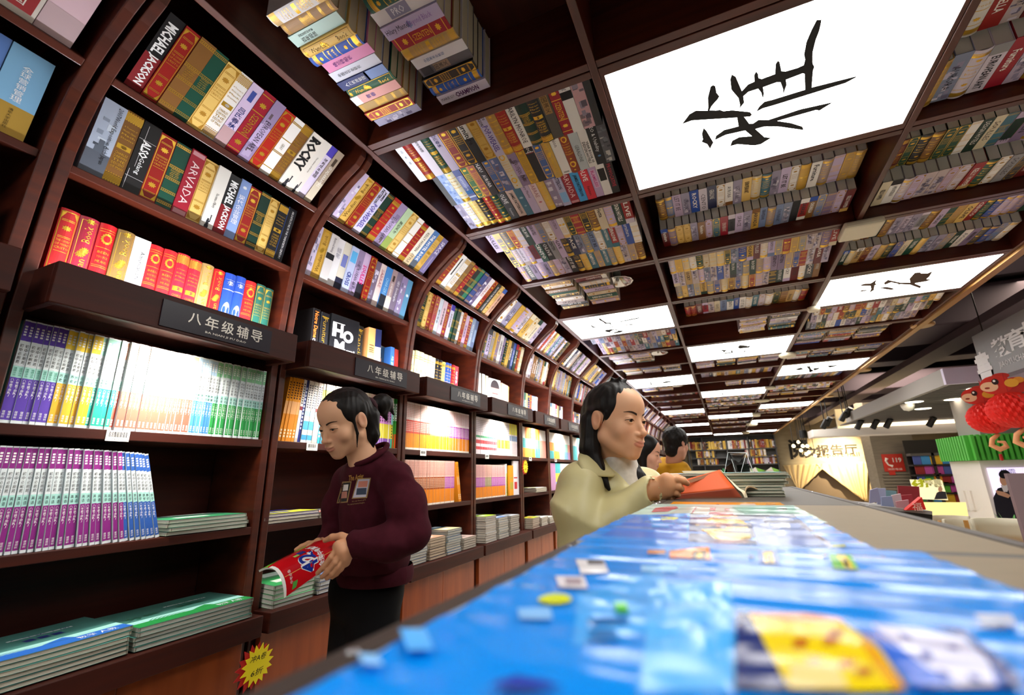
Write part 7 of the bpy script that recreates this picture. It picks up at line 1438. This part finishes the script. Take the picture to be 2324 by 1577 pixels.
b.build('foliage', mat('leaf_green', '#3f8a2c', .5), pt)
p = at(2316, 1180, 'y', 3.2); b = MB(); b.box(p.x, p.x+.4, 3.2, 3.23, p.z-.3, p.z+.22); tag(b.build('display_board', mat('mauve_board', '#8a7478', .5)), 'mauve display board cut off at the picture edge beyond the counter', 'board')
b = MB(); c = at(2300, 1195, 'y', 4.4); b.box(c.x-.16, c.x+1.2, 4.35, 5.0, .70, .74); o = b.build('reading_table', WOODY); tag(o, 'pale wooden table under the small potted plant', 'table')
for a in (-.12, 1.1):
    for y in (4.4, 4.95): q_ = MB(); q_.box(c.x+a-.03, c.x+a+.03, y-.03, y+.03, 0, .70); q_.build('leg', WOODY, o)
pt.location.z = .74+.10
# ------------------------------------------------------------------ things fixed to the book ceiling
def cone_lamp(c, k, fx, fy):
    x = BX[c]+(BX[c+1]-BX[c])*fx; y = RIBS[k]+(RIBS[k+1]-RIBS[k])*fy; z = ZB+ZC+.075; e = empty('cone_lamp', (x, y, z)); b = MB(); n = 48
    b.grid(lambda u, v: ((.02+.10*v)*(1+.02*sin(12*2*pi*u))*cos(2*pi*u), (.02+.10*v)*(1+.02*sin(12*2*pi*u))*sin(2*pi*u), .055*(1-v)**1.3), n, 6); o = b.build('shade', mat('polished_metal', '#c8c4c0', .18, metal=1), e, smooth=True)
    s_ = o.modifiers.new('t', 'SOLIDIFY'); s_.thickness = .002
    b = MB(); b.lathe([(0, .30), (.022, .30), (.022, .10), (.03, .09), (.03, .05), (0, .05)], (0, 0, 0), 12); b.build('stem', mat('lamp_stem', '#8f9a94', .5), e, smooth=True)
    b = MB(); b.lathe([(0, .0), (.014, .01), (.016, .03), (0, .05)], (0, 0, 0), 10); b.build('bulb', mat('dead_bulb', '#d8d8d4', .2), e, smooth=True)
    nth = ordn(CL[0]); CL[0] += 1; tag(e, 'polished metal cone lamp hanging in a dark ceiling cell, '+nth+' along the bookcase side', 'lamp', 'cone lamps in the ceiling cells')
CL = [0]
for k, fy in ((6, .45), (9, .5), (12, .5), (15, .5)): cone_lamp(0, k, .66, fy)
WP = mat('off_white_plastic', '#cfc6ae', .45)
def ceil_box(px, py, w, d_, h_, lab, shape='box'):
    p = at(px, py, 'z', ZB+ZC-.02); b = MB()
    if shape == 'box': b.box(p.x-w/2, p.x+w/2, p.y-d_/2, p.y+d_/2, ZB+ZC-h_, ZB+ZC-.001); o = b.build('access_point', WP, bevel=.014)
    else: b.lathe([(0, 0), (w*.9, 0), (w, -.006), (w, -h_*.55), (w*.8, -h_*.9), (0, -h_)], (p.x, p.y, ZB+ZC-.001), 24); o = b.build('smoke_detector' if shape == 'det' else 'access_point', WP, smooth=True)
    tag(o, lab, 'smoke detector' if shape == 'det' else 'ceiling device')
ceil_box(1952, 520, .20, .20, .045, 'off-white square wireless box on the beam crossing before the brown-lettered panel')
ceil_box(1846, 702, .052, 0, .04, 'small round detector with dark slots beside the brown-lettered panel', 'det')
ceil_box(1787, 806, .10, 0, .05, 'large round off-white device on the beam between the farther light panels', 'dome')
ceil_box(1748, 880, .09, 0, .05, 'round off-white device at the corner of the middle row panel', 'dome')
ceil_box(1730, 910, .15, 0, .04, 'wide flat round device on the far ceiling beam', 'dome')
for i, (px, py, r) in enumerate(((1716, 939, .10), (1706, 961, .16), (1692, 980, .14))): ceil_box(px, py, r, 0, .1, 'off-white round device far along the ceiling beam, '+ordn(i)+' of three', 'dome')
for i, (px, py) in enumerate(((2095, 741), (1960, 842), (1880, 901))):
    p = at(px, py, 'z', ZB+ZC-.01); b = MB(); b.lathe([(0, 0), (.085, 0), (.10, .012), (.10, .03), (0, .03)], (p.x, p.y, ZB+ZC-.012), 24); tag(b.build('round_downlight', mat('brass_dish', '#b08a58', .35, metal=.5)), 'flat round brass fitting outside the brass edge, '+ordn(i)+' from the near side', 'downlight', 'brass fittings beside the brass edge')
# ------------------------------------------------------------------ brush writing on the light boxes
def brush(ck, strokes, plane=ZB+ZC+.0055, col='ink'):
    lb = LBOX[ck]; b = MB()
    for pts in strokes:
        P_ = [at(x, y, 'z', plane) for x, y in pts]; b.add([(v.x, v.y, plane) for v in P_], tess([(v.x, v.y, 0) for v in P_]))
    o = b.build('brush_lettering', mat('brush_ink', '#0b0b10', .7) if col == 'ink' else mat('brown_ink', '#4a3222', .7), lb); o.matrix_parent_inverse = Matrix.Translation(-lb.location)
def Z2(x0, y0, s): return lambda pts: [(x0+a*s, y0+c*s) for a, c in pts]
z_ = Z2(1540, 30, .20290)
ya = [[(1545, 75), (1600, 72), (1590, 130), (1572, 205), (1535, 300), (1500, 440), (1500, 560), (1520, 600), (1505, 640), (1490, 830), (1985, 705), (1985, 718), (1870, 780), (1450, 910), (1080, 1025), (940, 1065), (865, 1105), (905, 1040), (960, 990), (1050, 968), (1415, 855), (1410, 680), (1390, 672), (1200, 745), (1210, 800), (1170, 912), (1168, 850), (1140, 772), (1100, 772), (945, 828), (955, 900), (942, 962), (925, 890), (890, 845), (780, 880), (725, 930), (735, 1000), (675, 1075), (688, 1030), (670, 950), (590, 855), (578, 740), (595, 685), (640, 710), (708, 870), (780, 795), (848, 765), (845, 690), (868, 650), (890, 680), (895, 725), (930, 735), (1080, 680), (1085, 570), (1110, 530), (1130, 545), (1152, 648), (1200, 650), (1330, 612), (1400, 580), (1415, 520), (1403, 460), (1430, 320), (1490, 180)],
      [(330, 1060), (328, 940), (358, 820), (385, 803), (412, 815), (425, 890), (458, 928), (440, 960), (370, 1040), (348, 1085), (420, 1088), (460, 1080), (500, 1095), (600, 1085), (800, 1105), (822, 1135), (800, 1158), (735, 1160), (790, 1235), (830, 1235), (895, 1192), (1010, 1192), (1360, 1075), (1735, 992), (1575, 1090), (1540, 1082), (1105, 1205), (1260, 1228), (1385, 1268), (1400, 1308), (1120, 1268), (960, 1268), (860, 1295), (960, 1385), (1038, 1393), (920, 1465), (850, 1480), (660, 1465), (575, 1488), (600, 1425), (680, 1385), (820, 1375), (745, 1312), (530, 1360), (405, 1420), (420, 1370), (510, 1305), (670, 1265), (655, 1168), (150, 1200), (38, 1240), (120, 1130), (195, 1088), (325, 1090)],
      [(280, 1282), (310, 1310), (390, 1445), (352, 1518), (320, 1465), (255, 1438), (272, 1410), (260, 1350)]]
brush((1, 4), [z_(s) for s in ya])
z_ = Z2(1820, 560, .20654)
brush((2, 7), [z_(s) for s in ([(618, 432), (680, 405), (755, 400), (828, 355), (805, 400), (830, 412), (800, 425), (790, 480), (740, 505), (760, 460), (752, 430)], [(612, 500), (660, 475), (745, 468), (690, 488)], [(900, 395), (945, 362), (1080, 392), (1190, 392), (1180, 350), (1240, 285), (1300, 278), (1310, 292), (1380, 290), (1440, 265), (1400, 330), (1370, 355), (1435, 358), (1370, 380), (1240, 402), (1310, 432), (1300, 458), (1190, 418), (1080, 412), (1015, 438), (1060, 408), (980, 392), (910, 420)], [(830, 452), (930, 438), (1025, 460), (985, 476)])], col='brown')
# the mouth of the box in that character is open: light shows through
z_ = Z2(1240, 660, .13769)
brush((0, 7), [z_(s) for s in ([(718, 565), (745, 562), (790, 590), (870, 606), (765, 610)], [(855, 458), (885, 450), (925, 480), (1000, 525), (1200, 502), (1500, 440), (1612, 428), (1500, 462), (1250, 510), (1060, 530), (1100, 590), (1250, 562), (1400, 545), (1492, 552), (1470, 560), (1250, 575), (1080, 605), (1012, 625), (1040, 600), (1090, 585), (1040, 545), (968, 545), (930, 512), (880, 490)], [(948, 658), (990, 640), (1090, 630), (1130, 622), (1190, 650), (1285, 655), (1230, 685), (1085, 710), (1120, 680), (1180, 662), (1120, 640), (1060, 670), (1045, 690), (985, 678)])])
z_ = Z2(1530, 740, .13769)
brush((1, 9), [z_(s) for s in ([(760, 415), (790, 388), (895, 395), (845, 415), (830, 440), (940, 425), (930, 400), (960, 392), (968, 425), (1025, 428), (960, 442), (820, 465), (830, 445), (800, 415)], [(1040, 350), (1080, 310), (1190, 318), (1215, 330), (1250, 312), (1255, 335), (1240, 345), (1300, 348), (1200, 360), (1100, 372), (1090, 380)], [(1135, 412), (1230, 385), (1175, 415), (1170, 432), (1305, 412), (1210, 440), (1140, 450), (1165, 438)])])
z_ = Z2(1700, 400, .3805)
brush((2, 11), [z_(s) for s in ([(265, 1152), (310, 1140), (330, 1150), (300, 1158)], [(340, 1135), (362, 1130), (372, 1150), (350, 1168), (388, 1160), (380, 1145), (420, 1140), (418, 1150), (360, 1172), (355, 1150)], [(440, 1130), (480, 1128), (560, 1122), (480, 1142), (470, 1135)])])
z_ = Z2(1400, 830, .21515)
brush((0, 11), [z_(s) for s in ([(300, 195), (320, 190), (315, 204)], [(345, 165), (362, 170), (368, 190), (405, 185), (370, 200), (420, 208), (355, 202)], [(470, 170), (500, 165), (560, 160), (590, 170), (560, 176), (500, 185)], [(628, 155), (640, 150), (652, 170), (645, 175)])])
brush((1, 13), [z_(s) for s in ([(1102, 290), (1118, 285), (1125, 305), (1112, 308)], [(1175, 285), (1200, 275), (1245, 282), (1200, 284), (1185, 298)], [(1290, 292), (1310, 295), (1300, 300)])])
brush((2, 16), [z_(s) for s in ([(1620, 425), (1660, 418), (1680, 425), (1640, 430)], [(1730, 415), (1760, 415), (1765, 425), (1750, 424)])])
sb = STUFF[0].build('shelved_books', CLOTH); tag(sb, 'all the smaller books on the far shelves and in the far ceiling cells', 'books', kind='stuff')
STUFF[1].build('lettering', LETTER, sb)['kind'] = 'stuff'
STUFF[2].build('page_block', MATTE, sb)['kind'] = 'stuff'
ws = WSTUFF[0].build('distant_workbooks', MATTE); tag(ws, 'all the workbooks on the far lower shelves', 'workbooks', kind='stuff')
WSTUFF[1].build('lettering', LETTER, ws)['kind'] = 'stuff'
WSTUFF[2].build('page_block', MATTE, ws)['kind'] = 'stuff'
